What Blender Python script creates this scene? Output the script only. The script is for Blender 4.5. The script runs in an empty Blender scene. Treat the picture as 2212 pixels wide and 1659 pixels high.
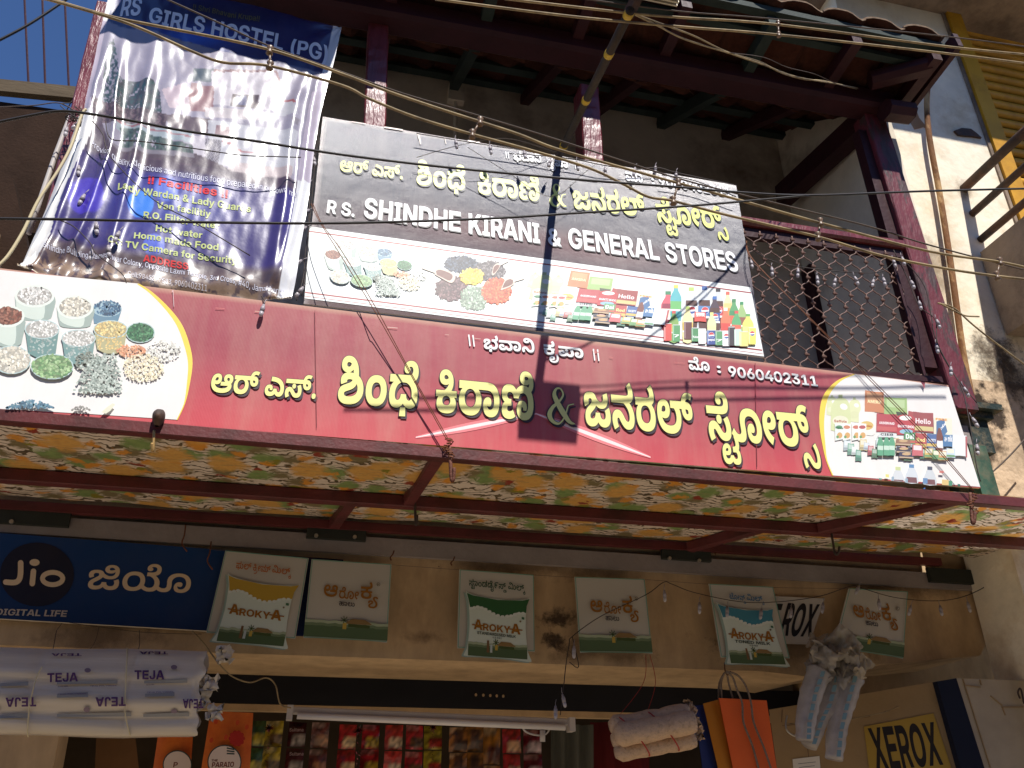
import bpy, math, random
import numpy as np
from mathutils import Vector, Matrix
from mathutils.geometry import tessellate_polygon, delaunay_2d_cdt

# ------------------------------------------------------------------ camera, world, sun, exposure
S = bpy.context.scene
COL = S.collection
EYE = 1.6                       # the photographer's eye above the street
DIST = 2.6                      # metres from the camera to the front edge of the awning
YAW, PIT, ROL = 0.2373871658585706, 0.4813382405950152, -0.00748227406905227
FPX = 3350.0 * 2212 / 4032      # focal length in units of a 2212-wide picture
_f = Vector((math.sin(YAW) * math.cos(PIT), math.cos(YAW) * math.cos(PIT), math.sin(PIT)))
_r = Vector((math.cos(YAW), -math.sin(YAW), 0))
_u = _r.cross(_f)
CR = math.cos(ROL) * _r + math.sin(ROL) * _u
CU = -math.sin(ROL) * _r + math.cos(ROL) * _u
CF = _f
CAM = Vector((0, -DIST, EYE))
cd = bpy.data.cameras.new('camera')
cd.sensor_width = 36.0
cd.lens = 36.0 * 3350 / 4032
cd.clip_start = 0.05
cd.clip_end = 500
co = bpy.data.objects.new('camera', cd)
COL.objects.link(co)
m3 = Matrix((CR, CU, -CF)).transposed()
co.matrix_world = Matrix.Translation(CAM) @ m3.to_4x4()
S.camera = co

SUN = Vector((0.20, -1.0, 1.5)).normalized()
w = bpy.data.worlds.new('World')
S.world = w
w.use_nodes = True
nt = w.node_tree
bg = nt.nodes['Background']
sky = nt.nodes.new('ShaderNodeTexSky')
sky.sky_type = 'NISHITA'
sky.sun_disc = False
sky.sun_elevation = math.asin(SUN.z)
sky.sun_rotation = math.atan2(SUN.x, SUN.y)
sky.altitude = 600
sky.air_density = 0.6
sky.dust_density = 0.0
sky.ozone_density = 10.0
nt.links.new(sky.outputs[0], bg.inputs[0])
bg.inputs[1].default_value = 0.15
sl = bpy.data.lights.new('sun', 'SUN')
sl.energy = 5.0
sl.angle = math.radians(0.5)
sl.color = (1.0, 0.96, 0.90)
so = bpy.data.objects.new('sun', sl)
COL.objects.link(so)
so.rotation_euler = (-SUN).to_track_quat('-Z', 'Y').to_euler()
so.location = SUN * 30
S.view_settings.view_transform = 'Standard'
S.view_settings.look = 'None'
S.view_settings.gamma = 1
S.view_settings.use_curve_mapping = False
S.view_settings.exposure = 0.38
S.cycles.max_bounces = 8
S.cycles.transmission_bounces = 4
S.cycles.transparent_max_bounces = 8
S.cycles.sample_clamp_indirect = 4.0
S.cycles.use_denoising = True

# ------------------------------------------------------------------ helpers
random.seed(4)
RN = np.random.RandomState(7)


def ray(x, y):
    return CR * (x - 1106) - CU * (y - 829.5) + CF * FPX


def P(x, y, Y):                 # point seen at (x, y) of a 2212-wide picture, Y metres behind the awning edge
    d = ray(x, y)
    return CAM + d * ((Y + DIST) / d.y)


def PZ(x, y, z):
    d = ray(x, y)
    return CAM + d * ((z - EYE) / d.z)


def K(c, r, x, y):              # tile (c, r) of a 3x3 enlargement
    return (c * 737.333 + x / 3.0, r * 553.0 + y / 3.0)


def lin(c):
    o = []
    for v in c[:3]:
        v = max(0.0, min(1.0, v / 255.0))
        o.append(v / 12.92 if v <= 0.04045 else ((v + 0.055) / 1.055) ** 2.4)
    return tuple(o) + (1.0,)


class Plane:
    def __init__(s, p, n=(0, -1, 0)):
        s.p = Vector(p)
        s.n = Vector(n).normalized()
        s.u = Vector((0, 0, 1)).cross(s.n).normalized() * 1
        if s.u.x < 0:
            s.u = -s.u
        s.v = (Vector((0, 0, 1)) - s.n * s.n.z).normalized()

    def at(s, x, y):
        d = ray(x, y)
        return CAM + d * ((s.p - CAM).dot(s.n) / d.dot(s.n))

    def uv(s, u, v):
        return s.p + s.u * u + s.v * v


def plane3(a, b, c):
    n = (b - a).cross(c - a).normalized()
    if n.y > 0:
        n = -n
    return Plane(a, n)


ROOT = {}


def world_of(o):
    v = Vector((0, 0, 0))
    while o is not None:
        v += o.location
        o = o.parent
    return v


def tag(o, label=None, cat=None, group=None, kind=None):
    if label:
        o['label'] = label
    if cat:
        o['category'] = cat
    if group:
        o['group'] = group
    if kind:
        o['kind'] = kind
    return o


def thing(name, label, cat, loc, group=None):
    o = bpy.data.objects.new(name, None)
    o.empty_display_size = 0.05
    COL.objects.link(o)
    o.location = loc
    return tag(o, label, cat, group)


class B:
    """collects polygons in world coordinates and links them as one mesh object"""
    def __init__(s):
        s.v, s.f, s.mi, s.c = [], [], [], []

    def add(s, vs, fs, mi=0, col=None):
        b = len(s.v)
        s.v.extend([tuple(x) for x in vs])
        for f in fs:
            s.f.append([b + i for i in f])
            s.mi.append(mi)
            if col is not None:
                s.c.extend([col] * len(f))
        return s

    def box(s, a, b, mi=0):
        (x0, y0, z0), (x1, y1, z1) = a, b
        return s.hexa([(x0, y0, z0), (x1, y0, z0), (x1, y1, z0), (x0, y1, z0), (x0, y0, z1), (x1, y0, z1), (x1, y1, z1), (x0, y1, z1)], mi)

    def hexa(s, v, mi=0):
        return s.add(v, [(0, 3, 2, 1), (4, 5, 6, 7), (0, 1, 5, 4), (1, 2, 6, 5), (2, 3, 7, 6), (3, 0, 4, 7)], mi)

    def bar(s, p0, p1, w, h, up=(0, 0, 1), mi=0, bev=0.0):
        """rectangular bar between two points: w across, h along 'up'"""
        p0, p1 = Vector(p0), Vector(p1)
        d = (p1 - p0).normalized()
        side = d.cross(Vector(up)).normalized()
        u = side.cross(d)
        if bev <= 0:
            q = [(-w / 2, -h / 2), (w / 2, -h / 2), (w / 2, h / 2), (-w / 2, h / 2)]
        else:
            q = [(-w / 2 + bev, -h / 2), (w / 2 - bev, -h / 2), (w / 2, -h / 2 + bev), (w / 2, h / 2 - bev),
                 (w / 2 - bev, h / 2), (-w / 2 + bev, h / 2), (-w / 2, h / 2 - bev), (-w / 2, -h / 2 + bev)]
        n = len(q)
        v = [p + side * a + u * b for p in (p0, p1) for a, b in q]
        f = [(i, (i + 1) % n, n + (i + 1) % n, n + i) for i in range(n)]
        f += [tuple(range(n))[::-1], tuple(range(n, 2 * n))]
        return s.add(v, f, mi)

    def tube(s, pts, r, n=6, mi=0, cap=True, rs=None):
        pts = [Vector(p) for p in pts]
        b = len(s.v)
        t0 = (pts[1] - pts[0]).normalized()
        a = t0.orthogonal().normalized()
        for i, p in enumerate(pts):
            t = (pts[min(i + 1, len(pts) - 1)] - pts[max(i - 1, 0)])
            t = t.normalized() if t.length > 1e-9 else t0
            a = (a - t * a.dot(t)).normalized()
            c = t.cross(a)
            rr = rs[i] if rs else r
            for k in range(n):
                g = 2 * math.pi * k / n
                s.v.append(tuple(p + (a * math.cos(g) + c * math.sin(g)) * rr))
        for i in range(len(pts) - 1):
            for k in range(n):
                s.f.append([b + i * n + k, b + i * n + (k + 1) % n, b + (i + 1) * n + (k + 1) % n, b + (i + 1) * n + k])
                s.mi.append(mi)
        if cap:
            s.f.append([b + k for k in range(n)][::-1]); s.mi.append(mi)
            e = b + (len(pts) - 1) * n
            s.f.append([e + k for k in range(n)]); s.mi.append(mi)
        return s

    def prism(s, poly, dirv, mi=0):
        """closed outline (3D points) pushed along dirv"""
        n = len(poly)
        poly = [Vector(p) for p in poly]
        d = Vector(dirv)
        v = poly + [p + d for p in poly]
        tri = tessellate_polygon([poly])
        f = [tuple(t) for t in tri] + [tuple(n + i for i in t) for t in tri]
        f += [(i, (i + 1) % n, n + (i + 1) % n, n + i) for i in range(n)]
        return s.add(v, f, mi)

    def grid(s, fn, nu, nv, mi=0):
        b = len(s.v)
        for j in range(nv + 1):
            for i in range(nu + 1):
                s.v.append(tuple(fn(i / nu, j / nv)))
        for j in range(nv):
            for i in range(nu):
                k = b + j * (nu + 1) + i
                s.f.append([k, k + 1, k + nu + 2, k + nu + 1]); s.mi.append(mi)
        return s

    def obj(s, name, mats, parent=None, smooth=False, vcol=None, recalc=True, origin=None):
        me = bpy.data.meshes.new(name)
        V = np.array(s.v, dtype=float).reshape(-1, 3)
        o = bpy.data.objects.new(name, me)
        if parent is None:
            off = Vector(origin) if origin is not None else Vector(((V[:, 0].min() + V[:, 0].max()) / 2, (V[:, 1].min() + V[:, 1].max()) / 2, V[:, 2].min()))
            o.location = off
        else:
            o.parent = parent
            off = world_of(parent)
        me.from_pydata((V - np.array(off)).tolist(), [], s.f)
        for m in (mats if isinstance(mats, (list, tuple)) else [mats]):
            me.materials.append(m)
        if len(set(s.mi)) > 1:
            me.polygons.foreach_set('material_index', s.mi)
        if smooth:
            me.polygons.foreach_set('use_smooth', [True] * len(me.polygons))
        if s.c and len(s.c) == len(me.loops):
            at = me.color_attributes.new('Col', 'FLOAT_COLOR', 'CORNER')
            at.data.foreach_set('color', np.array(s.c, dtype=np.float32).ravel())
        if vcol is not None:
            at = me.color_attributes.new('Col', 'FLOAT_COLOR', 'POINT')
            at.data.foreach_set('color', np.asarray(vcol, dtype=np.float32).ravel())
        if recalc:
            import bmesh
            bm = bmesh.new(); bm.from_mesh(me)
            bmesh.ops.recalc_face_normals(bm, faces=bm.faces)
            bm.to_mesh(me); bm.free()
        me.update()
        COL.objects.link(o)
        return o


def dup(o, loc, rot=None, parent=None, label=None):
    c = o.copy()
    COL.objects.link(c)
    c.parent = parent
    c.location = Vector(loc) - (world_of(parent) if parent else Vector((0, 0, 0)))
    if rot is not None:
        c.rotation_euler = rot
    if label:
        c['label'] = label
    return c


def smooth_path(pts, k=6):
    pts = [Vector(p) for p in pts]
    if len(pts) < 3:
        return pts
    out = []
    for i in range(len(pts) - 1):
        p0 = pts[max(i - 1, 0)]; p1 = pts[i]; p2 = pts[i + 1]; p3 = pts[min(i + 2, len(pts) - 1)]
        for j in range(k):
            t = j / k
            out.append(0.5 * ((2 * p1) + (-p0 + p2) * t + (2 * p0 - 5 * p1 + 4 * p2 - p3) * t * t + (-p0 + 3 * p1 - 3 * p2 + p3) * t ** 3))
    out.append(pts[-1])
    return out


def smooth2(pts, k=6):
    return [(p.x, p.y) for p in smooth_path([Vector((a, b, 0)) for a, b in pts], k)]


def noise3(x, y, z=0.0, seed=0):
    from mathutils import noise as N
    return N.noise(Vector((x + seed * 17.3, y - seed * 5.1, z)))


# ------------------------------------------------------------------ materials (all procedural)
def M(name, col, rough=0.6, spec=0.4, metal=0.0, var=0.12, vscale=6.0, col2=None, mix_lo=0.45, mix_hi=0.62, mscale=3.0,
      bump=0.0, bscale=60.0, stretch=(1, 1, 1), coat=0.0, transl=0.0, alpha=1.0, mdetail=6.0, rvar=0.0):
    m = bpy.data.materials.new(name)
    m.use_nodes = True
    t = m.node_tree
    N, L = t.nodes, t.links
    pb = N['Principled BSDF']
    tc = N.new('ShaderNodeTexCoord')
    mp = N.new('ShaderNodeMapping')
    mp.inputs['Scale'].default_value = stretch
    L.new(tc.outputs['Object'], mp.inputs[0])
    nz = N.new('ShaderNodeTexNoise')
    nz.inputs['Scale'].default_value = vscale
    nz.inputs['Detail'].default_value = 8
    nz.inputs['Roughness'].default_value = 0.65
    L.new(mp.outputs[0], nz.inputs['Vector'])
    hs = N.new('ShaderNodeMapRange')
    hs.inputs[1].default_value = 0.3; hs.inputs[2].default_value = 0.7
    hs.inputs[3].default_value = 1 - var; hs.inputs[4].default_value = 1 + var
    L.new(nz.outputs['Fac'], hs.inputs[0])
    src = None
    if col2 is not None:
        n2 = N.new('ShaderNodeTexNoise')
        n2.inputs['Scale'].default_value = mscale
        n2.inputs['Detail'].default_value = mdetail
        n2.inputs['Roughness'].default_value = 0.7
        L.new(mp.outputs[0], n2.inputs['Vector'])
        r2 = N.new('ShaderNodeMapRange')
        r2.inputs[1].default_value = mix_lo; r2.inputs[2].default_value = mix_hi
        L.new(n2.outputs['Fac'], r2.inputs[0])
        mx = N.new('ShaderNodeMix'); mx.data_type = 'RGBA'
        mx.inputs['A'].default_value = lin(col); mx.inputs['B'].default_value = lin(col2)
        L.new(r2.outputs[0], mx.inputs['Factor'])
        src = mx.outputs['Result']
    mul = N.new('ShaderNodeMix'); mul.data_type = 'RGBA'; mul.blend_type = 'MULTIPLY'
    mul.inputs['Factor'].default_value = 1
    if src is not None:
        L.new(src, mul.inputs['A'])
    else:
        mul.inputs['A'].default_value = lin(col)
    L.new(hs.outputs[0], mul.inputs['B'])
    L.new(mul.outputs['Result'], pb.inputs['Base Color'])
    pb.inputs['Roughness'].default_value = rough
    if rvar > 0:
        rr = N.new('ShaderNodeMapRange')
        rr.inputs[3].default_value = max(0.03, rough - rvar); rr.inputs[4].default_value = min(1, rough + rvar)
        L.new(nz.outputs['Fac'], rr.inputs[0]); L.new(rr.outputs[0], pb.inputs['Roughness'])
    pb.inputs['Metallic'].default_value = metal
    pb.inputs['Specular IOR Level'].default_value = spec
    if coat:
        pb.inputs['Coat Weight'].default_value = coat
        pb.inputs['Coat Roughness'].default_value = 0.12
    if alpha < 1:
        pb.inputs['Alpha'].default_value = alpha
    if bump > 0:
        nb = N.new('ShaderNodeTexNoise')
        nb.inputs['Scale'].default_value = bscale
        nb.inputs['Detail'].default_value = 6
        L.new(mp.outputs[0], nb.inputs['Vector'])
        bp = N.new('ShaderNodeBump')
        bp.inputs['Strength'].default_value = min(1.0, bump)
        bp.inputs['Distance'].default_value = 0.01 * max(1, bump)
        L.new(nb.outputs['Fac'], bp.inputs['Height'])
        L.new(bp.outputs[0], pb.inputs['Normal'])
    if transl > 0:
        tr = N.new('ShaderNodeBsdfTranslucent')
        L.new(mul.outputs['Result'], tr.inputs[0])
        ms = N.new('ShaderNodeMixShader')
        ms.inputs[0].default_value = transl
        L.new(pb.outputs[0], ms.inputs[1]); L.new(tr.outputs[0], ms.inputs[2])
        L.new(ms.outputs[0], N['Material Output'].inputs[0])
    return m


def print_mat(name, rough=0.4, spec=0.35, flute=0.0, fscale=260.0, dirt=0.12, bump=0.0, bscale=12.0, dirtcol=(120, 95, 70), dscale=2.5, rvar=0.0, streak=(1, 1, 1)):
    """flat print: the ink colour comes from the mesh, with faint dust and, for corrugated board, vertical flutes"""
    m = bpy.data.materials.new(name)
    m.use_nodes = True
    t = m.node_tree
    N, L = t.nodes, t.links
    pb = N['Principled BSDF']
    at = N.new('ShaderNodeAttribute'); at.attribute_name = 'Col'
    tc = N.new('ShaderNodeTexCoord')
    mp = N.new('ShaderNodeMapping'); mp.inputs['Scale'].default_value = streak
    L.new(tc.outputs['Object'], mp.inputs[0])
    nz = N.new('ShaderNodeTexNoise'); nz.inputs['Scale'].default_value = dscale
    nz.inputs['Detail'].default_value = 9; nz.inputs['Roughness'].default_value = 0.7
    L.new(mp.outputs[0], nz.inputs['Vector'])
    mr = N.new('ShaderNodeMapRange'); mr.inputs[1].default_value = 0.42; mr.inputs[2].default_value = 0.78
    mr.inputs[3].default_value = 0; mr.inputs[4].default_value = dirt
    L.new(nz.outputs['Fac'], mr.inputs[0])
    mx = N.new('ShaderNodeMix'); mx.data_type = 'RGBA'
    mx.inputs['B'].default_value = lin(dirtcol)
    L.new(mr.outputs[0], mx.inputs['Factor']); L.new(at.outputs['Color'], mx.inputs['A'])
    L.new(mx.outputs['Result'], pb.inputs['Base Color'])
    pb.inputs['Roughness'].default_value = rough
    if rvar:
        rr = N.new('ShaderNodeMapRange'); rr.inputs[3].default_value = max(.05, rough - rvar); rr.inputs[4].default_value = rough + rvar
        L.new(nz.outputs['Fac'], rr.inputs[0]); L.new(rr.outputs[0], pb.inputs['Roughness'])
    pb.inputs['Specular IOR Level'].default_value = spec
    last = None
    if flute > 0:
        wv = N.new('ShaderNodeTexWave'); wv.wave_type = 'BANDS'; wv.bands_direction = 'X'
        wv.inputs['Scale'].default_value = fscale
        wv.inputs['Distortion'].default_value = 0.4
        L.new(tc.outputs['Object'], wv.inputs['Vector'])
        bp = N.new('ShaderNodeBump'); bp.inputs['Strength'].default_value = flute; bp.inputs['Distance'].default_value = 0.002
        L.new(wv.outputs['Fac'], bp.inputs['Height']); last = bp
    if bump > 0:
        nb = N.new('ShaderNodeTexNoise'); nb.inputs['Scale'].default_value = bscale; nb.inputs['Detail'].default_value = 5
        L.new(tc.outputs['Object'], nb.inputs['Vector'])
        b2 = N.new('ShaderNodeBump'); b2.inputs['Strength'].default_value = bump; b2.inputs['Distance'].default_value = 0.01
        L.new(nb.outputs['Fac'], b2.inputs['Height'])
        if last:
            L.new(last.outputs[0], b2.inputs['Normal'])
        last = b2
    if last:
        L.new(last.outputs[0], pb.inputs['Normal'])
    return m


def grime_mat(name, col, scale=14.0, strength=1.0):
    """dirt on plaster: a thin film whose ragged cover fades out towards the edge of its patch"""
    m = bpy.data.materials.new(name)
    m.use_nodes = True
    t = m.node_tree
    N, L = t.nodes, t.links
    pb = N['Principled BSDF']
    pb.inputs['Base Color'].default_value = lin(col)
    pb.inputs['Roughness'].default_value = .95
    tc = N.new('ShaderNodeTexCoord')
    mp = N.new('ShaderNodeMapping'); mp.vector_type = 'POINT'
    mp.inputs['Location'].default_value = (-1, 0, -1); mp.inputs['Scale'].default_value = (2, 0, 2)
    L.new(tc.outputs['Generated'], mp.inputs[0])
    gr = N.new('ShaderNodeTexGradient'); gr.gradient_type = 'SPHERICAL'
    L.new(mp.outputs[0], gr.inputs[0])
    nz = N.new('ShaderNodeTexNoise'); nz.inputs['Scale'].default_value = scale; nz.inputs['Detail'].default_value = 10; nz.inputs['Roughness'].default_value = .75
    L.new(tc.outputs['Object'], nz.inputs['Vector'])
    ad = N.new('ShaderNodeMath'); ad.operation = 'MULTIPLY_ADD'
    L.new(gr.outputs['Fac'], ad.inputs[0]); ad.inputs[1].default_value = .42; L.new(nz.outputs['Fac'], ad.inputs[2])
    mr = N.new('ShaderNodeMapRange'); mr.inputs[1].default_value = .66; mr.inputs[2].default_value = .86; mr.inputs[4].default_value = strength
    L.new(ad.outputs[0], mr.inputs[0])
    mu = N.new('ShaderNodeMath'); mu.operation = 'MULTIPLY'
    ed_ = N.new('ShaderNodeMapRange'); ed_.inputs[2].default_value = .25; L.new(gr.outputs['Fac'], ed_.inputs[0])
    L.new(mr.outputs[0], mu.inputs[0]); L.new(ed_.outputs[0], mu.inputs[1])
    L.new(mu.outputs[0], pb.inputs['Alpha'])
    return m


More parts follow.
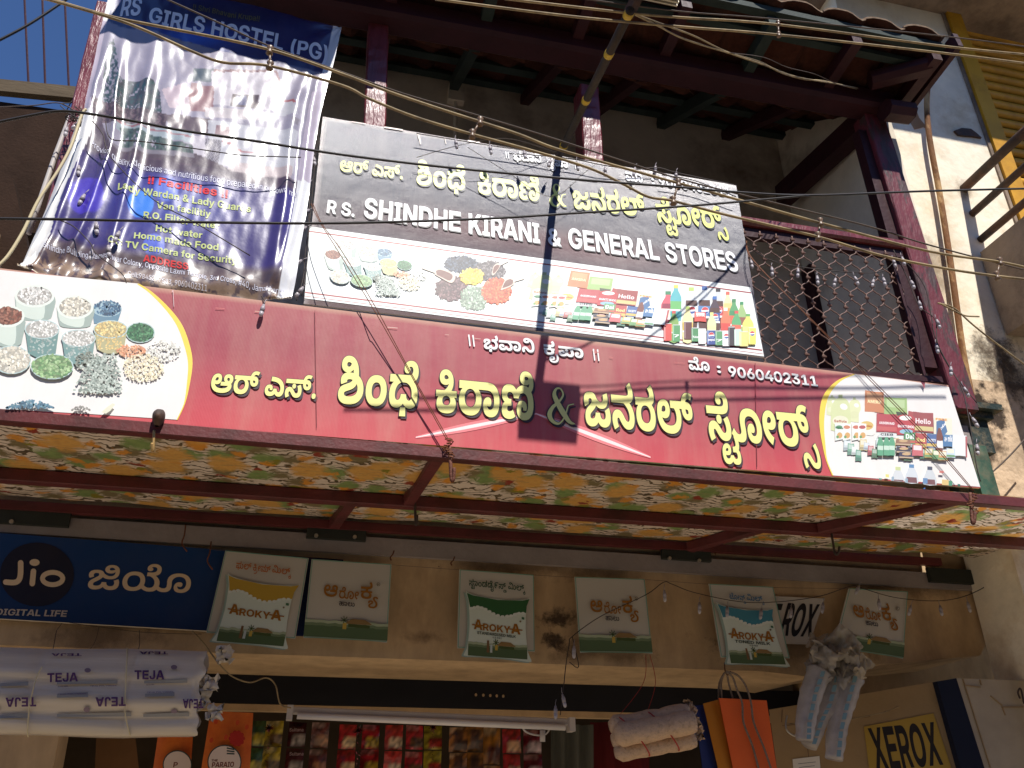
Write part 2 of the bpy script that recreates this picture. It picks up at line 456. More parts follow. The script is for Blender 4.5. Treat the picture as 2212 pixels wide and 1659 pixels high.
# ------------------------------------------------------------------ letter outlines (quadratic curves as plain numbers:
# advance, contours, then per contour its number of points and for each point 2 * dx + on-curve, dy)
OUTLINES = (
922,10,83,197,-2,-62,0,-82,16,-40,30,1,19,0,16,26,23,44,11,29,0,22,0,32,-8,16,-15,0,-20,-18,-14,-34,-8,-23,0,-14,0,-26,5,-20,7,-5,3,11,21,4,-2,12,-7,16,-5,13,0,18,0,16,7,0,9,-10,5,-7,0,-16,0,-20,-14,1,-13,1,-3,0,-6,12,-13,28,-11,48,-6,70,0,46,5,22,10,0,9,-6,6,-9,1,-2,1,-10,2,-1,0,-26,4,-26,14,1,10,0,13,42,13,60,0,36,-8,18,-14,1,-8,0,-11,-20,-15,-28,-10,-34,-5,-25,0,-89,0,1,23,105,0,8,1,16,3,12,7,0,9,-12,6,-22,0,-10,-4,0,-9,20,-6,21,-4,6,-1,10,-2,5,-2,16,-5,14,-12,0,-16,-20,-15,-40,-11,-62,-6,22,482,-2,-56,11,-30,23,1,17,0,9,10,16,26,12,21,4,9,-5,-63,0,1,26,207,0,1,-26,-3,0,3,3,16,-4,20,-12,10,-14,1,-9,0,-16,-30,-23,-56,-12,13,521,25,22,0,28,8,14,13,0,18,-16,13,-28,8,-40,0,-28,-8,-16,-14,1,-8,0,-15,36,-15,38,700,48,-42,21,1,20,1,4,0,16,24,23,44,11,48,0,28,-4,13,-2,-25,-20,-8,2,-16,2,-22,0,-20,-5,-12,-12,1,-10,1,-9,0,-7,10,-9,15,0,6,0,10,3,0,6,-4,4,-8,2,-10,1,-9,0,-129,0,1,26,127,0,22,0,32,-4,22,-10,10,-11,1,-8,0,-15,-36,-15,53,1158,-2,-30,5,-24,10,-9,8,25,-1,-12,-8,-30,-10,-34,-4,-50,0,-38,9,-22,17,0,21,20,15,32,8,21,0,30,0,28,-12,1,-10,0,-3,-4,-7,-1,-2,-41,1,2,1,0,2,0,4,-6,4,-14,0,-10,-5,0,-10,20,-7,48,0,22,11,3,10,55,0,2,-11,20,-10,28,0,14,11,1,7,0,13,-24,17,-46,12,-62,6,-39,0,5,28,50,-1,76,-7,54,-14,34,-19,16,-22,0,-28,-22,-20,-34,-9,40,1481,-2,-22,0,-32,6,-26,12,-13,8,-6,4,-10,5,-6,2,-12,0,-10,-5,0,-9,10,-9,7,-6,-53,-11,-10,7,-12,18,1,7,0,11,16,15,34,9,25,0,14,0,26,-5,24,-10,15,-8,8,-5,14,-6,14,-4,9,0,14,0,12,8,0,14,-10,16,-9,7,55,11,14,-10,14,-21,1,-11,0,-20,-44,-20,8,1414,53,-18,9,0,12,18,9,30,0,16,-9,0,-12,-16,-9,4,1283,85,1,26,229,0,1,-26,40,1657,48,-36,0,-40,21,1,20,1,4,0,16,24,23,42,11,29,0,20,0,30,-4,11,-2,-25,-20,-8,2,-14,2,-24,0,-20,-5,-12,-12,1,-10,1,-9,0,-7,12,-9,13,0,6,0,10,3,0,6,-4,4,-6,2,-12,1,-7,0,-131,0,1,26,127,0,22,0,34,-4,22,-10,10,-11,1,-8,0,-15,-38,-15,8,1752,24,20,8,30,0,20,-8,0,-18,-20,-8,-30,0,-20,8,
429,6,92,121,-2,-32,0,-48,7,-28,16,0,22,22,13,36,7,48,6,26,6,10,11,1,10,1,4,0,7,-6,13,-14,12,-22,8,-24,0,-10,-4,0,-8,12,-4,20,0,16,8,1,7,45,-1,-8,-18,-40,-16,-27,0,-20,0,-32,7,-18,12,1,9,0,14,40,16,60,0,42,-10,30,-19,14,-25,1,-16,0,-3,-2,-6,-6,-5,-1,-3,-4,-8,-20,-12,-36,-8,-25,-3,-16,-2,-18,-3,-8,-3,0,-5,8,-5,22,-2,19,0,30,0,40,7,18,11,1,7,0,10,-20,13,-15,4,-2,1,-6,1,-1,0,-10,2,-20,2,-9,0,-18,0,-12,-4,0,-3,0,-2,3,-1,-57,-9,-4,3,-4,8,0,8,6,9,18,8,36,6,29,0,14,0,26,-2,13,-2,2,0,4,0,6,0,3,-1,30,-4,38,-16,20,-21,0,-26,-34,-23,-64,-12,12,370,-2,-48,12,-28,23,0,33,24,24,50,13,74,0,48,-14,24,-24,0,-31,-26,-23,-50,-13,11,428,23,24,16,0,24,-24,15,-23,0,-16,0,-22,-7,-10,-12,1,-8,0,-13,24,-15,62,619,-2,-34,0,-42,22,1,22,0,11,12,18,26,14,21,5,9,-5,-65,0,1,26,187,0,22,0,22,3,10,5,4,5,0,9,-14,8,-26,0,-16,-6,1,-6,0,-1,0,-2,1,-1,-15,11,4,2,8,2,5,0,10,0,14,-6,0,-11,-14,-6,-32,0,-18,9,0,16,16,12,32,8,52,0,36,-10,18,-18,0,-20,-12,-14,-11,-5,-6,-2,-16,-4,-11,-2,7,3,18,-5,22,-14,12,-18,1,-11,0,-22,-42,-22,-35,0,-20,0,-32,5,-22,10,-11,8,29,1,-14,-9,-28,-11,-28,-4,20,646,24,18,11,3,10,55,0,2,-11,20,-10,24,0,16,10,0,18,-10,15,-22,11,-32,7,-21,0,-7,0,-20,0,-32,-6,-22,-12,-12,-14,0,-19,16,-10,4,661,-29,7,30,55,0,5,-30,
566,8,21,90,-2,-46,8,-22,15,1,8,0,5,6,9,12,7,11,4,-3,-3,-31,-1,1,22,229,0,1,-22,-33,1,-3,3,12,-3,12,-7,8,-9,0,-14,-22,-15,-48,-8,11,154,24,20,9,0,10,-10,7,-20,4,-30,0,-20,-4,-10,-7,1,-4,0,-7,22,-8,36,85,63,9,7,18,3,28,9,16,12,1,7,1,2,0,5,-8,9,-16,6,-18,0,-12,-3,0,-7,6,-3,10,-1,7,0,14,0,20,7,9,7,17,-18,-10,-4,-16,-7,-24,-4,-36,0,-30,6,-16,12,1,7,0,12,38,15,35,0,26,0,38,-11,20,-18,0,-22,-16,-17,-13,-6,22,358,-2,-56,11,-32,23,1,17,0,9,12,16,26,12,19,4,11,-5,-65,0,1,26,209,0,1,-26,-3,0,3,3,16,-4,20,-12,10,-14,1,-9,0,-16,-30,-23,-56,-12,13,397,25,22,0,28,8,14,13,0,18,-16,13,-28,8,-40,0,-28,-8,-16,-14,1,-8,0,-15,36,-15,43,726,34,-24,-24,-44,-12,-31,0,-26,0,-38,8,-20,17,1,11,0,8,12,13,24,8,38,0,18,-9,0,-14,-12,-8,-13,0,-6,0,-16,3,-3,4,7,3,0,-1,-2,-3,1,-1,0,-5,16,-10,32,0,22,7,10,12,0,18,-10,13,-18,7,-18,4,-30,2,-23,0,-131,0,1,26,145,0,30,0,44,-3,30,-8,13,-5,16,-8,16,-22,88,968,-2,-44,18,1,16,0,13,36,17,52,0,28,-11,1,-10,0,-3,-4,-7,-1,-2,-37,1,0,1,2,2,0,3,-6,4,-10,0,-8,-4,0,-8,14,-6,34,0,22,6,12,13,1,11,1,2,0,9,-12,15,-26,9,-40,0,-26,-10,-5,-9,-53,0,-2,9,-22,10,-36,0,-16,-6,1,-6,0,-2,4,-4,8,-3,12,-2,15,0,9,0,1,-23,-13,0,-10,0,-12,-1,-8,-3,-4,-3,0,-6,12,-5,26,0,18,3,11,3,27,-21,-16,-5,-38,-5,-19,0,-42,0,-38,16,1,13,0,7,12,12,26,8,23,2,-3,-9,-18,4,-24,9,-12,13,0,17,22,15,38,8,48,0,32,-5,26,-11,13,-7,-25,-1,12,7,28,11,36,6,23,0,30,0,42,-9,28,-16,14,-22,0,-28,-22,-25,-50,-15,35,1008,115,-28,5,-14,10,1,7,0,11,36,14,35,0,28,0,38,-10,20,-18,0,-23,-20,-16,-36,-9,-25,0,-5,18,12,0,18,4,8,8,1,6,1,2,0,6,-8,9,-16,5,-18,0,-12,-3,0,-6,12,-3,9,0,14,0,22,8,7,6,17,-17,-8,-4,-18,-6,-22,-4,
717,8,62,222,-2,-40,11,-15,12,27,1,-14,-10,-32,-11,-34,-3,-17,0,-24,0,-34,8,-16,14,0,17,10,13,28,12,25,7,14,4,14,7,0,6,-4,3,-10,2,-5,0,-12,0,-10,-5,0,-7,2,-5,3,-2,-49,-9,-6,4,-6,12,0,14,16,13,36,7,60,0,34,-8,14,-13,0,-15,-12,-12,-26,-11,-23,-7,-16,-5,-10,-6,0,-8,12,-4,13,0,22,0,22,11,3,10,55,0,2,-11,20,-10,34,0,16,8,0,10,-4,8,-3,3,55,12,8,-6,8,-16,1,-8,0,-12,-20,-16,-40,-9,22,206,59,-36,6,-24,10,-7,6,-5,12,23,10,16,-11,34,-11,21,0,14,0,18,7,1,7,0,4,-2,5,-1,2,55,7,4,-3,4,-11,1,-6,0,-10,-18,-15,-36,-9,59,561,-2,-20,0,-32,6,-28,12,-13,8,-6,4,-8,5,-8,2,-12,0,-8,-5,0,-9,8,-9,9,-6,-53,-11,-10,7,-14,18,1,7,0,11,18,15,32,9,48,0,34,-9,21,-12,8,-6,14,-7,16,-4,20,0,14,9,0,17,-18,17,-30,13,-19,5,-155,0,1,26,177,0,20,0,18,2,8,3,4,4,0,8,-10,10,-9,6,47,14,20,-12,14,-19,1,-9,0,-6,-8,-12,-20,-10,-26,-4,-17,0,-9,0,25,3,18,-6,26,-15,14,-18,1,-10,0,-21,-46,-21,36,762,-2,-56,11,-30,23,1,17,0,9,12,16,24,12,21,4,9,-5,-63,0,1,26,141,0,22,0,18,2,8,3,4,4,0,8,-12,10,-9,6,49,14,18,-12,14,-19,1,-10,0,-5,-6,-11,-16,-8,-18,-5,-11,-1,11,3,14,-5,20,-12,8,-15,1,-9,0,-16,-28,-23,-56,-12,13,803,25,20,0,28,8,14,13,0,18,-14,13,-28,8,-42,0,-28,-8,-14,-14,1,-8,0,-15,34,-15,49,1060,-2,-70,16,-36,30,1,19,0,16,24,22,46,12,52,0,30,-8,18,-15,0,-19,-18,-15,-32,-8,-25,0,-16,0,-26,5,-20,7,-5,3,11,21,4,-3,12,-7,16,-4,13,0,18,0,16,6,0,10,-10,5,-20,0,-16,-5,-10,-13,0,-21,20,-17,44,-10,37,0,30,0,42,7,22,15,1,10,0,13,-24,16,-21,5,43,16,22,-6,30,-15,14,-18,1,-11,0,-16,-32,-27,-68,-16,4,1137,85,1,26,87,0,1,-26,37,1326,48,-42,21,1,20,1,4,0,16,24,23,44,11,48,0,28,-4,13,-2,-25,-20,-8,2,-16,2,-22,0,-20,-5,-12,-12,1,-10,1,-9,0,-7,10,-9,20,0,8,3,0,6,-2,4,-8,2,-10,1,-9,0,-129,0,1,26,127,0,22,0,32,-4,22,-10,10,-11,1,-8,0,-15,-36,-15,
691,11,40,211,-2,-20,0,-34,6,-26,12,-13,8,-6,4,-10,5,-6,2,-12,0,-8,-5,0,-9,8,-9,9,-6,-55,-11,-10,7,-12,18,1,7,0,11,16,15,34,9,25,0,14,0,26,-5,24,-10,15,-8,8,-5,14,-6,14,-4,9,0,14,0,14,8,0,14,-12,16,-9,7,55,11,16,-10,12,-21,1,-11,0,-20,-44,-20,8,144,53,-18,9,0,12,18,9,30,0,16,-9,0,-12,-16,-9,38,13,85,1,26,171,0,22,0,22,3,10,5,4,5,0,9,-14,8,-26,0,-18,-6,1,-6,0,-1,0,-2,3,-1,-15,11,2,2,10,2,5,0,10,0,14,-6,0,-11,-16,-6,-32,0,-18,9,0,16,16,12,32,8,52,0,36,-10,18,-18,0,-20,-12,-14,-11,-5,-6,-3,-22,-4,-32,-3,-23,0,55,213,-75,-20,0,-28,8,-14,15,1,9,0,12,18,15,30,7,38,0,24,-11,0,-16,-22,-11,-25,0,-16,0,-22,4,-7,3,11,14,4,-2,14,-6,24,0,8,4,0,4,-6,2,-16,0,-16,-9,1,-10,0,-3,4,-7,12,-4,28,0,14,7,3,4,37,0,4,-5,12,-6,22,0,12,5,0,10,-14,7,-13,1,19,15,16,-3,22,-8,12,-11,0,-17,-14,-12,-26,-5,-17,0,-24,0,-26,8,-11,10,27,1,-10,-8,-22,-8,-24,-3,17,285,-36,1,18,17,0,8,0,10,2,6,2,2,4,0,7,-8,11,-5,7,41,6,8,-8,8,-15,0,-16,-14,-12,-26,-6,-13,0,63,405,-2,-34,0,-48,14,-23,13,35,19,16,-10,28,-10,32,0,16,7,0,12,-2,8,0,8,1,5,0,16,30,22,58,11,74,0,54,-10,34,-18,18,-23,1,-12,0,-17,-26,-23,-44,-12,-58,0,-38,8,-20,17,1,11,0,8,14,13,24,8,36,0,20,-9,0,-14,-14,-8,-13,0,-6,0,-16,3,-1,4,5,3,0,-1,0,-3,1,-1,0,-5,14,-10,34,0,20,7,10,12,0,19,-18,17,-36,10,-25,0,-18,0,-30,-6,-18,-12,1,-11,0,-4,2,-8,0,-8,1,-6,0,-12,-20,-16,-36,-6,33,888,70,-18,-14,-34,-8,-50,0,-34,10,-9,5,11,21,4,-3,12,-7,16,-4,28,0,18,7,0,9,-10,5,-20,0,-16,-5,-10,-11,1,-8,1,-4,0,-10,18,-16,28,-10,19,-4,-31,-25,-28,7,-42,18,-22,25,0,31,26,22,44,12,52,0,34,-8,18,-15,22,998,-2,-56,11,-30,23,1,17,0,9,12,16,24,12,21,4,9,-5,-63,0,1,26,207,0,1,-26,-3,0,3,3,16,-4,20,-12,10,-14,1,-9,0,-16,-28,-23,-56,-12,13,1039,25,20,0,28,8,14,13,0,18,-14,13,-28,8,-42,0,-28,-8,-14,-14,1,-8,0,-15,34,-15,40,1216,48,-40,21,1,20,1,4,0,16,22,23,44,11,29,0,20,0,28,-4,13,-2,-25,-20,-8,2,-16,2,-22,0,-20,-5,-12,-12,1,-10,1,-9,0,-7,10,-9,15,0,6,0,10,3,0,6,-4,4,-6,2,-12,1,-9,0,-129,0,1,26,127,0,22,0,32,-4,15,-5,8,-5,10,-11,1,-8,0,-15,-36,-15,38,1314,-68,-26,5,-20,10,-20,13,-10,4,-14,0,-6,-4,0,-7,6,-9,7,-5,-37,-8,-8,6,-8,13,1,6,0,12,30,15,27,0,18,0,26,-8,19,-11,8,-5,12,-6,10,-2,14,0,12,3,6,9,1,7,0,10,-18,20,-11,7,39,9,8,-6,16,-15,8,-17,1,-9,0,-12,-14,-17,-30,-8,
622,7,64,95,-2,-24,0,-34,8,-16,14,0,17,10,13,28,12,25,7,14,4,14,7,0,6,-4,3,-10,2,-5,0,-12,0,-10,-5,0,-7,2,-5,3,-2,-49,-9,-6,4,-6,12,0,14,16,13,36,7,60,0,34,-8,14,-13,0,-15,-12,-12,-26,-11,-23,-7,-16,-5,-10,-6,0,-8,12,-4,13,0,22,0,22,11,3,10,55,0,2,-11,24,-10,34,0,22,12,0,20,-18,16,-28,12,-19,4,27,19,28,-7,46,-17,26,-23,0,-29,-20,-21,-42,-12,-33,0,-26,0,-36,9,-15,9,9,-1,-14,-7,-28,-8,-30,-2,4,147,-29,7,30,55,0,5,-30,19,203,85,1,26,37,0,22,0,18,2,8,3,4,4,0,8,-12,10,-9,6,49,14,20,-12,12,-19,1,-9,0,-6,-6,-12,-22,-10,-36,-5,-31,0,51,434,-2,-38,9,-22,17,0,21,18,15,32,8,23,0,30,0,28,-12,1,-10,0,-3,-4,-7,-1,-2,-41,1,0,1,2,2,0,4,-6,4,-14,0,-10,-5,0,-10,20,-7,48,0,22,11,3,10,55,0,2,-11,20,-10,28,0,14,10,0,14,-10,13,-18,11,-24,10,-15,3,73,4,18,-6,26,-15,14,-18,1,-10,0,-16,-22,-18,-36,-8,-42,0,-30,5,-24,10,-9,8,25,-1,-12,-8,-30,-10,-34,-4,4,377,85,1,26,273,0,1,-26,43,904,34,-24,-24,-44,-12,-31,0,-26,0,-40,8,-18,17,1,11,0,8,12,13,24,8,17,0,22,0,18,-9,0,-14,-14,-8,-20,0,-14,3,-3,4,7,3,0,-1,-2,-3,1,-1,0,-5,14,-10,34,0,22,7,10,12,0,18,-10,13,-18,7,-18,4,-30,2,-23,0,-131,0,1,26,143,0,32,0,44,-3,30,-8,11,-5,18,-8,16,-22,61,1129,-2,-22,0,-32,6,-28,12,-11,8,-8,4,-8,5,-8,2,-12,0,-8,-5,0,-9,8,-9,9,-6,-53,-11,-10,7,-14,18,1,7,0,11,18,15,32,9,48,0,36,-9,19,-12,8,-6,16,-7,14,-4,18,0,20,5,10,12,1,12,0,17,-18,31,-34,23,-46,14,-25,0,-12,0,-12,-4,0,-8,12,-4,9,0,14,0,14,8,3,7,53,-3,-6,-12,-24,-15,-34,-6,-42,0,-34,6,-18,13,0,19,18,13,38,8,29,0,44,0,70,-17,46,-28,22,-37,0,-44,-26,-26,-44,-10,
435,8,34,92,-2,-48,8,-20,15,1,8,0,5,4,9,12,7,13,4,-5,-3,-31,-1,1,22,85,0,8,1,8,5,0,5,-6,5,-3,2,33,2,25,-2,4,-3,6,-4,0,-5,-4,-5,-1,-1,81,0,1,-22,-33,1,-3,3,10,-3,14,-7,6,-9,0,-14,-22,-15,-46,-8,11,154,24,22,9,0,10,-12,7,-20,4,-30,0,-20,-4,-10,-7,1,-4,0,-7,22,-8,19,15,85,1,26,123,0,20,0,18,2,10,3,2,4,0,8,-10,10,-9,6,47,14,20,-12,14,-19,1,-9,0,-6,-8,-12,-20,-10,-36,-5,-31,0,46,219,-84,-28,0,-40,10,-22,18,0,21,18,16,30,9,38,0,22,-7,10,-11,1,-6,0,-12,-28,-10,-25,0,-10,0,-22,2,-5,2,3,16,6,-2,16,-3,18,0,12,3,0,8,-8,3,-14,0,-12,-3,-8,-8,1,-7,1,-1,0,-8,26,-12,27,0,16,0,30,5,20,15,1,14,0,11,-12,20,-11,9,37,8,10,-7,12,-16,8,-15,1,-9,0,-27,-56,-26,49,386,-2,-38,9,-20,17,0,21,18,15,32,8,21,0,30,0,28,-12,1,-10,0,-3,-4,-7,-1,-2,-41,1,2,1,0,2,0,4,-6,4,-14,0,-10,-5,0,-10,20,-7,48,0,22,11,3,9,57,0,0,-10,20,-10,24,0,12,5,6,7,1,4,0,7,-10,15,-11,7,57,11,14,-10,14,-21,0,-26,-22,-17,-36,-8,-42,0,-30,5,-24,10,-9,8,25,-1,-12,-8,-30,-10,-34,-4,8,482,52,-16,8,0,13,16,9,30,0,18,-9,0,-13,-18,-8,4,329,85,1,26,269,0,1,-26,41,856,34,-24,-24,-46,-12,-58,0,-38,8,-20,17,1,11,0,8,14,13,24,8,36,0,20,-9,0,-14,-14,-8,-20,0,-14,3,-3,4,7,3,-2,-1,0,-3,1,-1,0,-5,14,-10,34,0,20,7,12,12,0,18,-12,13,-16,7,-20,4,-28,2,-23,0,-133,0,1,26,145,0,32,0,42,-3,30,-8,13,-5,18,-8,16,-22,
342,3,51,70,-2,-38,9,-20,17,0,21,18,15,32,8,23,0,28,0,28,-12,1,-10,0,-3,-2,-7,-3,-2,-39,1,0,1,0,2,0,4,-6,4,-14,0,-10,-5,0,-10,22,-7,46,0,22,11,3,10,57,0,2,-11,18,-10,30,0,12,10,0,14,-8,13,-18,11,-26,10,-15,3,75,5,18,-7,26,-14,12,-18,1,-11,0,-16,-22,-18,-36,-8,-40,0,-32,5,-24,10,-9,8,27,-1,-14,-8,-28,-10,-34,-4,38,13,85,1,26,209,0,24,0,20,3,12,5,4,5,0,9,-16,8,-24,0,-18,-6,1,-6,0,-1,0,-2,1,-1,-15,11,4,2,8,2,5,0,10,0,14,-6,0,-11,-14,-6,-32,0,-18,9,0,16,16,12,32,8,52,0,36,-10,18,-18,0,-20,-12,-14,-11,-5,-6,-3,-22,-4,-34,-3,-23,0,63,387,-2,-34,0,-48,14,-23,13,35,19,16,-10,28,-10,32,0,16,7,0,12,-2,8,0,8,1,5,0,16,30,22,58,11,74,0,54,-10,34,-18,18,-23,1,-12,0,-17,-26,-23,-44,-12,-58,0,-38,8,-20,17,1,11,0,8,14,13,24,8,36,0,20,-9,0,-14,-14,-8,-13,0,-6,0,-16,3,-1,4,5,3,0,-1,0,-3,1,-1,0,-5,14,-10,34,0,20,7,10,12,0,19,-18,17,-36,10,-25,0,-18,0,-30,-6,-18,-12,1,-11,0,-4,2,-8,0,-8,1,-6,0,-12,-20,-16,-36,-6,
351,5,51,70,-2,-38,9,-20,17,0,21,18,15,32,8,23,0,28,0,28,-12,1,-10,0,-3,-2,-7,-3,-2,-39,1,0,1,0,2,0,4,-6,4,-14,0,-10,-5,0,-10,22,-7,46,0,22,11,3,10,57,0,2,-11,18,-10,30,0,12,10,0,14,-8,13,-18,11,-26,10,-15,3,75,4,18,-6,24,-15,14,-18,1,-10,0,-16,-22,-18,-36,-8,-40,0,-32,5,-24,10,-9,8,27,-1,-14,-8,-28,-10,-34,-4,19,13,85,1,26,215,0,20,0,18,2,10,3,4,4,0,8,-12,10,-9,6,47,14,20,-12,14,-19,1,-9,0,-6,-8,-12,-20,-10,-36,-5,-31,0,21,356,-2,-50,13,-19,11,25,25,16,-11,30,-12,42,0,24,12,0,21,-18,15,-30,12,-17,4,27,17,28,-6,46,-17,28,-22,1,-15,0,-10,-12,-18,-24,-12,-36,-7,4,351,85,1,26,79,0,1,-26,41,688,34,-24,-24,-46,-12,-58,0,-38,8,-20,17,1,11,0,8,14,13,24,8,36,0,20,-9,0,-14,-14,-8,-20,0,-14,3,-3,4,5,3,0,-1,0,-3,1,-1,0,-5,14,-10,34,0,20,7,10,12,0,18,-10,13,-16,7,-20,4,-28,2,-23,0,-133,0,1,26,145,0,32,0,42,-3,30,-8,13,-5,18,-8,16,-22,
263,7,56,106,-1,-18,5,-7,7,11,0,-6,-5,-14,-5,-16,-2,-20,0,-16,4,-8,7,0,8,6,7,14,5,16,6,8,3,0,4,-2,3,-6,1,-12,0,-6,-3,0,-4,2,-3,3,-1,-19,-4,-4,2,-4,6,0,6,8,7,18,3,26,0,16,-4,6,-6,0,-7,-6,-6,-12,-6,-18,-6,-8,-3,0,-6,8,-2,20,0,12,6,1,5,23,0,2,-6,12,-5,18,0,8,4,0,6,-2,4,-3,2,23,5,4,-3,4,-7,0,-10,-8,-8,-18,-4,41,98,30,-18,3,-12,6,-3,2,9,9,6,-4,12,-4,12,-3,14,0,10,2,6,5,1,4,1,1,0,4,-6,6,-10,3,-10,0,-6,-2,0,-4,4,-2,4,0,3,0,8,0,12,3,5,4,7,-7,-2,-2,-10,-4,-10,-3,-18,0,-14,3,-8,6,1,3,0,6,18,7,28,0,18,-5,10,-10,0,-14,-10,-9,-20,-4,16,214,-1,-22,5,-12,9,-6,10,1,5,0,8,14,13,24,7,34,0,22,-5,12,-9,6,-10,1,-5,0,-8,-12,-13,-26,-7,12,240,10,14,4,8,8,0,11,-8,8,-14,4,-20,0,-14,-3,-8,-8,0,-11,8,-9,14,-4,21,298,-1,-24,7,-7,5,11,10,8,-5,16,-6,22,0,12,6,0,12,-8,9,-16,6,-11,3,21,5,12,-3,18,-8,12,-11,1,-7,0,-4,-6,-9,-10,-7,-18,-3,35,291,44,1,11,15,0,14,0,10,2,6,2,2,4,1,1,0,4,-10,4,-14,0,-10,-4,0,-4,3,-1,-7,5,2,1,4,1,6,0,8,-3,0,-5,-8,-3,-14,0,-8,5,0,7,8,6,16,4,22,0,18,-5,8,-8,0,-10,-4,-6,-10,-4,-10,-2,-14,-2,-11,0,58,387,-1,-16,0,-24,7,-9,6,15,8,8,-5,14,-5,18,0,8,4,0,7,0,4,-2,5,1,2,0,8,14,11,26,5,34,0,24,-5,16,-9,8,-11,0,-15,-10,-11,-22,-6,-26,0,-18,4,-8,8,0,9,6,6,10,4,18,0,8,-4,0,-7,-6,-3,-10,0,-8,2,1,2,3,1,-2,-1,0,-2,0,-4,8,-5,18,0,10,4,6,6,0,11,-8,10,-18,6,-24,0,-14,-4,-10,-7,1,-5,0,-2,2,-5,0,-4,1,-3,0,-6,-10,-8,-16,-3,
90,1,75,93,-1,-28,0,-38,8,-20,15,0,17,12,11,22,6,22,0,14,-4,8,-6,0,-10,-8,-7,-16,-4,-20,0,-12,3,-8,3,-3,2,7,9,2,-2,6,-3,8,-2,16,0,8,4,0,5,-6,3,-3,0,-10,0,-12,-8,1,-7,1,-1,0,-4,6,-7,16,-6,24,-4,34,0,24,3,12,5,0,6,-4,3,-8,1,-4,1,-12,2,-14,7,0,12,20,6,26,0,18,-4,8,-7,0,-8,-10,-8,-14,-5,-16,-2,-13,0,-41,0,1,10,53,0,4,0,10,2,6,4,0,5,-8,4,-12,0,-6,-3,0,-5,10,-3,11,-2,2,-1,6,-1,3,-1,8,-2,6,-6,0,-8,-8,-7,-20,-6,-28,-3,
192,4,53,50,-1,-28,6,-14,11,1,9,0,5,6,8,12,6,9,2,5,-2,-29,0,1,11,67,0,12,0,12,2,4,2,2,4,1,1,0,4,-8,4,-14,0,-10,-4,0,-4,1,-1,-5,5,2,1,4,1,6,0,6,-3,0,-5,-6,-3,-14,0,-8,5,0,7,8,6,14,4,24,0,16,-5,10,-8,0,-10,-6,-6,-8,-4,-10,-2,-16,-2,-9,0,19,4,11,-2,6,-2,10,-6,6,-8,1,-5,0,-8,-14,-12,-28,-6,12,80,10,16,5,8,7,0,11,-10,7,-16,4,-22,0,-16,-4,-8,-8,1,-5,0,-8,20,-9,58,155,-1,-16,0,-22,7,-11,6,17,8,6,-5,16,-5,16,0,8,4,0,7,0,4,0,5,1,2,0,8,14,11,26,5,32,0,26,-5,16,-9,8,-11,0,-15,-12,-11,-20,-6,-28,0,-18,4,-8,8,0,9,6,6,12,4,16,0,8,-4,0,-7,-6,-3,-10,0,-6,2,-1,2,3,1,0,-1,0,-2,0,-4,8,-5,16,0,12,4,6,6,0,11,-10,10,-18,6,-24,0,-14,-4,-8,-7,1,-5,0,-2,0,-5,0,-4,1,-3,0,-6,-10,-8,-16,-3,33,380,36,-8,-7,-16,-4,-24,0,-18,5,-3,3,7,9,2,-2,6,-3,8,-2,16,0,8,4,0,5,-6,3,-10,0,-10,-3,-6,-6,1,-5,1,-1,0,-6,10,-9,16,-6,11,-2,-13,-10,-12,3,-22,10,-10,12,0,15,10,11,20,6,26,0,14,-4,8,-6,
89,4,33,44,-1,-22,4,-10,8,0,8,2,4,8,4,7,2,1,-1,-19,-1,1,9,41,0,4,1,4,3,0,2,-2,3,-1,1,13,1,11,-1,2,-1,2,-3,0,-2,-2,-3,1,-1,41,0,1,-9,-21,1,1,1,6,-1,8,-4,4,-5,0,-8,-12,-8,-22,-4,10,76,9,12,6,0,7,-6,4,-12,2,-18,0,-10,-2,-6,-4,0,-7,12,-6,18,9,44,1,11,61,0,10,0,8,1,6,2,2,2,0,4,-6,6,-5,3,19,6,10,-6,6,-9,0,-7,-2,-6,-12,-4,-16,-3,-13,0,61,110,-41,-16,3,-8,6,0,5,4,4,8,3,12,3,4,2,0,2,-4,1,-8,0,-4,-1,0,-2,2,-1,1,-1,-13,-2,-2,1,-2,3,0,5,12,5,15,0,8,0,10,-2,6,-4,0,-5,-4,-3,-6,-3,-14,-3,-4,-3,0,-2,4,-2,10,-1,16,0,14,3,4,5,0,6,-4,5,-8,4,-10,5,-4,5,0,7,6,4,12,2,16,0,14,-4,3,-6,-15,-1,-2,1,-2,2,-4,1,-4,0,-4,-2,0,-3,4,-3,10,-5,8,-5,6,-6,0,-9,-6,-6,-12,-5,-18,-3,
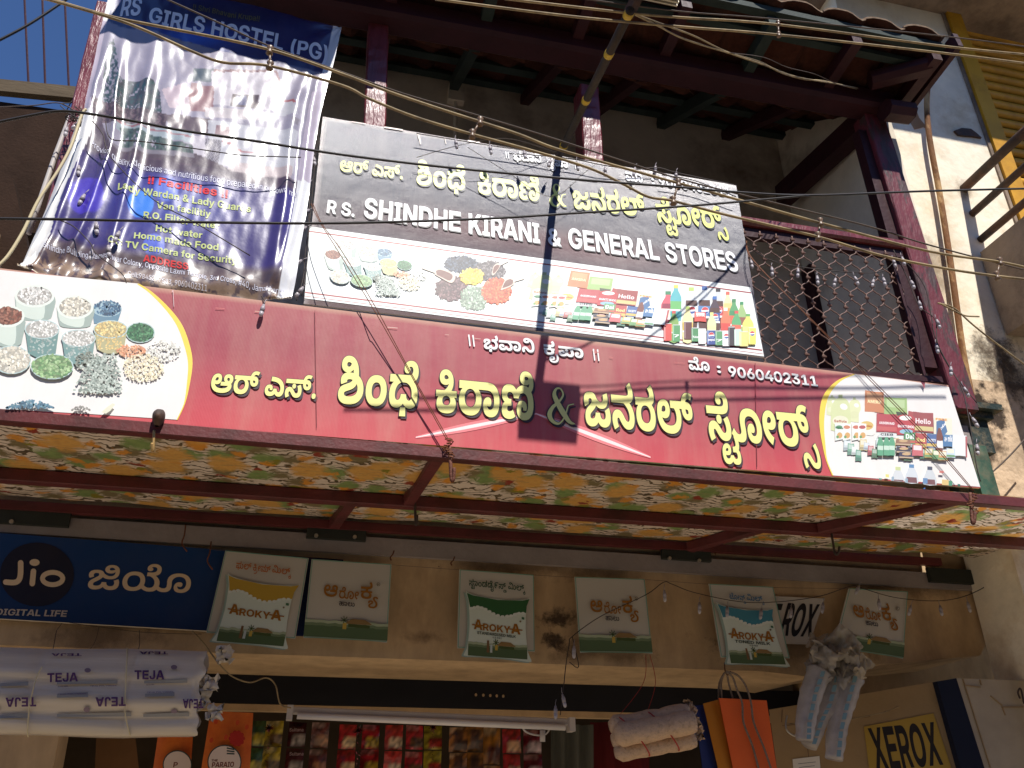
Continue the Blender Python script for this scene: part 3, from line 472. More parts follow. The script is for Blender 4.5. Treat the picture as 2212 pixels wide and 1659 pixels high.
248,7,44,51,-1,-22,0,-22,10,0,18,22,10,23,0,6,0,10,-1,8,-3,3,-2,-1,-2,0,1,0,1,0,3,-4,5,-8,4,-10,2,-7,0,35,1,6,-1,6,-3,4,-5,1,-4,0,-1,0,-2,1,-1,-1,2,2,2,8,3,12,1,9,0,18,0,22,-11,0,-16,-22,-11,-21,0,-10,0,-14,2,-10,5,-3,3,9,0,-4,-3,-10,-5,-14,-2,9,62,9,10,5,0,8,-10,5,-18,0,-8,-2,-6,-4,0,-7,12,-5,9,126,9,12,5,0,7,-6,4,-8,2,-18,0,-10,-5,0,-8,10,-5,4,7,44,1,11,129,0,1,-11,38,256,16,-10,-11,-22,-6,-26,0,-18,4,-8,8,0,9,6,6,10,4,18,0,8,-4,0,-7,-6,-3,-10,0,-8,2,1,2,3,1,0,-1,-2,-2,0,-4,8,-5,18,0,12,4,4,6,0,10,-4,8,-10,4,-10,2,-14,1,-11,0,-63,0,1,11,69,0,16,0,20,-2,14,-4,14,-6,6,-11,43,322,-1,-34,8,-16,15,0,17,12,11,20,6,24,0,14,-3,8,-7,0,-9,-8,-7,-16,-5,-20,0,-10,2,-8,3,-3,1,5,9,2,-1,6,-3,8,-1,5,0,10,0,10,3,0,6,-6,3,-12,0,-10,-3,-6,-7,0,-12,12,-9,22,-6,32,0,20,4,12,8,0,12,-14,9,-11,3,13,10,18,-4,20,-14,0,-18,-14,-13,-32,-8,19,428,-1,-24,7,-11,6,17,8,6,-5,16,-5,22,0,12,6,0,12,-8,9,-16,7,-9,2,13,10,14,-3,20,-9,14,-13,0,-16,-10,-10,-22,-6,
540,18,46,34,-1,-18,4,-10,9,0,10,8,7,16,4,22,0,14,-5,1,-5,0,-2,-2,-3,-1,-1,-15,1,0,2,0,2,-4,2,-8,0,-6,-3,0,-7,10,-4,26,0,12,6,1,5,23,0,2,-6,10,-5,14,0,8,2,4,5,0,6,-6,9,-7,4,23,5,8,-5,8,-11,0,-13,-10,-9,-18,-4,-20,0,-14,2,-10,5,-5,4,11,0,-6,-4,-12,-5,-16,-2,4,75,-14,3,15,23,0,3,-15,8,80,27,-8,4,0,6,8,4,12,0,8,-4,0,-6,-8,-4,18,7,44,1,11,105,0,10,0,10,1,4,2,2,2,0,4,-6,6,-5,3,21,6,8,-6,8,-9,0,-7,-4,-6,-10,-4,-16,-3,-13,0,19,172,-1,-24,7,-11,6,15,8,8,-5,16,-5,22,0,12,6,0,12,-8,9,-16,7,-11,2,15,10,12,-3,22,-9,12,-13,0,-16,-10,-10,-20,-6,44,296,-1,-32,8,-18,15,0,17,12,11,20,6,24,0,14,-3,8,-7,0,-9,-8,-7,-16,-5,-11,0,-6,0,-12,2,-8,3,-1,1,5,9,2,-1,6,-3,6,-1,16,0,8,3,0,6,-6,3,-10,0,-10,-3,-6,-7,0,-12,10,-9,24,-6,34,0,22,4,12,8,0,13,-16,9,-9,3,17,7,12,-3,14,-8,8,-9,0,-14,-16,-13,-32,-8,4,333,44,1,11,41,0,1,-11,37,422,26,-18,10,1,10,1,1,0,7,12,11,20,5,22,0,12,-1,7,-2,-11,-8,-4,1,-8,1,-10,0,-10,-2,-8,-7,1,-5,1,-3,0,-4,8,-5,10,0,6,2,0,4,-2,2,-4,1,-6,0,-3,0,-61,0,1,11,61,0,10,0,14,-2,10,-4,6,-6,1,-3,0,-7,-18,-7,20,576,-1,-22,4,-12,8,0,8,4,4,6,4,7,2,1,-1,-19,-1,1,9,109,0,1,-9,-19,1,1,1,4,-1,8,-4,4,-5,0,-8,-10,-8,-22,-4,10,606,9,12,6,0,7,-6,4,-12,2,-16,0,-12,-2,-6,-4,0,-7,14,-6,34,577,33,3,3,8,1,14,5,6,6,1,3,1,2,0,2,-4,5,-8,3,-10,0,-8,-2,0,-4,4,-2,6,-1,3,0,8,0,10,4,5,4,9,-8,-4,-2,-8,-3,-12,-3,-18,0,-12,3,-8,5,0,10,16,7,28,0,18,-5,10,-9,0,-11,-10,-8,-5,-3,21,681,-6,0,-8,-18,-11,-30,-6,-21,0,-8,0,-18,1,-7,1,5,9,6,-1,16,-1,9,0,26,0,24,9,1,8,0,3,-4,6,-1,2,17,4,6,-4,4,-8,33,766,36,-10,-7,-16,-4,-24,0,-16,5,-3,3,5,9,2,-2,6,-3,10,-2,14,0,10,4,0,5,-6,3,-10,0,-10,-3,-6,-6,1,-5,1,-1,0,-6,10,-9,16,-6,9,-2,-11,-10,-14,3,-20,10,-12,12,0,15,12,11,20,6,24,0,16,-4,8,-6,49,804,-1,-18,4,-10,9,0,10,8,7,16,4,22,0,14,-5,1,-5,0,-2,-2,-3,1,-1,-17,1,0,2,0,2,-4,2,-8,0,-6,-3,0,-7,10,-4,26,0,12,6,1,5,23,0,2,-6,10,-5,18,0,8,6,0,8,-6,8,-12,7,-14,4,-7,2,35,1,10,-3,14,-8,6,-10,1,-5,0,-8,-10,-9,-18,-4,-20,0,-14,2,-10,5,-5,4,11,0,-6,-4,-12,-5,-16,-2,18,777,44,1,11,105,0,12,0,8,1,4,2,2,2,0,4,-6,6,-5,3,21,6,10,-6,6,-9,0,-7,-4,-6,-10,-4,-16,-3,-13,0,21,942,-1,-24,7,-7,5,11,10,8,-5,16,-6,22,0,12,6,0,12,-8,9,-16,6,-11,3,21,5,12,-3,18,-8,12,-11,1,-7,0,-4,-6,-9,-12,-7,-16,-3,4,939,44,1,11,41,0,1,-11,37,1028,26,-18,10,1,10,1,1,0,7,10,11,20,5,24,0,12,-1,7,-2,-11,-8,-4,1,-8,1,-10,0,-10,-2,-8,-7,1,-5,1,-3,0,-4,8,-5,10,0,6,2,0,4,-2,2,-4,1,-6,0,-3,0,-61,0,1,11,59,0,12,0,14,-2,10,-4,4,-6,1,-3,0,-7,-16,-7,
257,7,73,34,-1,-18,4,-10,9,0,10,8,7,14,4,24,0,12,-5,1,-5,0,-2,0,-3,-1,-1,-17,1,2,2,0,2,-4,2,-8,0,-8,-3,0,-7,12,-4,24,0,12,6,3,5,23,0,0,-6,12,-5,11,0,4,0,8,2,6,4,4,6,1,4,0,9,-10,15,-20,12,-24,7,-11,0,-6,0,-6,-2,0,-5,6,-2,10,0,10,4,1,4,23,-1,-2,-6,-12,-7,-16,-3,-18,0,-16,3,-8,6,0,9,8,6,16,3,13,0,20,0,34,-8,24,-14,12,-18,1,-11,0,-7,-4,-9,-10,-7,-12,-4,-12,-1,-16,0,-14,2,-12,6,-3,3,11,0,-6,-4,-14,-5,-16,-2,19,178,-1,-24,7,-11,6,17,8,6,-5,16,-5,22,0,12,6,0,12,-8,9,-16,7,-9,2,13,10,14,-3,20,-9,12,-13,0,-16,-10,-10,-20,-6,44,304,-1,-34,8,-18,15,0,17,12,11,22,6,22,0,16,-3,6,-7,0,-9,-8,-7,-16,-5,-11,0,-6,0,-12,2,-8,3,-1,1,5,9,2,-1,6,-3,6,-1,16,0,8,3,0,6,-6,3,-10,0,-10,-3,-6,-7,0,-12,12,-9,22,-6,34,0,22,4,12,8,0,13,-14,9,-11,3,17,7,12,-3,14,-8,8,-9,0,-14,-16,-13,-32,-8,4,341,44,1,11,39,0,1,-11,37,430,26,-20,10,1,10,1,1,0,7,12,11,20,5,22,0,14,-1,5,-2,-9,-8,-4,1,-8,1,-12,0,-10,-2,-6,-7,1,-5,1,-3,0,-4,6,-5,10,0,6,2,0,4,-2,2,-4,1,-6,0,-3,0,-61,0,1,11,61,0,10,0,16,-2,10,-4,4,-6,1,-3,0,-7,-18,-7,30,470,-37,-16,6,0,8,6,4,5,2,1,-1,-13,0,1,8,35,0,-3,-1,4,2,4,4,0,5,-4,4,-1,3,19,3,2,-3,4,-6,0,-6,-6,-5,-1,-2,1,2,27,0,1,-8,-13,0,1,1,4,-2,6,-4,0,-8,-16,-6,8,496,-29,6,3,0,5,-6,3,-16,0,-8,-3,0,-5,8,-3,
561,21,35,101,-1,-10,0,-14,3,-12,7,-10,6,-6,4,-4,1,-8,0,-6,-3,0,-6,4,-6,7,-3,-21,-4,-6,3,-6,9,0,9,8,7,16,5,18,0,12,-3,12,-5,8,-7,8,-4,8,-2,14,0,8,5,0,8,-6,9,-7,4,23,5,8,-5,8,-10,1,-6,0,-10,-22,-11,8,68,29,-8,3,0,6,8,4,12,0,8,-4,0,-6,-8,-3,18,7,44,1,11,87,0,12,0,8,1,4,2,2,2,0,4,-6,6,-5,3,21,6,10,-6,6,-9,0,-7,-4,-6,-10,-4,-16,-3,-13,0,50,92,-37,-14,4,-6,7,0,10,8,7,14,4,18,0,12,-5,0,-8,-12,-6,-20,0,-10,3,-1,1,3,7,2,-2,8,-2,12,0,4,2,0,2,-4,1,-8,0,-8,-4,0,-8,2,-4,8,-1,12,0,8,4,1,2,19,0,0,-3,8,-3,12,0,6,2,0,6,-10,4,-5,1,9,6,6,-1,12,-4,8,-5,0,-9,-8,-6,-12,-2,-20,0,-12,4,-5,4,11,1,-4,-4,-10,-4,-10,-1,17,137,-17,1,8,9,0,4,0,6,0,2,2,2,2,0,3,-4,6,-3,3,19,3,4,-4,4,-7,0,-8,-8,-6,-10,-2,-7,0,38,266,16,-10,-11,-22,-6,-26,0,-18,4,-10,8,0,9,8,6,10,4,16,0,10,-4,0,-7,-6,-3,-10,0,-8,2,1,2,3,1,-2,-1,0,-2,0,-4,8,-5,18,0,10,4,6,6,0,10,-6,8,-8,4,-10,2,-14,1,-11,0,-63,0,1,11,69,0,14,0,22,-2,14,-4,12,-6,8,-11,12,316,-1,-22,6,-14,12,0,16,12,11,24,7,34,0,24,-7,10,-12,0,-15,-12,-12,-24,-6,9,346,9,14,9,0,14,-14,9,-22,0,-14,-4,-4,-7,0,-12,14,-9,58,437,-1,-16,0,-22,11,1,12,0,5,8,10,12,7,11,2,7,-2,-35,0,1,11,99,0,12,0,8,1,6,2,0,2,0,4,-6,6,-3,3,19,6,10,-6,6,-9,0,-7,-4,-6,-6,-3,-6,-2,-8,-1,-3,0,3,2,6,-1,10,-4,4,-7,0,-5,0,-2,-6,-3,-4,-3,-14,-4,-16,0,-12,2,-8,5,0,9,14,6,13,0,6,0,8,-2,5,-1,10,-3,12,-9,0,-13,-10,-9,-18,-4,-26,0,-18,5,-7,6,11,1,-6,-5,-12,-5,-14,-2,31,450,10,8,6,3,4,23,0,2,-5,12,-5,14,0,8,1,6,5,0,7,-4,6,-8,3,-8,0,-6,-1,0,-4,6,-1,6,0,6,1,4,3,0,5,-4,4,-12,4,-16,1,-9,0,-5,0,-12,0,-18,-3,-12,-6,-6,-8,0,-12,8,-5,74,599,-1,-16,0,-20,11,1,12,0,5,6,10,12,7,11,2,7,-2,-33,0,1,11,93,0,14,0,10,2,6,2,2,4,1,1,0,4,-10,4,-14,0,-10,-4,0,-4,1,-1,-5,5,2,1,4,1,6,0,8,-3,0,-5,-8,-3,-14,0,-8,5,0,7,8,6,16,4,22,0,18,-5,8,-8,0,-10,-4,-6,-10,-4,-10,-2,-14,-2,-11,0,15,4,11,-1,6,-1,10,-4,4,-6,0,-6,0,-2,-6,-3,-4,-3,-14,-4,-16,0,-12,2,-8,5,0,9,16,6,16,0,8,-2,5,-1,12,-3,10,-10,0,-12,-10,-9,-18,-4,-26,0,-18,5,-7,6,13,1,-6,-5,-14,-5,-14,-2,31,612,10,10,6,1,4,23,0,2,-5,12,-5,14,0,8,1,6,5,0,7,-4,6,-6,3,-10,0,-4,-1,0,-4,4,-1,8,0,6,1,2,3,0,5,-4,4,-10,4,-18,1,-9,0,-5,0,-12,0,-18,-3,-12,-6,-6,-8,0,-12,8,-5,53,682,-42,-20,5,-10,9,0,10,8,8,16,4,18,0,10,-3,6,-5,0,-8,-14,-6,-13,0,-4,0,-10,1,-3,2,1,7,4,-1,8,-2,10,0,6,2,0,4,-4,2,-8,0,-6,-2,-4,-4,1,-3,1,-1,0,-5,12,-6,17,0,8,0,16,3,10,6,0,10,-8,8,-5,3,6,2,6,4,0,5,-6,5,-5,2,15,7,8,-4,8,-7,0,-8,-6,-5,-1,-2,-1,3,6,-3,6,-9,0,-13,-12,-10,-24,-5,52,852,28,-18,-7,-26,0,-20,5,-14,8,-6,8,0,10,8,8,14,5,14,3,20,1,15,0,49,0,1,-11,-45,0,-12,0,-16,-1,-10,-2,-6,-3,-4,-4,0,-5,2,-3,4,-5,10,-4,11,0,2,0,6,0,2,2,0,3,-4,2,-14,0,-12,-4,-3,-4,-2,-1,0,-4,0,-6,6,-6,12,-2,9,0,5,0,1,-11,-1,0,-14,0,-24,5,-14,11,1,7,0,4,6,8,14,8,20,4,28,0,16,-7,35,993,-1,-12,0,-14,3,-12,7,-10,6,-6,4,-4,1,-8,0,-6,-3,0,-6,6,-6,5,-3,-21,-4,-6,3,-6,9,0,9,8,7,16,5,18,0,12,-3,12,-5,8,-7,8,-4,8,-2,14,0,8,5,0,8,-6,9,-5,4,21,5,8,-5,8,-10,1,-6,0,-10,-20,-11,8,958,29,-8,3,0,6,8,4,12,0,8,-4,0,-6,-8,-3,4,897,44,1,11,113,0,1,-11,38,1058,26,-18,10,1,10,1,1,0,7,10,11,20,5,15,0,8,0,14,-1,5,-2,-9,-8,-4,1,-8,1,-10,0,-12,-2,-6,-7,1,-5,1,-3,0,-4,6,-5,12,0,6,2,0,4,-2,2,-4,1,-6,0,-5,0,-59,0,1,11,59,0,10,0,16,-2,10,-4,4,-6,1,-3,0,-7,-16,-7,23,1054,-37,-10,3,-6,7,1,3,0,6,12,9,22,4,15,0,20,0,22,-8,3,-6,-1,1,4,-1,2,-4,0,-6,-8,-6,-10,-2,-16,0,-12,3,-3,3,3,0,-4,-4,-12,-2,29,1070,-29,6,2,1,2,19,0,0,-2,8,-3,8,0,6,1,2,3,0,3,0,-3,-6,-1,-12,0,-10,3,0,6,4,3,8,2,8,0,2,0,3,-1,-7,0,-4,1,-10,0,-3,0,-3,0,-12,0,-16,-6,0,-8,4,-2,8,1112,-22,4,1,-2,2,-2,1,-6,0,-2,-1,0,-2,2,-1,
328,11,62,42,-1,-16,3,-12,6,-6,9,0,13,10,11,20,7,15,0,8,0,14,-4,8,-6,0,-8,-8,-7,-14,-4,-22,0,-12,3,-3,2,3,9,4,-2,10,-3,16,0,6,3,0,5,-4,2,-12,0,-8,-3,-6,-7,1,-5,1,-1,0,-3,4,-5,6,-3,8,-1,7,0,14,0,12,6,3,5,23,0,2,-5,10,-6,20,0,8,4,0,7,-6,4,-10,3,-5,1,17,6,10,-2,14,-5,6,-8,1,-4,0,-7,-18,-10,-19,0,-8,0,-16,2,-12,5,-5,5,11,0,-6,-5,-14,-5,-16,-2,13,41,41,-12,2,-10,7,0,7,8,5,16,4,15,0,3,-11,-8,0,-6,-2,0,-3,6,-3,7,-1,19,109,28,1,10,15,0,8,0,6,2,0,3,-6,3,-5,1,17,7,6,-1,8,-3,4,-3,2,-4,0,-4,-4,-5,-6,-3,-10,-2,-8,-1,-5,0,35,93,44,1,11,23,0,14,0,10,2,6,2,2,4,1,1,0,4,-8,4,-16,0,-8,-4,0,-4,1,-1,-7,5,2,1,4,1,8,0,6,-3,0,-5,-8,-3,-14,0,-8,5,0,7,8,6,16,4,24,0,16,-5,8,-8,0,-10,-4,-6,-8,-4,-10,-2,-16,-2,-11,0,57,178,-1,-24,7,-9,6,15,8,8,-5,14,-5,18,0,8,4,0,7,-2,4,0,5,1,2,0,8,14,11,26,5,34,0,24,-5,16,-9,8,-11,0,-15,-10,-11,-22,-6,-26,0,-18,4,-8,8,0,9,6,6,10,4,16,0,10,-4,0,-7,-6,-3,-10,0,-8,2,1,2,3,1,-2,-1,0,-2,0,-4,8,-5,18,0,10,4,6,6,0,11,-8,10,-18,6,-24,0,-16,-4,-8,-7,1,-5,0,-2,2,-5,0,-4,1,-3,0,-6,-10,-8,-18,-3,34,420,36,-10,-7,-16,-4,-24,0,-16,5,-3,3,5,9,2,-2,6,-3,10,-2,5,0,10,0,10,4,0,5,-6,3,-12,0,-8,-3,-6,-6,1,-5,1,-1,0,-6,10,-9,16,-6,9,-2,-11,-10,-14,3,-20,10,-12,12,0,15,12,11,20,6,24,0,16,-4,8,-6,41,527,-1,-12,0,-14,3,-12,7,-10,6,-6,4,-4,1,-8,0,-6,-3,0,-6,4,-6,7,-3,-21,-4,-6,3,-6,9,0,9,8,7,16,5,22,0,16,-5,12,-10,8,-4,8,-2,14,0,8,5,0,11,-10,9,-18,8,-9,1,-73,0,1,11,113,0,1,-11,-5,0,1,2,10,-3,12,-8,8,-10,1,-5,0,-10,-22,-11,38,592,26,-18,10,1,10,1,1,0,7,10,11,20,5,15,0,8,0,14,-1,5,-2,-9,-8,-4,1,-8,1,-10,0,-12,-2,-6,-7,1,-5,1,-3,0,-4,6,-5,12,0,6,2,0,4,-2,2,-4,1,-6,0,-5,0,-59,0,1,11,59,0,10,0,16,-2,10,-4,4,-6,1,-3,0,-7,-16,-7,23,588,-37,-10,3,-6,7,1,3,0,6,12,9,22,4,15,0,20,0,22,-8,3,-6,-1,1,4,-1,2,-4,0,-6,-8,-6,-12,-2,-14,0,-12,3,-3,3,3,0,-6,-4,-12,-2,29,604,-29,4,2,3,2,17,0,2,-2,8,-3,8,0,6,1,2,3,0,3,0,-3,-6,-1,-12,0,-10,3,0,6,4,3,8,2,8,0,2,0,3,-1,-7,0,-4,1,-10,0,-3,0,-3,0,-12,0,-16,-6,0,-8,4,-2,8,646,-22,2,1,0,2,-2,1,-6,0,-2,-1,0,-2,2,-1,
54,0,
51,2,4,23,44,-5,102,69,0,-5,-102,8,36,-2,-20,11,0,14,20,11,30,0,20,-11,0,-14,-20,-11,
0,0,
131,1,58,109,-2,-30,0,-44,11,-24,18,1,12,0,8,12,12,24,12,19,6,61,19,6,2,8,5,4,5,0,7,-12,7,-13,0,-8,0,-10,-3,-8,-6,0,-8,8,-9,18,-10,13,-7,139,-79,-65,0,-115,64,-12,7,-22,15,-14,15,0,19,20,17,36,10,48,0,34,-9,18,-16,0,-16,-8,-12,-18,-10,-11,-5,-59,-21,-10,-4,-12,-8,0,-11,10,-7,18,-5,28,0,30,8,24,13,14,18,1,10,53,0,0,-12,-8,-21,-22,-18,-15,-6,-15,-5,-16,-6,-42,-6,
78,1,16,39,58,0,17,10,36,22,31,13,11,63,0,-12,-14,-20,-32,-10,-33,0,-30,8,-28,20,-28,15,-17,-61,0,-22,19,-22,44,
78,1,16,13,-29,14,17,20,28,8,28,0,30,-10,33,-18,32,-13,14,63,0,14,-11,20,-31,10,-36,1,-17,0,-24,-22,-44,-21,-19,
129,2,4,103,5,1,102,55,0,1,-102,4,29,44,1,25,203,0,1,-25,
54,1,4,15,-31,15,56,61,0,-29,-56,
54,1,8,40,-2,-22,11,0,14,22,11,28,0,22,-11,0,-14,-22,-11,
54,2,8,40,-2,-22,11,0,14,22,11,28,0,22,-11,0,-14,-22,-11,8,40,64,-22,11,0,14,22,11,28,0,22,-11,0,-14,-22,-11,
129,2,12,92,-2,-52,18,-28,34,0,46,28,34,52,18,74,0,52,-18,28,-34,0,-46,-28,-34,-52,-18,12,148,24,24,12,12,21,0,31,-12,22,-24,12,-38,0,-24,-12,-12,-22,0,-31,12,-21,24,-12,
129,2,4,37,0,1,26,195,0,1,-26,7,171,146,1,-146,-63,0,1,116,-65,-22,1,29,73,23,
129,1,28,25,0,1,24,107,45,12,5,20,9,12,11,0,13,-12,9,-18,6,-28,0,-22,-7,-12,-12,1,-8,-59,0,0,16,26,24,48,13,64,0,48,-11,28,-21,1,-14,0,-10,-16,-17,-30,-15,-19,-9,-55,-25,123,0,1,-26,
129,1,30,92,-2,-52,14,-24,23,1,14,63,0,0,-8,12,-12,22,-6,30,0,22,6,12,11,0,13,-14,10,-24,5,-15,0,-39,0,1,19,67,32,-117,0,1,27,195,0,1,-26,-89,-42,1,7,34,1,48,-9,22,-19,0,-27,-26,-21,-50,-12,
129,2,7,9,30,1,26,125,90,67,0,-123,-90,177,0,1,-26,4,153,0,1,91,61,0,1,-91,
129,1,33,96,-2,-48,12,-28,21,-1,14,63,0,0,-6,14,-10,22,-6,28,0,20,6,12,12,0,15,-12,12,-20,6,-32,0,-26,-7,-3,-7,-59,0,9,86,193,0,1,-27,-131,0,-5,-31,12,5,28,6,38,0,34,-8,28,-13,14,-18,1,-11,0,-15,-26,-23,-50,-13,
129,2,21,98,-2,-50,13,-28,22,1,15,0,12,20,23,19,13,69,50,71,0,-91,-66,-13,0,4,3,14,7,20,5,17,0,28,0,42,-12,24,-21,0,-29,-26,-22,-50,-13,12,142,23,22,7,12,11,0,14,-12,11,-22,6,-26,0,-22,-6,-12,-11,0,-14,12,-11,22,-7,
129,1,7,47,0,121,118,-139,0,1,28,207,0,1,-27,-119,-119,
129,3,24,94,-2,-50,10,-28,19,0,22,18,15,32,10,23,2,-30,2,-32,17,0,25,26,18,46,10,62,0,46,-10,26,-18,0,-25,-34,-17,-27,-2,22,-2,32,-10,18,-15,0,-22,-28,-19,-52,-10,12,142,21,22,5,12,10,0,12,-12,9,-22,6,-26,0,-22,-6,-12,-9,0,-13,12,-9,20,-5,12,142,87,18,4,10,9,0,11,-10,8,-18,5,-26,0,-18,-5,-10,-8,0,-11,10,-9,18,-4,
129,2,21,160,148,50,-13,28,-23,1,-15,0,-12,-20,-22,-17,-14,-67,-49,-69,0,93,65,15,0,-4,-3,-14,-7,-20,-4,-15,0,-28,0,-44,11,-22,21,0,29,26,23,50,13,12,116,122,-22,-6,-12,-11,0,-14,12,-12,22,-6,26,0,22,6,12,12,0,14,-12,11,-22,6,
146,2,14,3,0,101,146,87,0,103,-146,-73,0,-41,67,-8,15,-20,31,-9,19,19,0,-10,-19,-18,-31,-9,-15,-41,-67,4,69,29,1,27,155,0,1,-27,
129,3,18,21,0,1,146,121,0,32,0,44,-10,22,-17,1,-11,0,-8,-12,-13,-24,-9,-17,-2,18,-1,30,-8,16,-16,0,-22,-22,-19,-46,-10,-31,0,9,85,26,53,0,22,0,24,9,0,14,-12,8,-18,4,-13,0,-53,0,10,85,86,51,0,12,0,16,4,10,8,1,5,0,8,-20,9,-17,0,-49,0,
145,1,36,151,-2,-40,0,-62,18,-36,33,0,47,36,34,62,18,41,0,26,0,46,-8,34,-14,22,-20,3,-13,-65,0,-2,6,-12,10,-16,6,-20,4,-11,0,-24,0,-32,-11,-18,-21,0,-29,16,-20,34,-11,25,0,12,0,20,3,16,7,12,9,3,6,67,0,-4,-12,-20,-20,-36,-15,-44,-7,
141,2,20,127,0,-75,0,1,28,73,0,28,0,36,10,18,20,0,30,-18,20,-36,10,-27,0,-73,0,1,28,79,0,44,0,66,-18,34,-33,0,-45,-34,-32,-66,-18,4,87,146,1,-146,-65,0,1,146,
123,1,12,21,0,1,146,215,0,1,-29,-147,0,1,-30,137,0,1,-27,-135,0,1,-32,149,0,1,-28,
118,1,10,21,0,1,146,207,0,1,-29,-139,0,1,-33,133,0,1,-27,-131,0,1,-57,
147,1,35,108,-2,-62,18,-34,34,0,46,36,34,62,18,41,0,26,0,44,-8,34,-13,22,-19,5,-12,-67,0,-2,5,-10,9,-16,6,-20,3,-11,0,-24,0,-32,-11,-18,-21,0,-29,18,-20,34,-11,42,0,28,7,16,12,1,8,-59,0,1,24,127,0,1,-19,0,-18,-34,-28,-58,-15,
144,1,12,21,0,1,146,67,0,1,-58,117,0,1,58,67,0,1,-146,-65,0,1,60,-115,0,1,-60,
81,1,12,13,0,1,27,37,0,1,92,-35,0,1,27,139,0,1,-27,-35,0,1,-92,37,0,1,-27,
114,1,16,62,-2,-52,24,1,23,1,10,63,0,1,-11,0,-9,20,-10,32,0,18,10,1,9,1,102,67,0,1,-102,0,-22,-52,-24,
140,3,10,69,28,1,40,10,6,20,13,20,12,11,6,69,41,79,0,-121,-73,-5,0,4,21,0,1,146,67,0,1,-146,4,203,0,-81,64,39,25,121,-89,
112,1,6,21,0,1,146,67,0,1,-118,131,0,1,-28,
181,1,46,21,0,1,146,99,0,43,-62,2,-5,8,-14,10,-16,6,-14,5,-5,-17,0,2,5,8,14,10,16,8,14,3,5,43,62,99,0,1,-146,-65,0,1,65,0,5,0,15,2,16,0,17,1,7,9,0,-4,-8,-10,-17,-8,-16,-8,-14,-3,-5,-43,-65,-53,0,-45,65,-2,5,-8,14,-10,16,-10,17,-3,8,9,0,0,-7,2,-17,0,-16,0,-15,1,-5,1,-65,
146,1,28,21,0,1,146,69,0,89,-70,4,-3,14,-12,14,-14,9,-6,-7,-9,0,7,-2,18,0,17,1,5,1,67,67,0,1,-146,-69,0,-77,63,-6,5,-16,14,-20,17,-9,10,13,3,0,-11,2,-19,0,-14,1,-5,1,-63,
149,2,12,110,-2,-62,18,-36,33,0,47,36,34,62,18,78,0,64,-18,36,-34,0,-47,-36,-33,-64,-18,12,170,27,34,10,18,21,0,29,-18,21,-34,11,-42,0,-32,-11,-18,-21,0,-29,18,-21,32,-10,
127,1,22,21,0,1,146,119,0,32,0,50,-12,26,-22,0,-30,-26,-22,-50,-12,-33,0,-77,0,1,28,75,0,16,0,22,5,10,9,0,13,-10,10,-22,5,-15,0,-45,0,1,-118,
149,3,4,125,51,55,0,105,-63,-59,0,12,110,-2,-62,18,-36,33,0,47,36,34,62,18,78,0,64,-18,36,-34,0,-47,-36,-33,-64,-18,12,170,27,34,10,18,21,0,29,-18,21,-34,11,-42,0,-32,-11,-18,-21,0,-29,18,-21,32,-10,
131,2,22,21,0,1,146,119,0,34,0,48,-12,26,-22,0,-30,-26,-21,-52,-12,-33,0,-73,0,1,27,75,0,16,0,20,5,12,9,0,13,-12,10,-22,5,-13,0,-47,0,1,-118,4,185,0,-65,66,71,0,67,-66,
132,1,46,96,-2,-54,11,-28,23,1,16,63,0,2,-7,14,-11,24,-6,34,0,22,5,14,7,0,10,-10,6,-24,5,-17,2,-29,3,-42,5,-44,20,1,16,0,13,30,21,50,11,68,0,50,-12,28,-21,1,-15,-59,0,-2,10,-28,11,-21,0,-14,0,-20,-4,-12,-8,0,-9,10,-6,20,-4,19,-2,27,-3,24,-2,34,-8,22,-10,12,-13,1,-8,0,-15,-28,-20,-54,-11,
128,1,8,9,117,1,29,241,0,1,-29,-85,0,1,-117,-65,0,1,117,
141,1,20,104,-2,-54,13,-30,24,1,16,1,95,65,0,1,-92,0,-8,14,-13,26,-7,34,0,26,7,14,13,1,8,1,92,65,0,1,-95,0,-16,-30,-24,-54,-13,
144,1,14,103,0,-99,146,73,0,43,-67,10,-15,18,-32,13,-19,-19,0,10,19,18,32,9,15,43,67,73,0,-97,-146,
202,1,38,81,0,-77,146,71,0,33,-68,4,-10,6,-19,8,-19,5,-9,-13,0,4,9,6,19,8,19,7,10,33,68,67,0,35,-68,4,-10,8,-19,8,-19,5,-9,-13,0,4,9,6,19,8,19,5,10,31,68,73,0,-77,-146,-73,0,-37,76,-4,8,-10,22,-5,14,19,0,-6,-14,-8,-22,-3,-8,-39,-76,
142,1,32,3,0,123,86,1,-24,-111,84,75,0,31,-24,6,-4,12,-10,12,-10,7,-5,-17,0,6,5,12,10,12,10,7,4,31,24,73,0,-107,-82,1,23,119,-87,-75,0,-37,29,-6,4,-10,8,-10,8,-3,4,9,0,-4,-4,-10,-8,-10,-8,-5,-4,-39,-29,
140,1,16,111,0,1,53,-107,93,77,0,47,-43,6,-6,12,-12,7,-5,-11,0,6,5,10,12,7,6,47,43,77,0,-105,-93,1,-53,
0,0,
112,2,36,62,-2,-32,7,-18,14,0,19,12,11,22,8,30,3,34,2,22,2,10,3,1,3,1,1,0,3,-6,5,-14,3,-20,0,-14,-3,-10,-5,1,-4,-59,0,2,11,24,16,40,8,31,0,22,0,34,-4,24,-10,12,-13,1,-8,1,-70,-61,0,1,15,-1,0,-6,-6,-16,-7,-22,-4,15,114,19,18,5,12,8,1,5,1,10,-4,-1,-8,-1,-10,-1,-10,-1,-16,-1,-16,-3,-8,-5,0,-7,8,-5,12,-3,
121,2,21,143,-2,-14,0,-22,4,-18,8,-5,6,1,-16,-61,0,1,146,63,0,1,-57,3,0,6,6,18,7,22,3,13,0,28,0,40,-13,22,-24,0,-33,-22,-24,-40,-13,12,138,23,20,7,10,13,0,18,-10,12,-20,7,-26,0,-20,-7,-12,-13,0,-17,12,-13,20,-7,
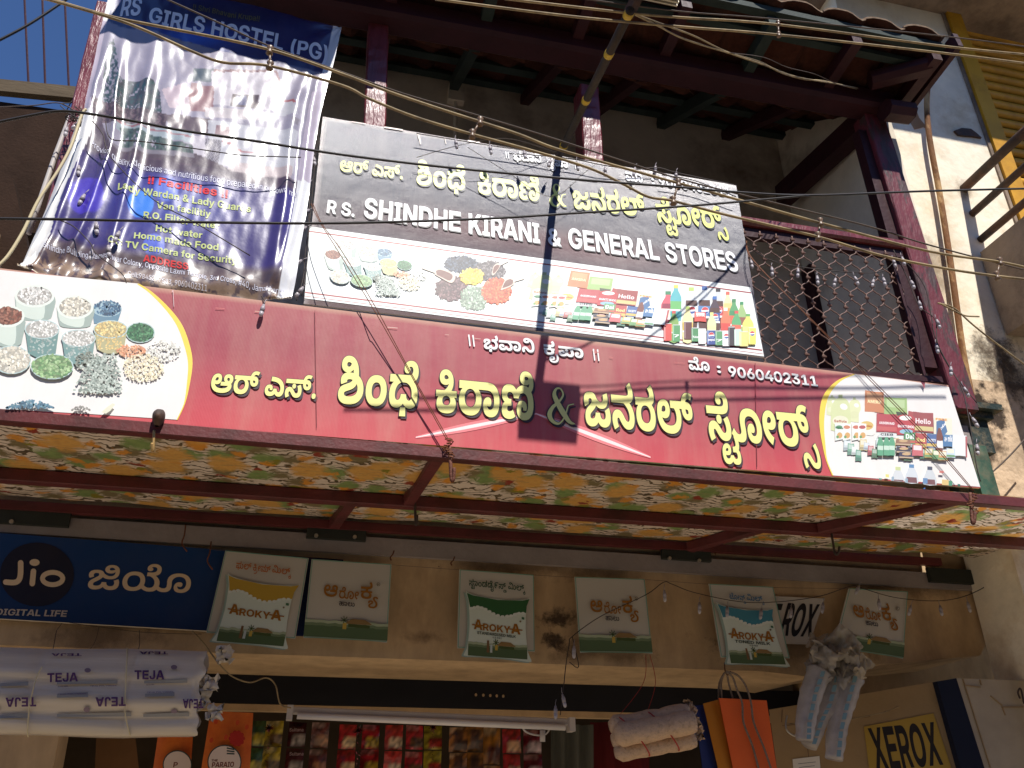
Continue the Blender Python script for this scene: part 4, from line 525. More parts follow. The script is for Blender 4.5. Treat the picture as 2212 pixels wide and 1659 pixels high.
113,1,36,117,-2,-32,0,-46,13,-28,25,0,32,28,24,46,13,33,0,22,0,34,-6,26,-11,16,-15,3,-10,-61,0,0,4,-6,6,-10,5,-12,2,-7,0,-14,0,-20,-7,-10,-13,0,-17,10,-13,20,-7,15,0,8,0,12,2,10,5,4,6,3,4,63,0,-2,-9,-14,-16,-26,-11,-36,-6,
121,2,20,101,-2,-28,0,-40,13,-22,24,0,33,24,24,40,13,27,0,12,0,22,-3,18,-7,9,-6,1,57,63,0,1,-146,-61,0,1,16,-6,-6,-18,-8,-22,-4,12,130,23,20,7,12,13,0,17,-12,13,-20,7,-26,0,-18,-7,-12,-12,0,-18,12,-13,18,-7,
114,1,37,117,-2,-32,0,-48,13,-26,25,0,31,28,25,46,13,31,0,22,0,38,-7,28,-15,16,-19,1,-12,1,-8,-185,0,1,19,157,0,-29,-4,0,7,-10,10,-20,6,-26,0,-20,-6,-10,-10,1,-7,1,-14,0,-7,12,-11,20,-6,24,0,16,3,12,5,3,4,59,0,-4,-11,-28,-15,-42,-9,
77,2,4,147,103,1,-25,-141,0,1,25,17,43,0,1,115,0,10,14,14,32,7,25,0,10,0,20,0,5,0,1,-25,-2,0,-12,0,-5,0,-12,0,-10,-5,1,-6,1,-110,
121,2,34,88,-42,-42,8,-22,16,-3,10,63,0,2,-4,10,-5,16,-2,11,0,20,0,20,10,1,11,1,16,-6,-6,-18,-8,-22,-4,-13,0,-28,0,-40,14,-22,23,0,31,24,24,40,13,27,0,12,0,24,-3,18,-8,7,-5,1,14,63,0,1,-98,0,-17,-24,-20,-48,-10,12,130,25,20,7,12,13,0,16,-12,13,-20,7,-26,0,-18,-7,-12,-12,0,-18,12,-12,18,-7,
119,1,21,83,57,1,-57,-61,0,1,146,63,0,1,-70,-9,0,10,13,36,16,52,0,32,-9,16,-18,1,-13,1,-65,-61,0,1,58,0,10,-20,10,-28,0,-16,-4,-10,-10,
51,2,4,21,0,1,103,63,0,1,-103,8,36,114,-20,10,0,14,20,9,30,0,20,-9,0,-14,-20,-10,
0,0,
112,3,7,77,28,1,37,9,0,67,38,75,0,-91,-53,-15,0,4,21,0,1,146,63,0,1,-146,4,155,0,-59,43,41,23,95,-66,
57,1,16,91,0,-38,0,-32,14,1,15,1,117,63,0,1,-114,0,-4,8,-4,11,0,2,0,4,0,3,0,1,-24,-4,0,-10,0,
179,1,41,21,0,1,103,61,0,1,-24,-1,0,4,9,20,12,26,5,17,0,22,0,36,-13,5,-13,-5,0,4,9,20,11,28,6,17,0,22,0,30,-8,18,-17,1,-12,1,-68,-61,0,1,62,0,9,-20,8,-24,0,-14,-4,-8,-8,1,-6,1,-61,-61,0,1,63,0,7,-18,9,-13,0,-8,0,-16,-4,-10,-9,1,-6,1,-60,
119,1,21,83,57,1,-57,-61,0,1,103,63,0,1,-27,-9,0,10,13,36,16,52,0,32,-9,16,-18,1,-13,1,-65,-61,0,1,58,0,10,-20,10,-28,0,-16,-4,-10,-10,
118,2,12,86,-2,-48,13,-28,24,0,33,28,24,48,13,64,0,48,-13,26,-24,0,-33,-26,-24,-48,-13,12,130,23,20,7,10,13,0,18,-10,12,-20,7,-24,0,-20,-7,-12,-12,0,-19,12,-12,20,-7,
121,2,21,21,-41,1,144,63,0,1,-14,8,6,16,7,24,3,13,0,28,0,40,-13,22,-24,0,-33,-22,-24,-40,-13,-27,0,-14,0,-22,4,-18,8,-3,5,-1,0,1,-56,12,138,23,20,7,10,13,0,18,-10,12,-20,7,-26,0,-20,-7,-12,-13,0,-17,12,-13,20,-7,
0,0,
77,1,20,21,0,1,103,61,0,1,-18,3,0,4,10,24,9,23,0,4,0,10,0,5,-1,1,-26,-4,0,-16,0,-5,0,-12,0,-18,-5,-12,-10,1,-8,1,-54,
106,1,36,80,-3,-42,9,-26,16,-1,11,63,0,2,-6,18,-7,30,0,16,5,0,8,-12,4,-11,2,-37,3,-30,3,-32,15,0,22,22,15,40,8,56,0,42,-8,24,-16,1,-11,-57,0,0,6,-20,7,-28,0,-14,-5,0,-8,12,-5,11,-1,43,-3,30,-3,30,-14,0,-22,-22,-16,-44,-9,
77,2,4,145,103,1,-25,-139,0,1,25,16,39,131,65,0,1,-97,0,-6,8,-3,13,0,4,0,16,0,3,0,1,-25,-4,0,-20,0,-11,0,-36,0,-34,14,1,14,
119,1,22,91,-2,-22,0,-32,9,-16,19,1,12,1,65,63,0,1,-58,0,-10,20,-10,28,0,16,5,10,9,1,8,1,56,63,0,1,-103,-61,0,1,27,11,0,-10,-13,-36,-16,
113,1,14,79,0,-75,103,67,0,33,-49,6,-9,10,-19,7,-10,-15,0,6,10,10,19,7,9,31,49,67,0,-75,-103,
167,1,36,65,0,-61,103,67,0,19,-34,4,-11,10,-24,7,-12,-7,0,6,12,10,24,7,11,19,34,59,0,19,-34,6,-11,10,-24,7,-12,-7,0,4,12,10,24,7,11,17,34,69,0,-63,-103,-63,0,-23,40,-4,5,-6,12,-6,13,-1,6,11,0,-2,-6,-6,-13,-6,-12,-3,-5,-23,-40,
0,0,
113,1,27,27,-41,1,25,27,0,8,0,8,2,6,5,3,3,5,6,-77,103,67,0,33,-49,6,-9,10,-19,7,-10,-17,0,6,10,10,19,7,9,33,49,67,0,-89,-118,-6,-9,-18,-11,-26,-6,-15,0,-10,0,-22,0,
0,0,
43,0,
47,2,4,33,37,-1,79,35,0,-1,-79,8,38,-1,-12,6,0,9,12,7,18,0,14,-7,0,-9,-14,-6,
102,4,4,111,0,39,116,27,0,-37,-116,4,7,32,5,12,175,0,-3,-12,4,29,0,41,116,25,0,-37,-116,4,19,72,5,13,177,0,-3,-13,
0,0,
62,1,16,39,47,0,13,10,28,18,26,13,10,31,0,-12,-13,-18,-26,-8,-26,0,-22,8,-21,16,-24,15,-14,-29,0,-20,17,-20,35,
62,1,16,19,-22,12,15,18,23,8,21,0,22,-10,26,-16,26,-11,13,31,0,10,-10,20,-26,10,-28,1,-13,0,-17,-22,-35,-17,-17,
0,0,
43,1,4,17,-29,15,45,35,0,-25,-45,
0,0,
43,2,8,34,-1,-12,6,0,10,12,6,18,0,14,-6,0,-10,-14,-6,8,34,61,-12,7,0,9,12,6,18,0,14,-6,0,-9,-14,-7,
104,2,12,78,-2,-38,15,-20,26,0,38,20,27,38,14,52,0,38,-14,18,-27,0,-38,-18,-26,-38,-15,12,120,13,24,10,10,21,0,29,-10,20,-24,11,-32,0,-24,-11,-12,-20,0,-29,12,-21,24,-10,
104,2,4,35,0,1,14,147,0,1,-14,7,129,116,1,-116,-31,0,1,101,-57,-20,1,17,53,18,
104,1,29,29,0,1,12,79,41,14,7,16,10,8,10,0,11,-10,8,-20,5,-24,0,-20,-5,-10,-10,1,-6,-31,0,0,10,20,16,34,9,42,0,32,-9,20,-15,1,-9,0,-6,-10,-12,-24,-16,-19,-10,-47,-26,1,-1,107,0,1,-14,
104,1,31,78,-2,-36,8,-22,14,-1,10,35,0,0,-6,14,-7,22,-4,26,0,22,4,12,10,0,12,-12,11,-24,6,-19,0,-19,0,1,12,59,33,1,1,-99,0,1,14,143,0,1,-12,-73,-41,1,3,26,1,36,-8,22,-16,0,-20,-22,-16,-36,-9,
104,2,7,19,23,1,13,93,80,33,0,-89,-79,139,0,1,-14,4,129,0,1,73,31,0,1,-73,
104,1,32,80,-2,-34,9,-20,14,1,9,33,0,0,-5,12,-8,20,-5,24,0,22,7,12,11,0,14,-12,12,-22,6,-26,0,-22,-3,-5,-3,-29,2,15,58,125,0,1,-14,-97,0,-5,-33,8,3,22,4,28,0,28,-5,20,-11,10,-14,0,-20,-20,-17,-36,-11,
104,2,20,82,-2,-34,10,-20,18,0,20,14,18,19,13,55,39,35,0,-75,-56,-5,0,4,3,12,6,16,3,11,0,22,0,32,-9,18,-16,0,-22,-20,-17,-34,-10,12,116,12,20,6,12,11,0,14,-12,11,-20,6,-26,0,-20,-6,-10,-11,0,-14,10,-11,20,-6,
104,1,7,45,0,103,102,-117,0,1,14,153,0,1,-14,-101,-102,
104,3,26,80,-2,-38,9,-20,15,0,16,12,13,22,8,13,1,1,1,-16,2,-22,15,0,18,20,14,32,8,42,0,34,-8,18,-14,0,-18,-20,-15,-17,-2,1,-1,14,-1,20,-8,14,-13,0,-16,-22,-15,-36,-9,12,118,12,22,5,12,9,0,12,-12,10,-22,5,-28,0,-22,-5,-14,-10,0,-12,12,-9,22,-5,12,116,67,18,4,10,9,0,11,-10,9,-18,4,-24,0,-20,-4,-10,-9,0,-11,10,-9,20,-4,
104,2,21,126,118,34,-10,20,-17,1,-12,0,-8,-16,-19,-17,-13,-51,-39,-33,0,77,56,5,0,-2,-3,-12,-5,-18,-4,-9,0,-20,0,-32,9,-18,16,0,22,20,17,34,10,12,90,104,-20,-6,-10,-11,0,-14,10,-10,20,-7,26,0,20,6,12,11,0,14,-12,11,-20,6,
0,0,
105,3,18,27,0,1,116,87,0,24,0,32,-8,16,-14,0,-16,-12,-10,-16,-5,-11,-2,1,-1,12,0,22,-7,14,-13,0,-18,-16,-14,-34,-8,-27,0,10,61,14,53,0,26,0,22,10,1,8,0,5,-10,10,-22,6,-13,0,-53,0,9,61,66,49,0,12,0,20,4,12,9,0,13,-20,10,-21,0,-49,0,
117,1,36,123,-2,-30,0,-46,15,-28,27,0,37,28,27,46,14,31,0,18,0,32,-5,26,-10,16,-15,5,-9,-33,0,-2,6,-12,9,-16,6,-20,3,-11,0,-20,0,-32,-10,-20,-20,0,-29,20,-20,32,-11,21,0,12,0,20,4,16,6,12,8,3,6,35,0,-4,-9,-16,-14,-26,-10,-32,-6,
0,0,
96,1,12,27,0,1,116,147,0,1,-14,-111,0,1,-36,105,0,1,-14,-103,0,1,-38,113,0,1,-14,
0,0,
119,1,36,92,-2,-48,15,-26,27,0,37,26,26,48,15,31,0,18,0,32,-6,26,-10,16,-14,5,-8,-33,0,-4,5,-10,9,-16,6,-20,3,-11,0,-20,0,-32,-10,-20,-20,0,-29,20,-20,32,-11,40,0,30,8,16,15,1,10,9,-1,-65,0,1,14,91,0,1,-13,0,-15,-26,-21,-42,-12,
119,1,12,27,0,1,116,35,0,1,-49,119,0,1,49,35,0,1,-116,-33,0,1,52,-117,0,1,-52,
71,1,12,15,0,1,14,43,0,1,88,-41,0,1,14,117,0,1,-14,-41,0,1,-88,43,0,1,-14,
92,1,16,54,-2,-40,19,1,17,1,6,35,0,1,-6,0,-11,20,-10,34,0,22,10,1,11,1,82,33,0,1,-82,0,-17,-38,-19,
109,3,10,51,32,1,17,8,6,16,10,16,10,9,5,69,36,43,0,-97,-53,-1,0,4,27,0,1,116,35,0,1,-116,4,171,0,-81,58,21,13,101,-71,
90,1,6,27,0,1,116,35,0,1,-102,107,0,1,-14,
0,0,
0,0,
122,2,12,92,-2,-46,15,-28,27,0,37,28,27,46,14,60,0,48,-14,26,-27,0,-37,-26,-27,-48,-15,12,142,13,34,11,18,20,0,29,-18,20,-34,10,-40,0,-32,-10,-20,-20,0,-29,20,-20,32,-11,
102,1,22,27,0,1,116,83,0,28,0,36,-10,16,-16,0,-22,-16,-17,-36,-10,-27,0,-55,0,1,15,55,0,18,0,22,6,10,10,0,14,-10,10,-22,6,-17,0,-45,0,1,-102,
0,0,
103,2,22,27,0,1,116,83,0,28,0,36,-9,16,-16,0,-21,-16,-16,-36,-9,-27,0,-61,0,1,14,61,0,18,0,22,5,10,10,0,13,-10,10,-22,5,-17,0,-45,0,1,-102,4,161,0,-55,53,37,0,59,-53,
103,1,44,78,-2,-38,8,-22,15,1,10,33,0,2,-6,14,-8,24,-5,28,0,24,5,14,9,0,12,-12,6,-20,5,-11,1,-27,4,-28,4,-32,15,0,22,22,15,36,8,46,0,36,-8,20,-15,3,-9,-31,0,-2,9,-28,9,-19,0,-14,0,-22,-5,-12,-8,0,-11,14,-7,20,-4,11,-1,23,-4,10,-1,24,-4,20,-8,12,-11,0,-18,-20,-15,-38,-9,
104,1,8,15,102,1,14,181,0,1,-14,-73,0,1,-102,-31,0,1,102,
0,0,
0,0,
0,0,
0,0,
0,0,
0,0,
90,2,33,56,-2,-26,6,-16,12,0,16,12,10,18,5,24,3,28,2,20,1,10,2,0,9,-8,7,-16,4,-24,0,-16,-3,-12,-6,-1,-3,-29,4,6,8,24,9,28,4,24,0,22,-2,22,-6,12,-12,1,-10,1,-58,-29,0,1,12,-1,0,-2,-3,-14,-7,-20,-4,16,94,11,20,6,12,9,1,6,1,11,-2,-1,-12,-1,-14,-2,-12,0,-3,-1,-10,0,-18,-3,-10,-6,0,-9,10,-6,16,-3,
0,0,
92,1,36,97,-2,-24,0,-36,11,-20,21,0,27,20,20,36,11,25,0,14,0,22,-3,20,-6,12,-10,5,-6,-29,-3,-2,3,-6,6,-12,4,-14,2,-7,0,-16,0,-22,-9,-10,-14,0,-17,10,-15,22,-8,17,0,8,0,14,2,12,4,8,6,3,4,29,-4,-2,-6,-14,-10,-20,-6,-22,-4,
98,2,22,91,-2,-22,0,-34,11,-18,20,0,28,18,21,34,10,23,0,16,0,20,-5,10,-7,5,-3,3,0,1,43,31,0,1,-116,-29,0,1,14,-1,0,-4,-3,-10,-7,-20,-6,12,110,12,22,8,10,14,0,19,-10,14,-22,8,-30,0,-22,-8,-10,-15,0,-17,10,-15,22,-8,
94,1,37,99,-2,-26,0,-36,11,-20,21,0,26,20,21,36,11,25,0,14,0,28,-4,22,-11,12,-16,1,-12,1,-6,-137,0,1,12,123,0,-13,-4,0,8,-12,13,-20,7,-30,0,-22,-7,-10,-12,1,-7,1,-9,0,-9,12,-13,24,-6,24,0,16,2,12,6,5,4,31,-3,-4,-7,-20,-10,-30,-6,
60,2,4,109,87,1,-13,-103,0,1,13,16,37,0,1,98,0,8,16,11,22,5,24,0,14,-2,5,0,-7,-13,-2,0,-8,1,-5,0,-12,0,-12,-7,1,-6,1,-95,
99,2,35,76,-35,-28,5,-20,9,-5,5,27,7,4,-3,10,-5,20,-4,15,0,20,0,26,9,1,11,1,17,-1,0,-4,-3,-10,-7,-20,-5,-38,0,-34,10,-18,19,0,28,18,20,34,10,23,0,16,0,20,-5,12,-7,3,-3,3,0,1,14,33,0,1,-89,0,-11,-22,-15,-34,-7,12,110,15,22,7,10,13,0,18,-10,14,-22,8,-30,0,-22,-8,-10,-14,0,-17,10,-14,22,-7,
95,1,22,57,52,1,-52,-31,0,1,116,33,0,1,-50,-5,0,8,12,30,10,38,0,26,-7,14,-15,1,-11,1,-55,-29,0,1,54,0,10,-20,11,-17,0,-12,0,-20,-6,-10,-10,
40,2,4,25,0,1,87,33,0,1,-87,8,32,101,-12,6,0,8,12,6,16,0,12,-6,0,-8,-12,-6,
0,0,
89,3,7,53,30,1,20,7,0,73,37,39,0,-79,-42,-3,0,4,25,0,1,116,33,0,1,-116,4,135,0,-63,42,23,11,83,-53,
45,1,16,67,-1,-22,0,-20,11,1,10,1,96,33,0,1,-93,0,-5,4,-5,11,0,4,0,4,0,3,1,7,-13,-4,-1,-10,-1,
141,1,39,25,0,1,87,31,0,1,-20,-1,0,4,8,16,9,20,5,13,0,18,0,24,-12,5,-10,-3,0,2,7,18,10,24,5,28,0,26,-7,14,-13,1,-10,1,-59,-29,0,1,58,0,9,-22,8,-24,0,-16,-5,-10,-8,1,-6,1,-56,-29,0,1,59,0,7,-20,9,-24,0,-16,-5,-10,-9,1,-6,1,-55,
95,1,22,57,52,1,-52,-31,0,1,87,31,0,1,-21,-3,0,8,12,30,10,38,0,26,-7,14,-15,1,-11,1,-55,-29,0,1,54,0,10,-20,11,-17,0,-12,0,-20,-6,-10,-10,
96,2,12,72,-2,-36,11,-20,21,0,27,20,20,36,11,48,0,36,-11,20,-20,0,-27,-20,-21,-36,-11,12,112,12,22,8,12,15,0,17,-12,14,-22,9,-32,0,-22,-9,-10,-14,0,-17,10,-15,22,-8,
98,2,22,25,-33,1,120,31,0,1,-14,5,0,2,3,12,7,20,5,17,0,22,0,32,-10,20,-21,0,-28,-20,-20,-32,-11,-21,0,-16,0,-20,6,-12,7,-1,3,-1,0,1,-47,12,118,12,20,8,12,15,0,17,-12,15,-20,8,-32,0,-20,-8,-12,-14,0,-19,12,-14,20,-8,
98,2,22,173,-33,-29,0,1,47,-1,0,-4,-3,-10,-7,-20,-6,-15,0,-22,0,-34,11,-18,20,0,28,18,21,34,10,23,0,16,0,20,-5,10,-7,5,-3,3,0,1,14,31,0,12,110,12,22,8,10,14,0,19,-10,14,-22,8,-30,0,-22,-8,-10,-15,0,-17,10,-15,22,-8,
61,1,20,25,0,1,87,31,0,1,-13,3,0,4,6,26,9,15,0,4,0,8,-1,5,0,1,-15,-2,0,-10,1,-5,0,-12,0,-20,-5,-10,-9,1,-6,1,-54,
85,1,37,66,-2,-28,6,-18,10,-3,8,31,3,4,-7,20,-7,32,0,22,8,0,9,-14,6,-11,1,-29,4,-24,2,-22,12,1,10,0,7,16,12,30,6,38,0,26,-5,16,-10,5,-6,-27,-3,-4,4,-16,8,-32,0,-20,-7,0,-10,14,-6,17,-1,27,-3,24,-3,24,-12,0,-17,-18,-12,-32,-7,
53,2,4,97,87,1,-13,-91,0,1,13,16,31,108,31,0,1,-85,0,-5,10,-6,11,0,2,0,10,1,3,0,7,-12,-4,-1,-12,-1,-5,0,-24,0,-24,12,1,11,
95,1,22,66,-1,-28,7,-14,15,1,11,1,55,33,0,1,-53,0,-10,20,-11,19,0,12,0,18,5,12,10,1,7,1,52,31,0,1,-87,-29,0,1,21,5,0,-8,-12,-30,-10,
91,1,14,75,0,-65,87,35,0,37,-50,6,-8,8,-17,5,-8,-9,0,4,8,8,16,7,9,37,50,35,0,-65,-87,
132,1,36,63,0,-51,87,33,0,23,-37,4,-8,10,-20,5,-12,-3,0,4,12,10,20,5,8,21,37,33,0,21,-37,4,-8,10,-20,5,-12,-3,0,4,12,10,20,5,8,21,37,35,0,-53,-87,-29,0,-21,39,-4,5,-6,13,-6,13,-3,7,9,0,-4,-7,-6,-13,-6,-13,-3,-5,-21,-39,
88,1,28,11,0,69,51,1,-12,-63,48,35,0,23,-16,8,-7,12,-11,7,-6,-13,0,6,6,12,11,9,7,23,16,35,0,-65,-49,1,12,69,-50,-33,0,-25,19,-8,7,-12,11,-5,5,17,0,-6,-5,-12,-11,-7,-7,-25,-19,
91,1,26,23,-32,9,14,3,-1,10,-1,14,1,10,6,5,6,5,7,-65,87,35,0,37,-50,6,-9,8,-16,5,-8,-9,0,4,8,8,17,7,8,37,50,35,0,-75,-100,-6,-7,-14,-9,-22,-4,-20,0,-12,1,
0,0)
KWORDS = ['ಆರ್ ಎಸ್.', 'ಶಿಂಧೆ', 'ಕಿರಾಣಿ', 'ಜನರಲ್', 'ಸ್ಟೋರ್ಸ್', 'ಭವಾನಿ', 'ಕೃಪಾ', 'ಮೊ', 'ಮಾ', 'ಜಿಯೊ', 'ಆ', 'ರೋ', 'ಕ್ಯ', 'ಹಾಲು', 'ಫುಲ್ ಕ್ರೀಮ್', 'ಮಿಲ್ಕ್', 'ಸ್ಟಾಂಡಡೈ೯ಸ್ಡ್', 'ಟೋನ್ಡ್']
LETTERS = ' !#&()+,.:' + '0123456789' + 'ABCDEFGHIJKLMNOPQRSTUVWXYZ' + 'abcdefghijklmnopqrstuvwxyz'
KEYS = KWORDS + ['B' + c for c in LETTERS] + ['R' + c for c in LETTERS]
GLY = {}
_p = 0
for _n in KEYS:
    _a, _nc = OUTLINES[_p], OUTLINES[_p + 1]
    _p += 2
    _cs = []
    for _ in range(_nc):
        _k = OUTLINES[_p]; _p += 1
        _c = []; _x = _y = 0
        for _i in range(_k):
            _h = OUTLINES[_p]; _x += _h >> 1; _y += OUTLINES[_p + 1]; _p += 2
            _c.append((_x, _y, _h & 1))
        _cs.append(_c)
    if _a:
        GLY[_n] = (_a, _cs)


def flat(c, steps):
    ex = []
    n = len(c)
    for i in range(n):
        a, b = c[i], c[(i + 1) % n]
        ex.append(a)
        if not a[2] and not b[2]:
            ex.append(((a[0] + b[0]) / 2, (a[1] + b[1]) / 2, 1))
    k = next(i for i, p in enumerate(ex) if p[2])
    ex = ex[k:] + ex[:k]
    ex.append(ex[0])
    out = []; i = 0
    while i < len(ex) - 1:
        a = ex[i]
        if ex[i + 1][2]:
            out.append(a[:2]); i += 1
        else:
            b, d = ex[i + 1], ex[i + 2]
            for t in range(steps):
                q = t / steps
                out.append(((1 - q) ** 2 * a[0] + 2 * q * (1 - q) * b[0] + q * q * d[0], (1 - q) ** 2 * a[1] + 2 * q * (1 - q) * b[1] + q * q * d[1]))
            i += 2
    return out


GCACHE = {}


def glyph(n, steps=3):
    """(advance, [(x, y)], [triangles])"""
    if n in GCACHE:
        return GCACHE[n]
    a, cs = GLY[n]
    V, F = [], []
    if cs:
        pts, edges, loops = [], [], []
        for c in cs:
            p = flat(c, steps)
            q = [p[0]]
            for z in p[1:]:
                if abs(z[0] - q[-1][0]) + abs(z[1] - q[-1][1]) > 0.5:
                    q.append(z)
            loops.append(q)
            b = len(pts)
            pts += q
            edges += [(b + i, b + (i + 1) % len(q)) for i in range(len(q))]
        r = delaunay_2d_cdt([Vector(p) for p in pts], edges, [], 0, 0.01)
        V = [(v.x, v.y) for v in r[0]]
        for f in r[2]:
            cx = sum(V[i][0] for i in f) / 3; cy = sum(V[i][1] for i in f) / 3
            wn = 0
            for q in loops:
                for i in range(len(q)):
                    (x0, y0), (x1, y1) = q[i], q[(i + 1) % len(q)]
                    if (y0 <= cy) != (y1 <= cy):
                        t = x0 + (cy - y0) * (x1 - x0) / (y1 - y0)
                        if t > cx:
                            wn += 1 if y1 > y0 else -1
            if wn:
                F.append(tuple(f))
    GCACHE[n] = (a, V, F)
    return GCACHE[n]


def string(s, font):
    """triangles of a run of letters; font '' = a packed word"""
    V, F = [], []
    x = 0
    for key in ([s] if font == '' else [font + ch for ch in s if font + ch in GLY]):
        a, gv, gf = glyph(key)
        b = len(V)
        V += [(px + x, py) for px, py in gv]
        F += [tuple(b + i for i in f) for f in gf]
        x += a
    return V, F


REF = {'': 114.4, 'B': 145.5, 'R': 116.4}
SMALLK = {'ಜಿಯೊ', 'ಆ', 'ರೋ', 'ಕ್ಯ', 'ಹಾಲು', 'ಫುಲ್ ಕ್ರೀಮ್', 'ಮಿಲ್ಕ್', 'ಸ್ಟಾಂಡಡೈ೯ಸ್ಡ್', 'ಟೋನ್ಡ್'}


class Ink(B):
    """flat print on a surface: polygons of ink, each layer a hair above the last"""
    def __init__(s, surf, lift=0.0012, step=0.00012):
        super().__init__()
        s.surf = surf; s.l = lift; s.step = step
        s.map = surf.at
        s.k = 0.0
        s.fade = 0.0

    def up(s):
        s.l += s.step + s.k
        s.k = 0.0
        return s

    def faded(s, c):
        g = (c[0] + c[1] + c[2]) / 3
        f = s.fade
        return tuple((v * (1 - f) + g * f) * (1 - f * .7) + 236 * f * .7 for v in c) if f else c

    def _n(s, p):
        n = s.surf.n
        return p + n * (s.l + s.k)

    def poly(s, pts, col, mp=None):
        mp = mp or s.map
        col = s.faded(col)
        q = [s._n(mp(*p)) for p in pts]
        if len(q) > 4:
            fs = [tuple(t) for t in tessellate_polygon([q])]
        else:
            fs = [tuple(range(len(q)))]
        s.add(q, fs, 0, lin(col))
        s.k += 4e-6
        return s

    def ell(s, cx, cy, rx, ry, col, n=12, rot=0.0, mp=None, a0=0, a1=2 * math.pi):
        c, d = math.cos(rot), math.sin(rot)
        col = s.faded(col)
        pts = []
        for k in range(n):
            g = a0 + (a1 - a0) * k / (n if a1 - a0 > 6.28 else n - 1)
            x, y = rx * math.cos(g), ry * math.sin(g)
            pts.append((cx + x * c - y * d, cy + x * d + y * c))
        q = [s._n((mp or s.map)(*p)) for p in pts]
        s.add(q, [tuple(range(n))], 0, lin(col))
        s.k += 4e-6
        return s

    def line(s, pts, wd, col, mp=None):
        for (x0, y0), (x1, y1) in zip(pts[:-1], pts[1:]):
            L = math.hypot(x1 - x0, y1 - y0) or 1
            nx, ny = -(y1 - y0) / L * wd / 2, (x1 - x0) / L * wd / 2
            s.poly([(x0 + nx, y0 + ny), (x1 + nx, y1 + ny), (x1 - nx, y1 - ny), (x0 - nx, y0 - ny)], col, mp)
        return s

    def text(s, txt, A, Bp, H, col, font='', off=(0, 0), px=False, lean=0.0, sag=0.0, mp=None, fat=0.0):
        V, F = string(txt, font)
        if not V:
            print('no letters for', txt, font)
            return s
        xs = [v[0] for v in V]
        x0, x1 = min(xs), max(xs)
        ref = REF[font] * (0.5 if txt in SMALLK else 1)
        mp = mp or s.map
        offs = [(0, 0)] if not fat else [(fat * math.cos(k * math.pi / 4), fat * math.sin(k * math.pi / 4)) for k in range(8)]
        for fo in offs:
            q = []
            if px:
                for x, y in V:
                    t = (x - x0) / (x1 - x0)
                    h = y / ref * H
                    q.append(s._n(mp(A[0] + (Bp[0] - A[0]) * t + h * lean + off[0] + fo[0], A[1] + (Bp[1] - A[1]) * t - h + sag * 4 * t * (1 - t) + off[1] + fo[1])))
            else:
                a = mp(A[0] + off[0] + fo[0], A[1] + off[1] + fo[1]); b = mp(Bp[0] + off[0] + fo[0], Bp[1] + off[1] + fo[1])
                tp = mp(A[0] + off[0] + fo[0], A[1] + off[1] + fo[1] - H)
                upv = s.surf.v * (tp - a).length
                for x, y in V:
                    q.append(s._n(a + (b - a) * ((x - x0) / (x1 - x0)) + upv * (y / ref)))
            s.add(q, F, 0, lin(col))
            s.k += 4e-6
        return s

    def beans(s, inside, n, r, cols, mp=None, jit=0.5, asp=0.7):
        """scattered seeds: inside() gives a random point of the pile"""
        k0 = s.k
        for _j in range(n):
            s.k = k0 + (_j % 48) * 4e-6
            x, y = inside()
            c = random.choice(cols); k = random.uniform(1 - 0.16, 1 + 0.12)
            rr = r * random.uniform(0.8, 1.2)
            s.ell(x, y, rr, rr * asp, tuple(v * k for v in c), 6, random.uniform(0, 3.1), mp)
        s.k = k0 + 49 * 4e-6
        return s


def in_ell(cx, cy, rx, ry):
    def f():
        while True:
            a, b = random.uniform(-1, 1), random.uniform(-1, 1)
            if a * a + b * b < 1:
                return cx + a * rx, cy + b * ry
    return f

# ------------------------------------------------------------------ materials in use
m_maroon = M('maroon gloss paint', (104, 38, 40), .34, .45, var=.3, vscale=14, col2=(118, 52, 58), mscale=9, bump=.55, bscale=70, stretch=(1, 1, .22), coat=.25, rvar=.1)
m_maroon_old = M('peeling maroon paint', (104, 40, 50), .55, .4, var=.3, vscale=10, col2=(72, 50, 50), mix_lo=.5, mix_hi=.56, mscale=14, bump=.6, bscale=45, stretch=(1, 1, .35))
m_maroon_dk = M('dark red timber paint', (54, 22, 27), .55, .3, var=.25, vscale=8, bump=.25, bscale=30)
m_steel_red = M('red oxide steel', (98, 44, 44), .5, .35, var=.16, vscale=10, col2=(80, 40, 38), mscale=6, bump=.15, bscale=80)
m_teal = M('faded teal timber', (46, 56, 52), .7, .25, var=.25, vscale=9, bump=.2)
m_tile = M('clay tile', (80, 46, 36), .9, .15, var=.45, vscale=9, col2=(44, 35, 32), mix_lo=.45, mix_hi=.65, mscale=4, bump=.4, bscale=40)
m_tile_edge = M('weathered tile', (122, 104, 86), .95, .1, var=.3, vscale=14, col2=(95, 66, 50), mscale=8, bump=.6, bscale=60)
m_plaster = M('balcony plaster', (220, 208, 188), .9, .15, var=.14, vscale=3, col2=(160, 144, 124), mix_lo=.52, mix_hi=.72, mscale=1.6, bump=.25, bscale=18)
m_beige = M('beige distemper', (188, 160, 124), .88, .15, var=.22, vscale=7, col2=(150, 122, 92), mix_lo=.55, mix_hi=.75, mscale=1.7, bump=.22, bscale=26, stretch=(1, 1, .45))
m_grey = M('grey cement band', (146, 136, 132), .9, .15, var=.15, vscale=6, bump=.3, bscale=50)
m_white = M('whitewashed wall', (240, 228, 204), .9, .15, var=.12, vscale=5, col2=(204, 178, 138), mix_lo=.48, mix_hi=.72, mscale=2.2, bump=.35, bscale=22)
m_raw = M('bare stained masonry', (198, 172, 142), .95, .1, var=.3, vscale=7, col2=(66, 56, 48), mix_lo=.52, mix_hi=.6, mscale=3.4, bump=.9, bscale=22)
m_conc = M('grey concrete', (150, 134, 118), .95, .1, var=.2, vscale=5, col2=(118, 104, 92), mscale=3, bump=.4, bscale=40)
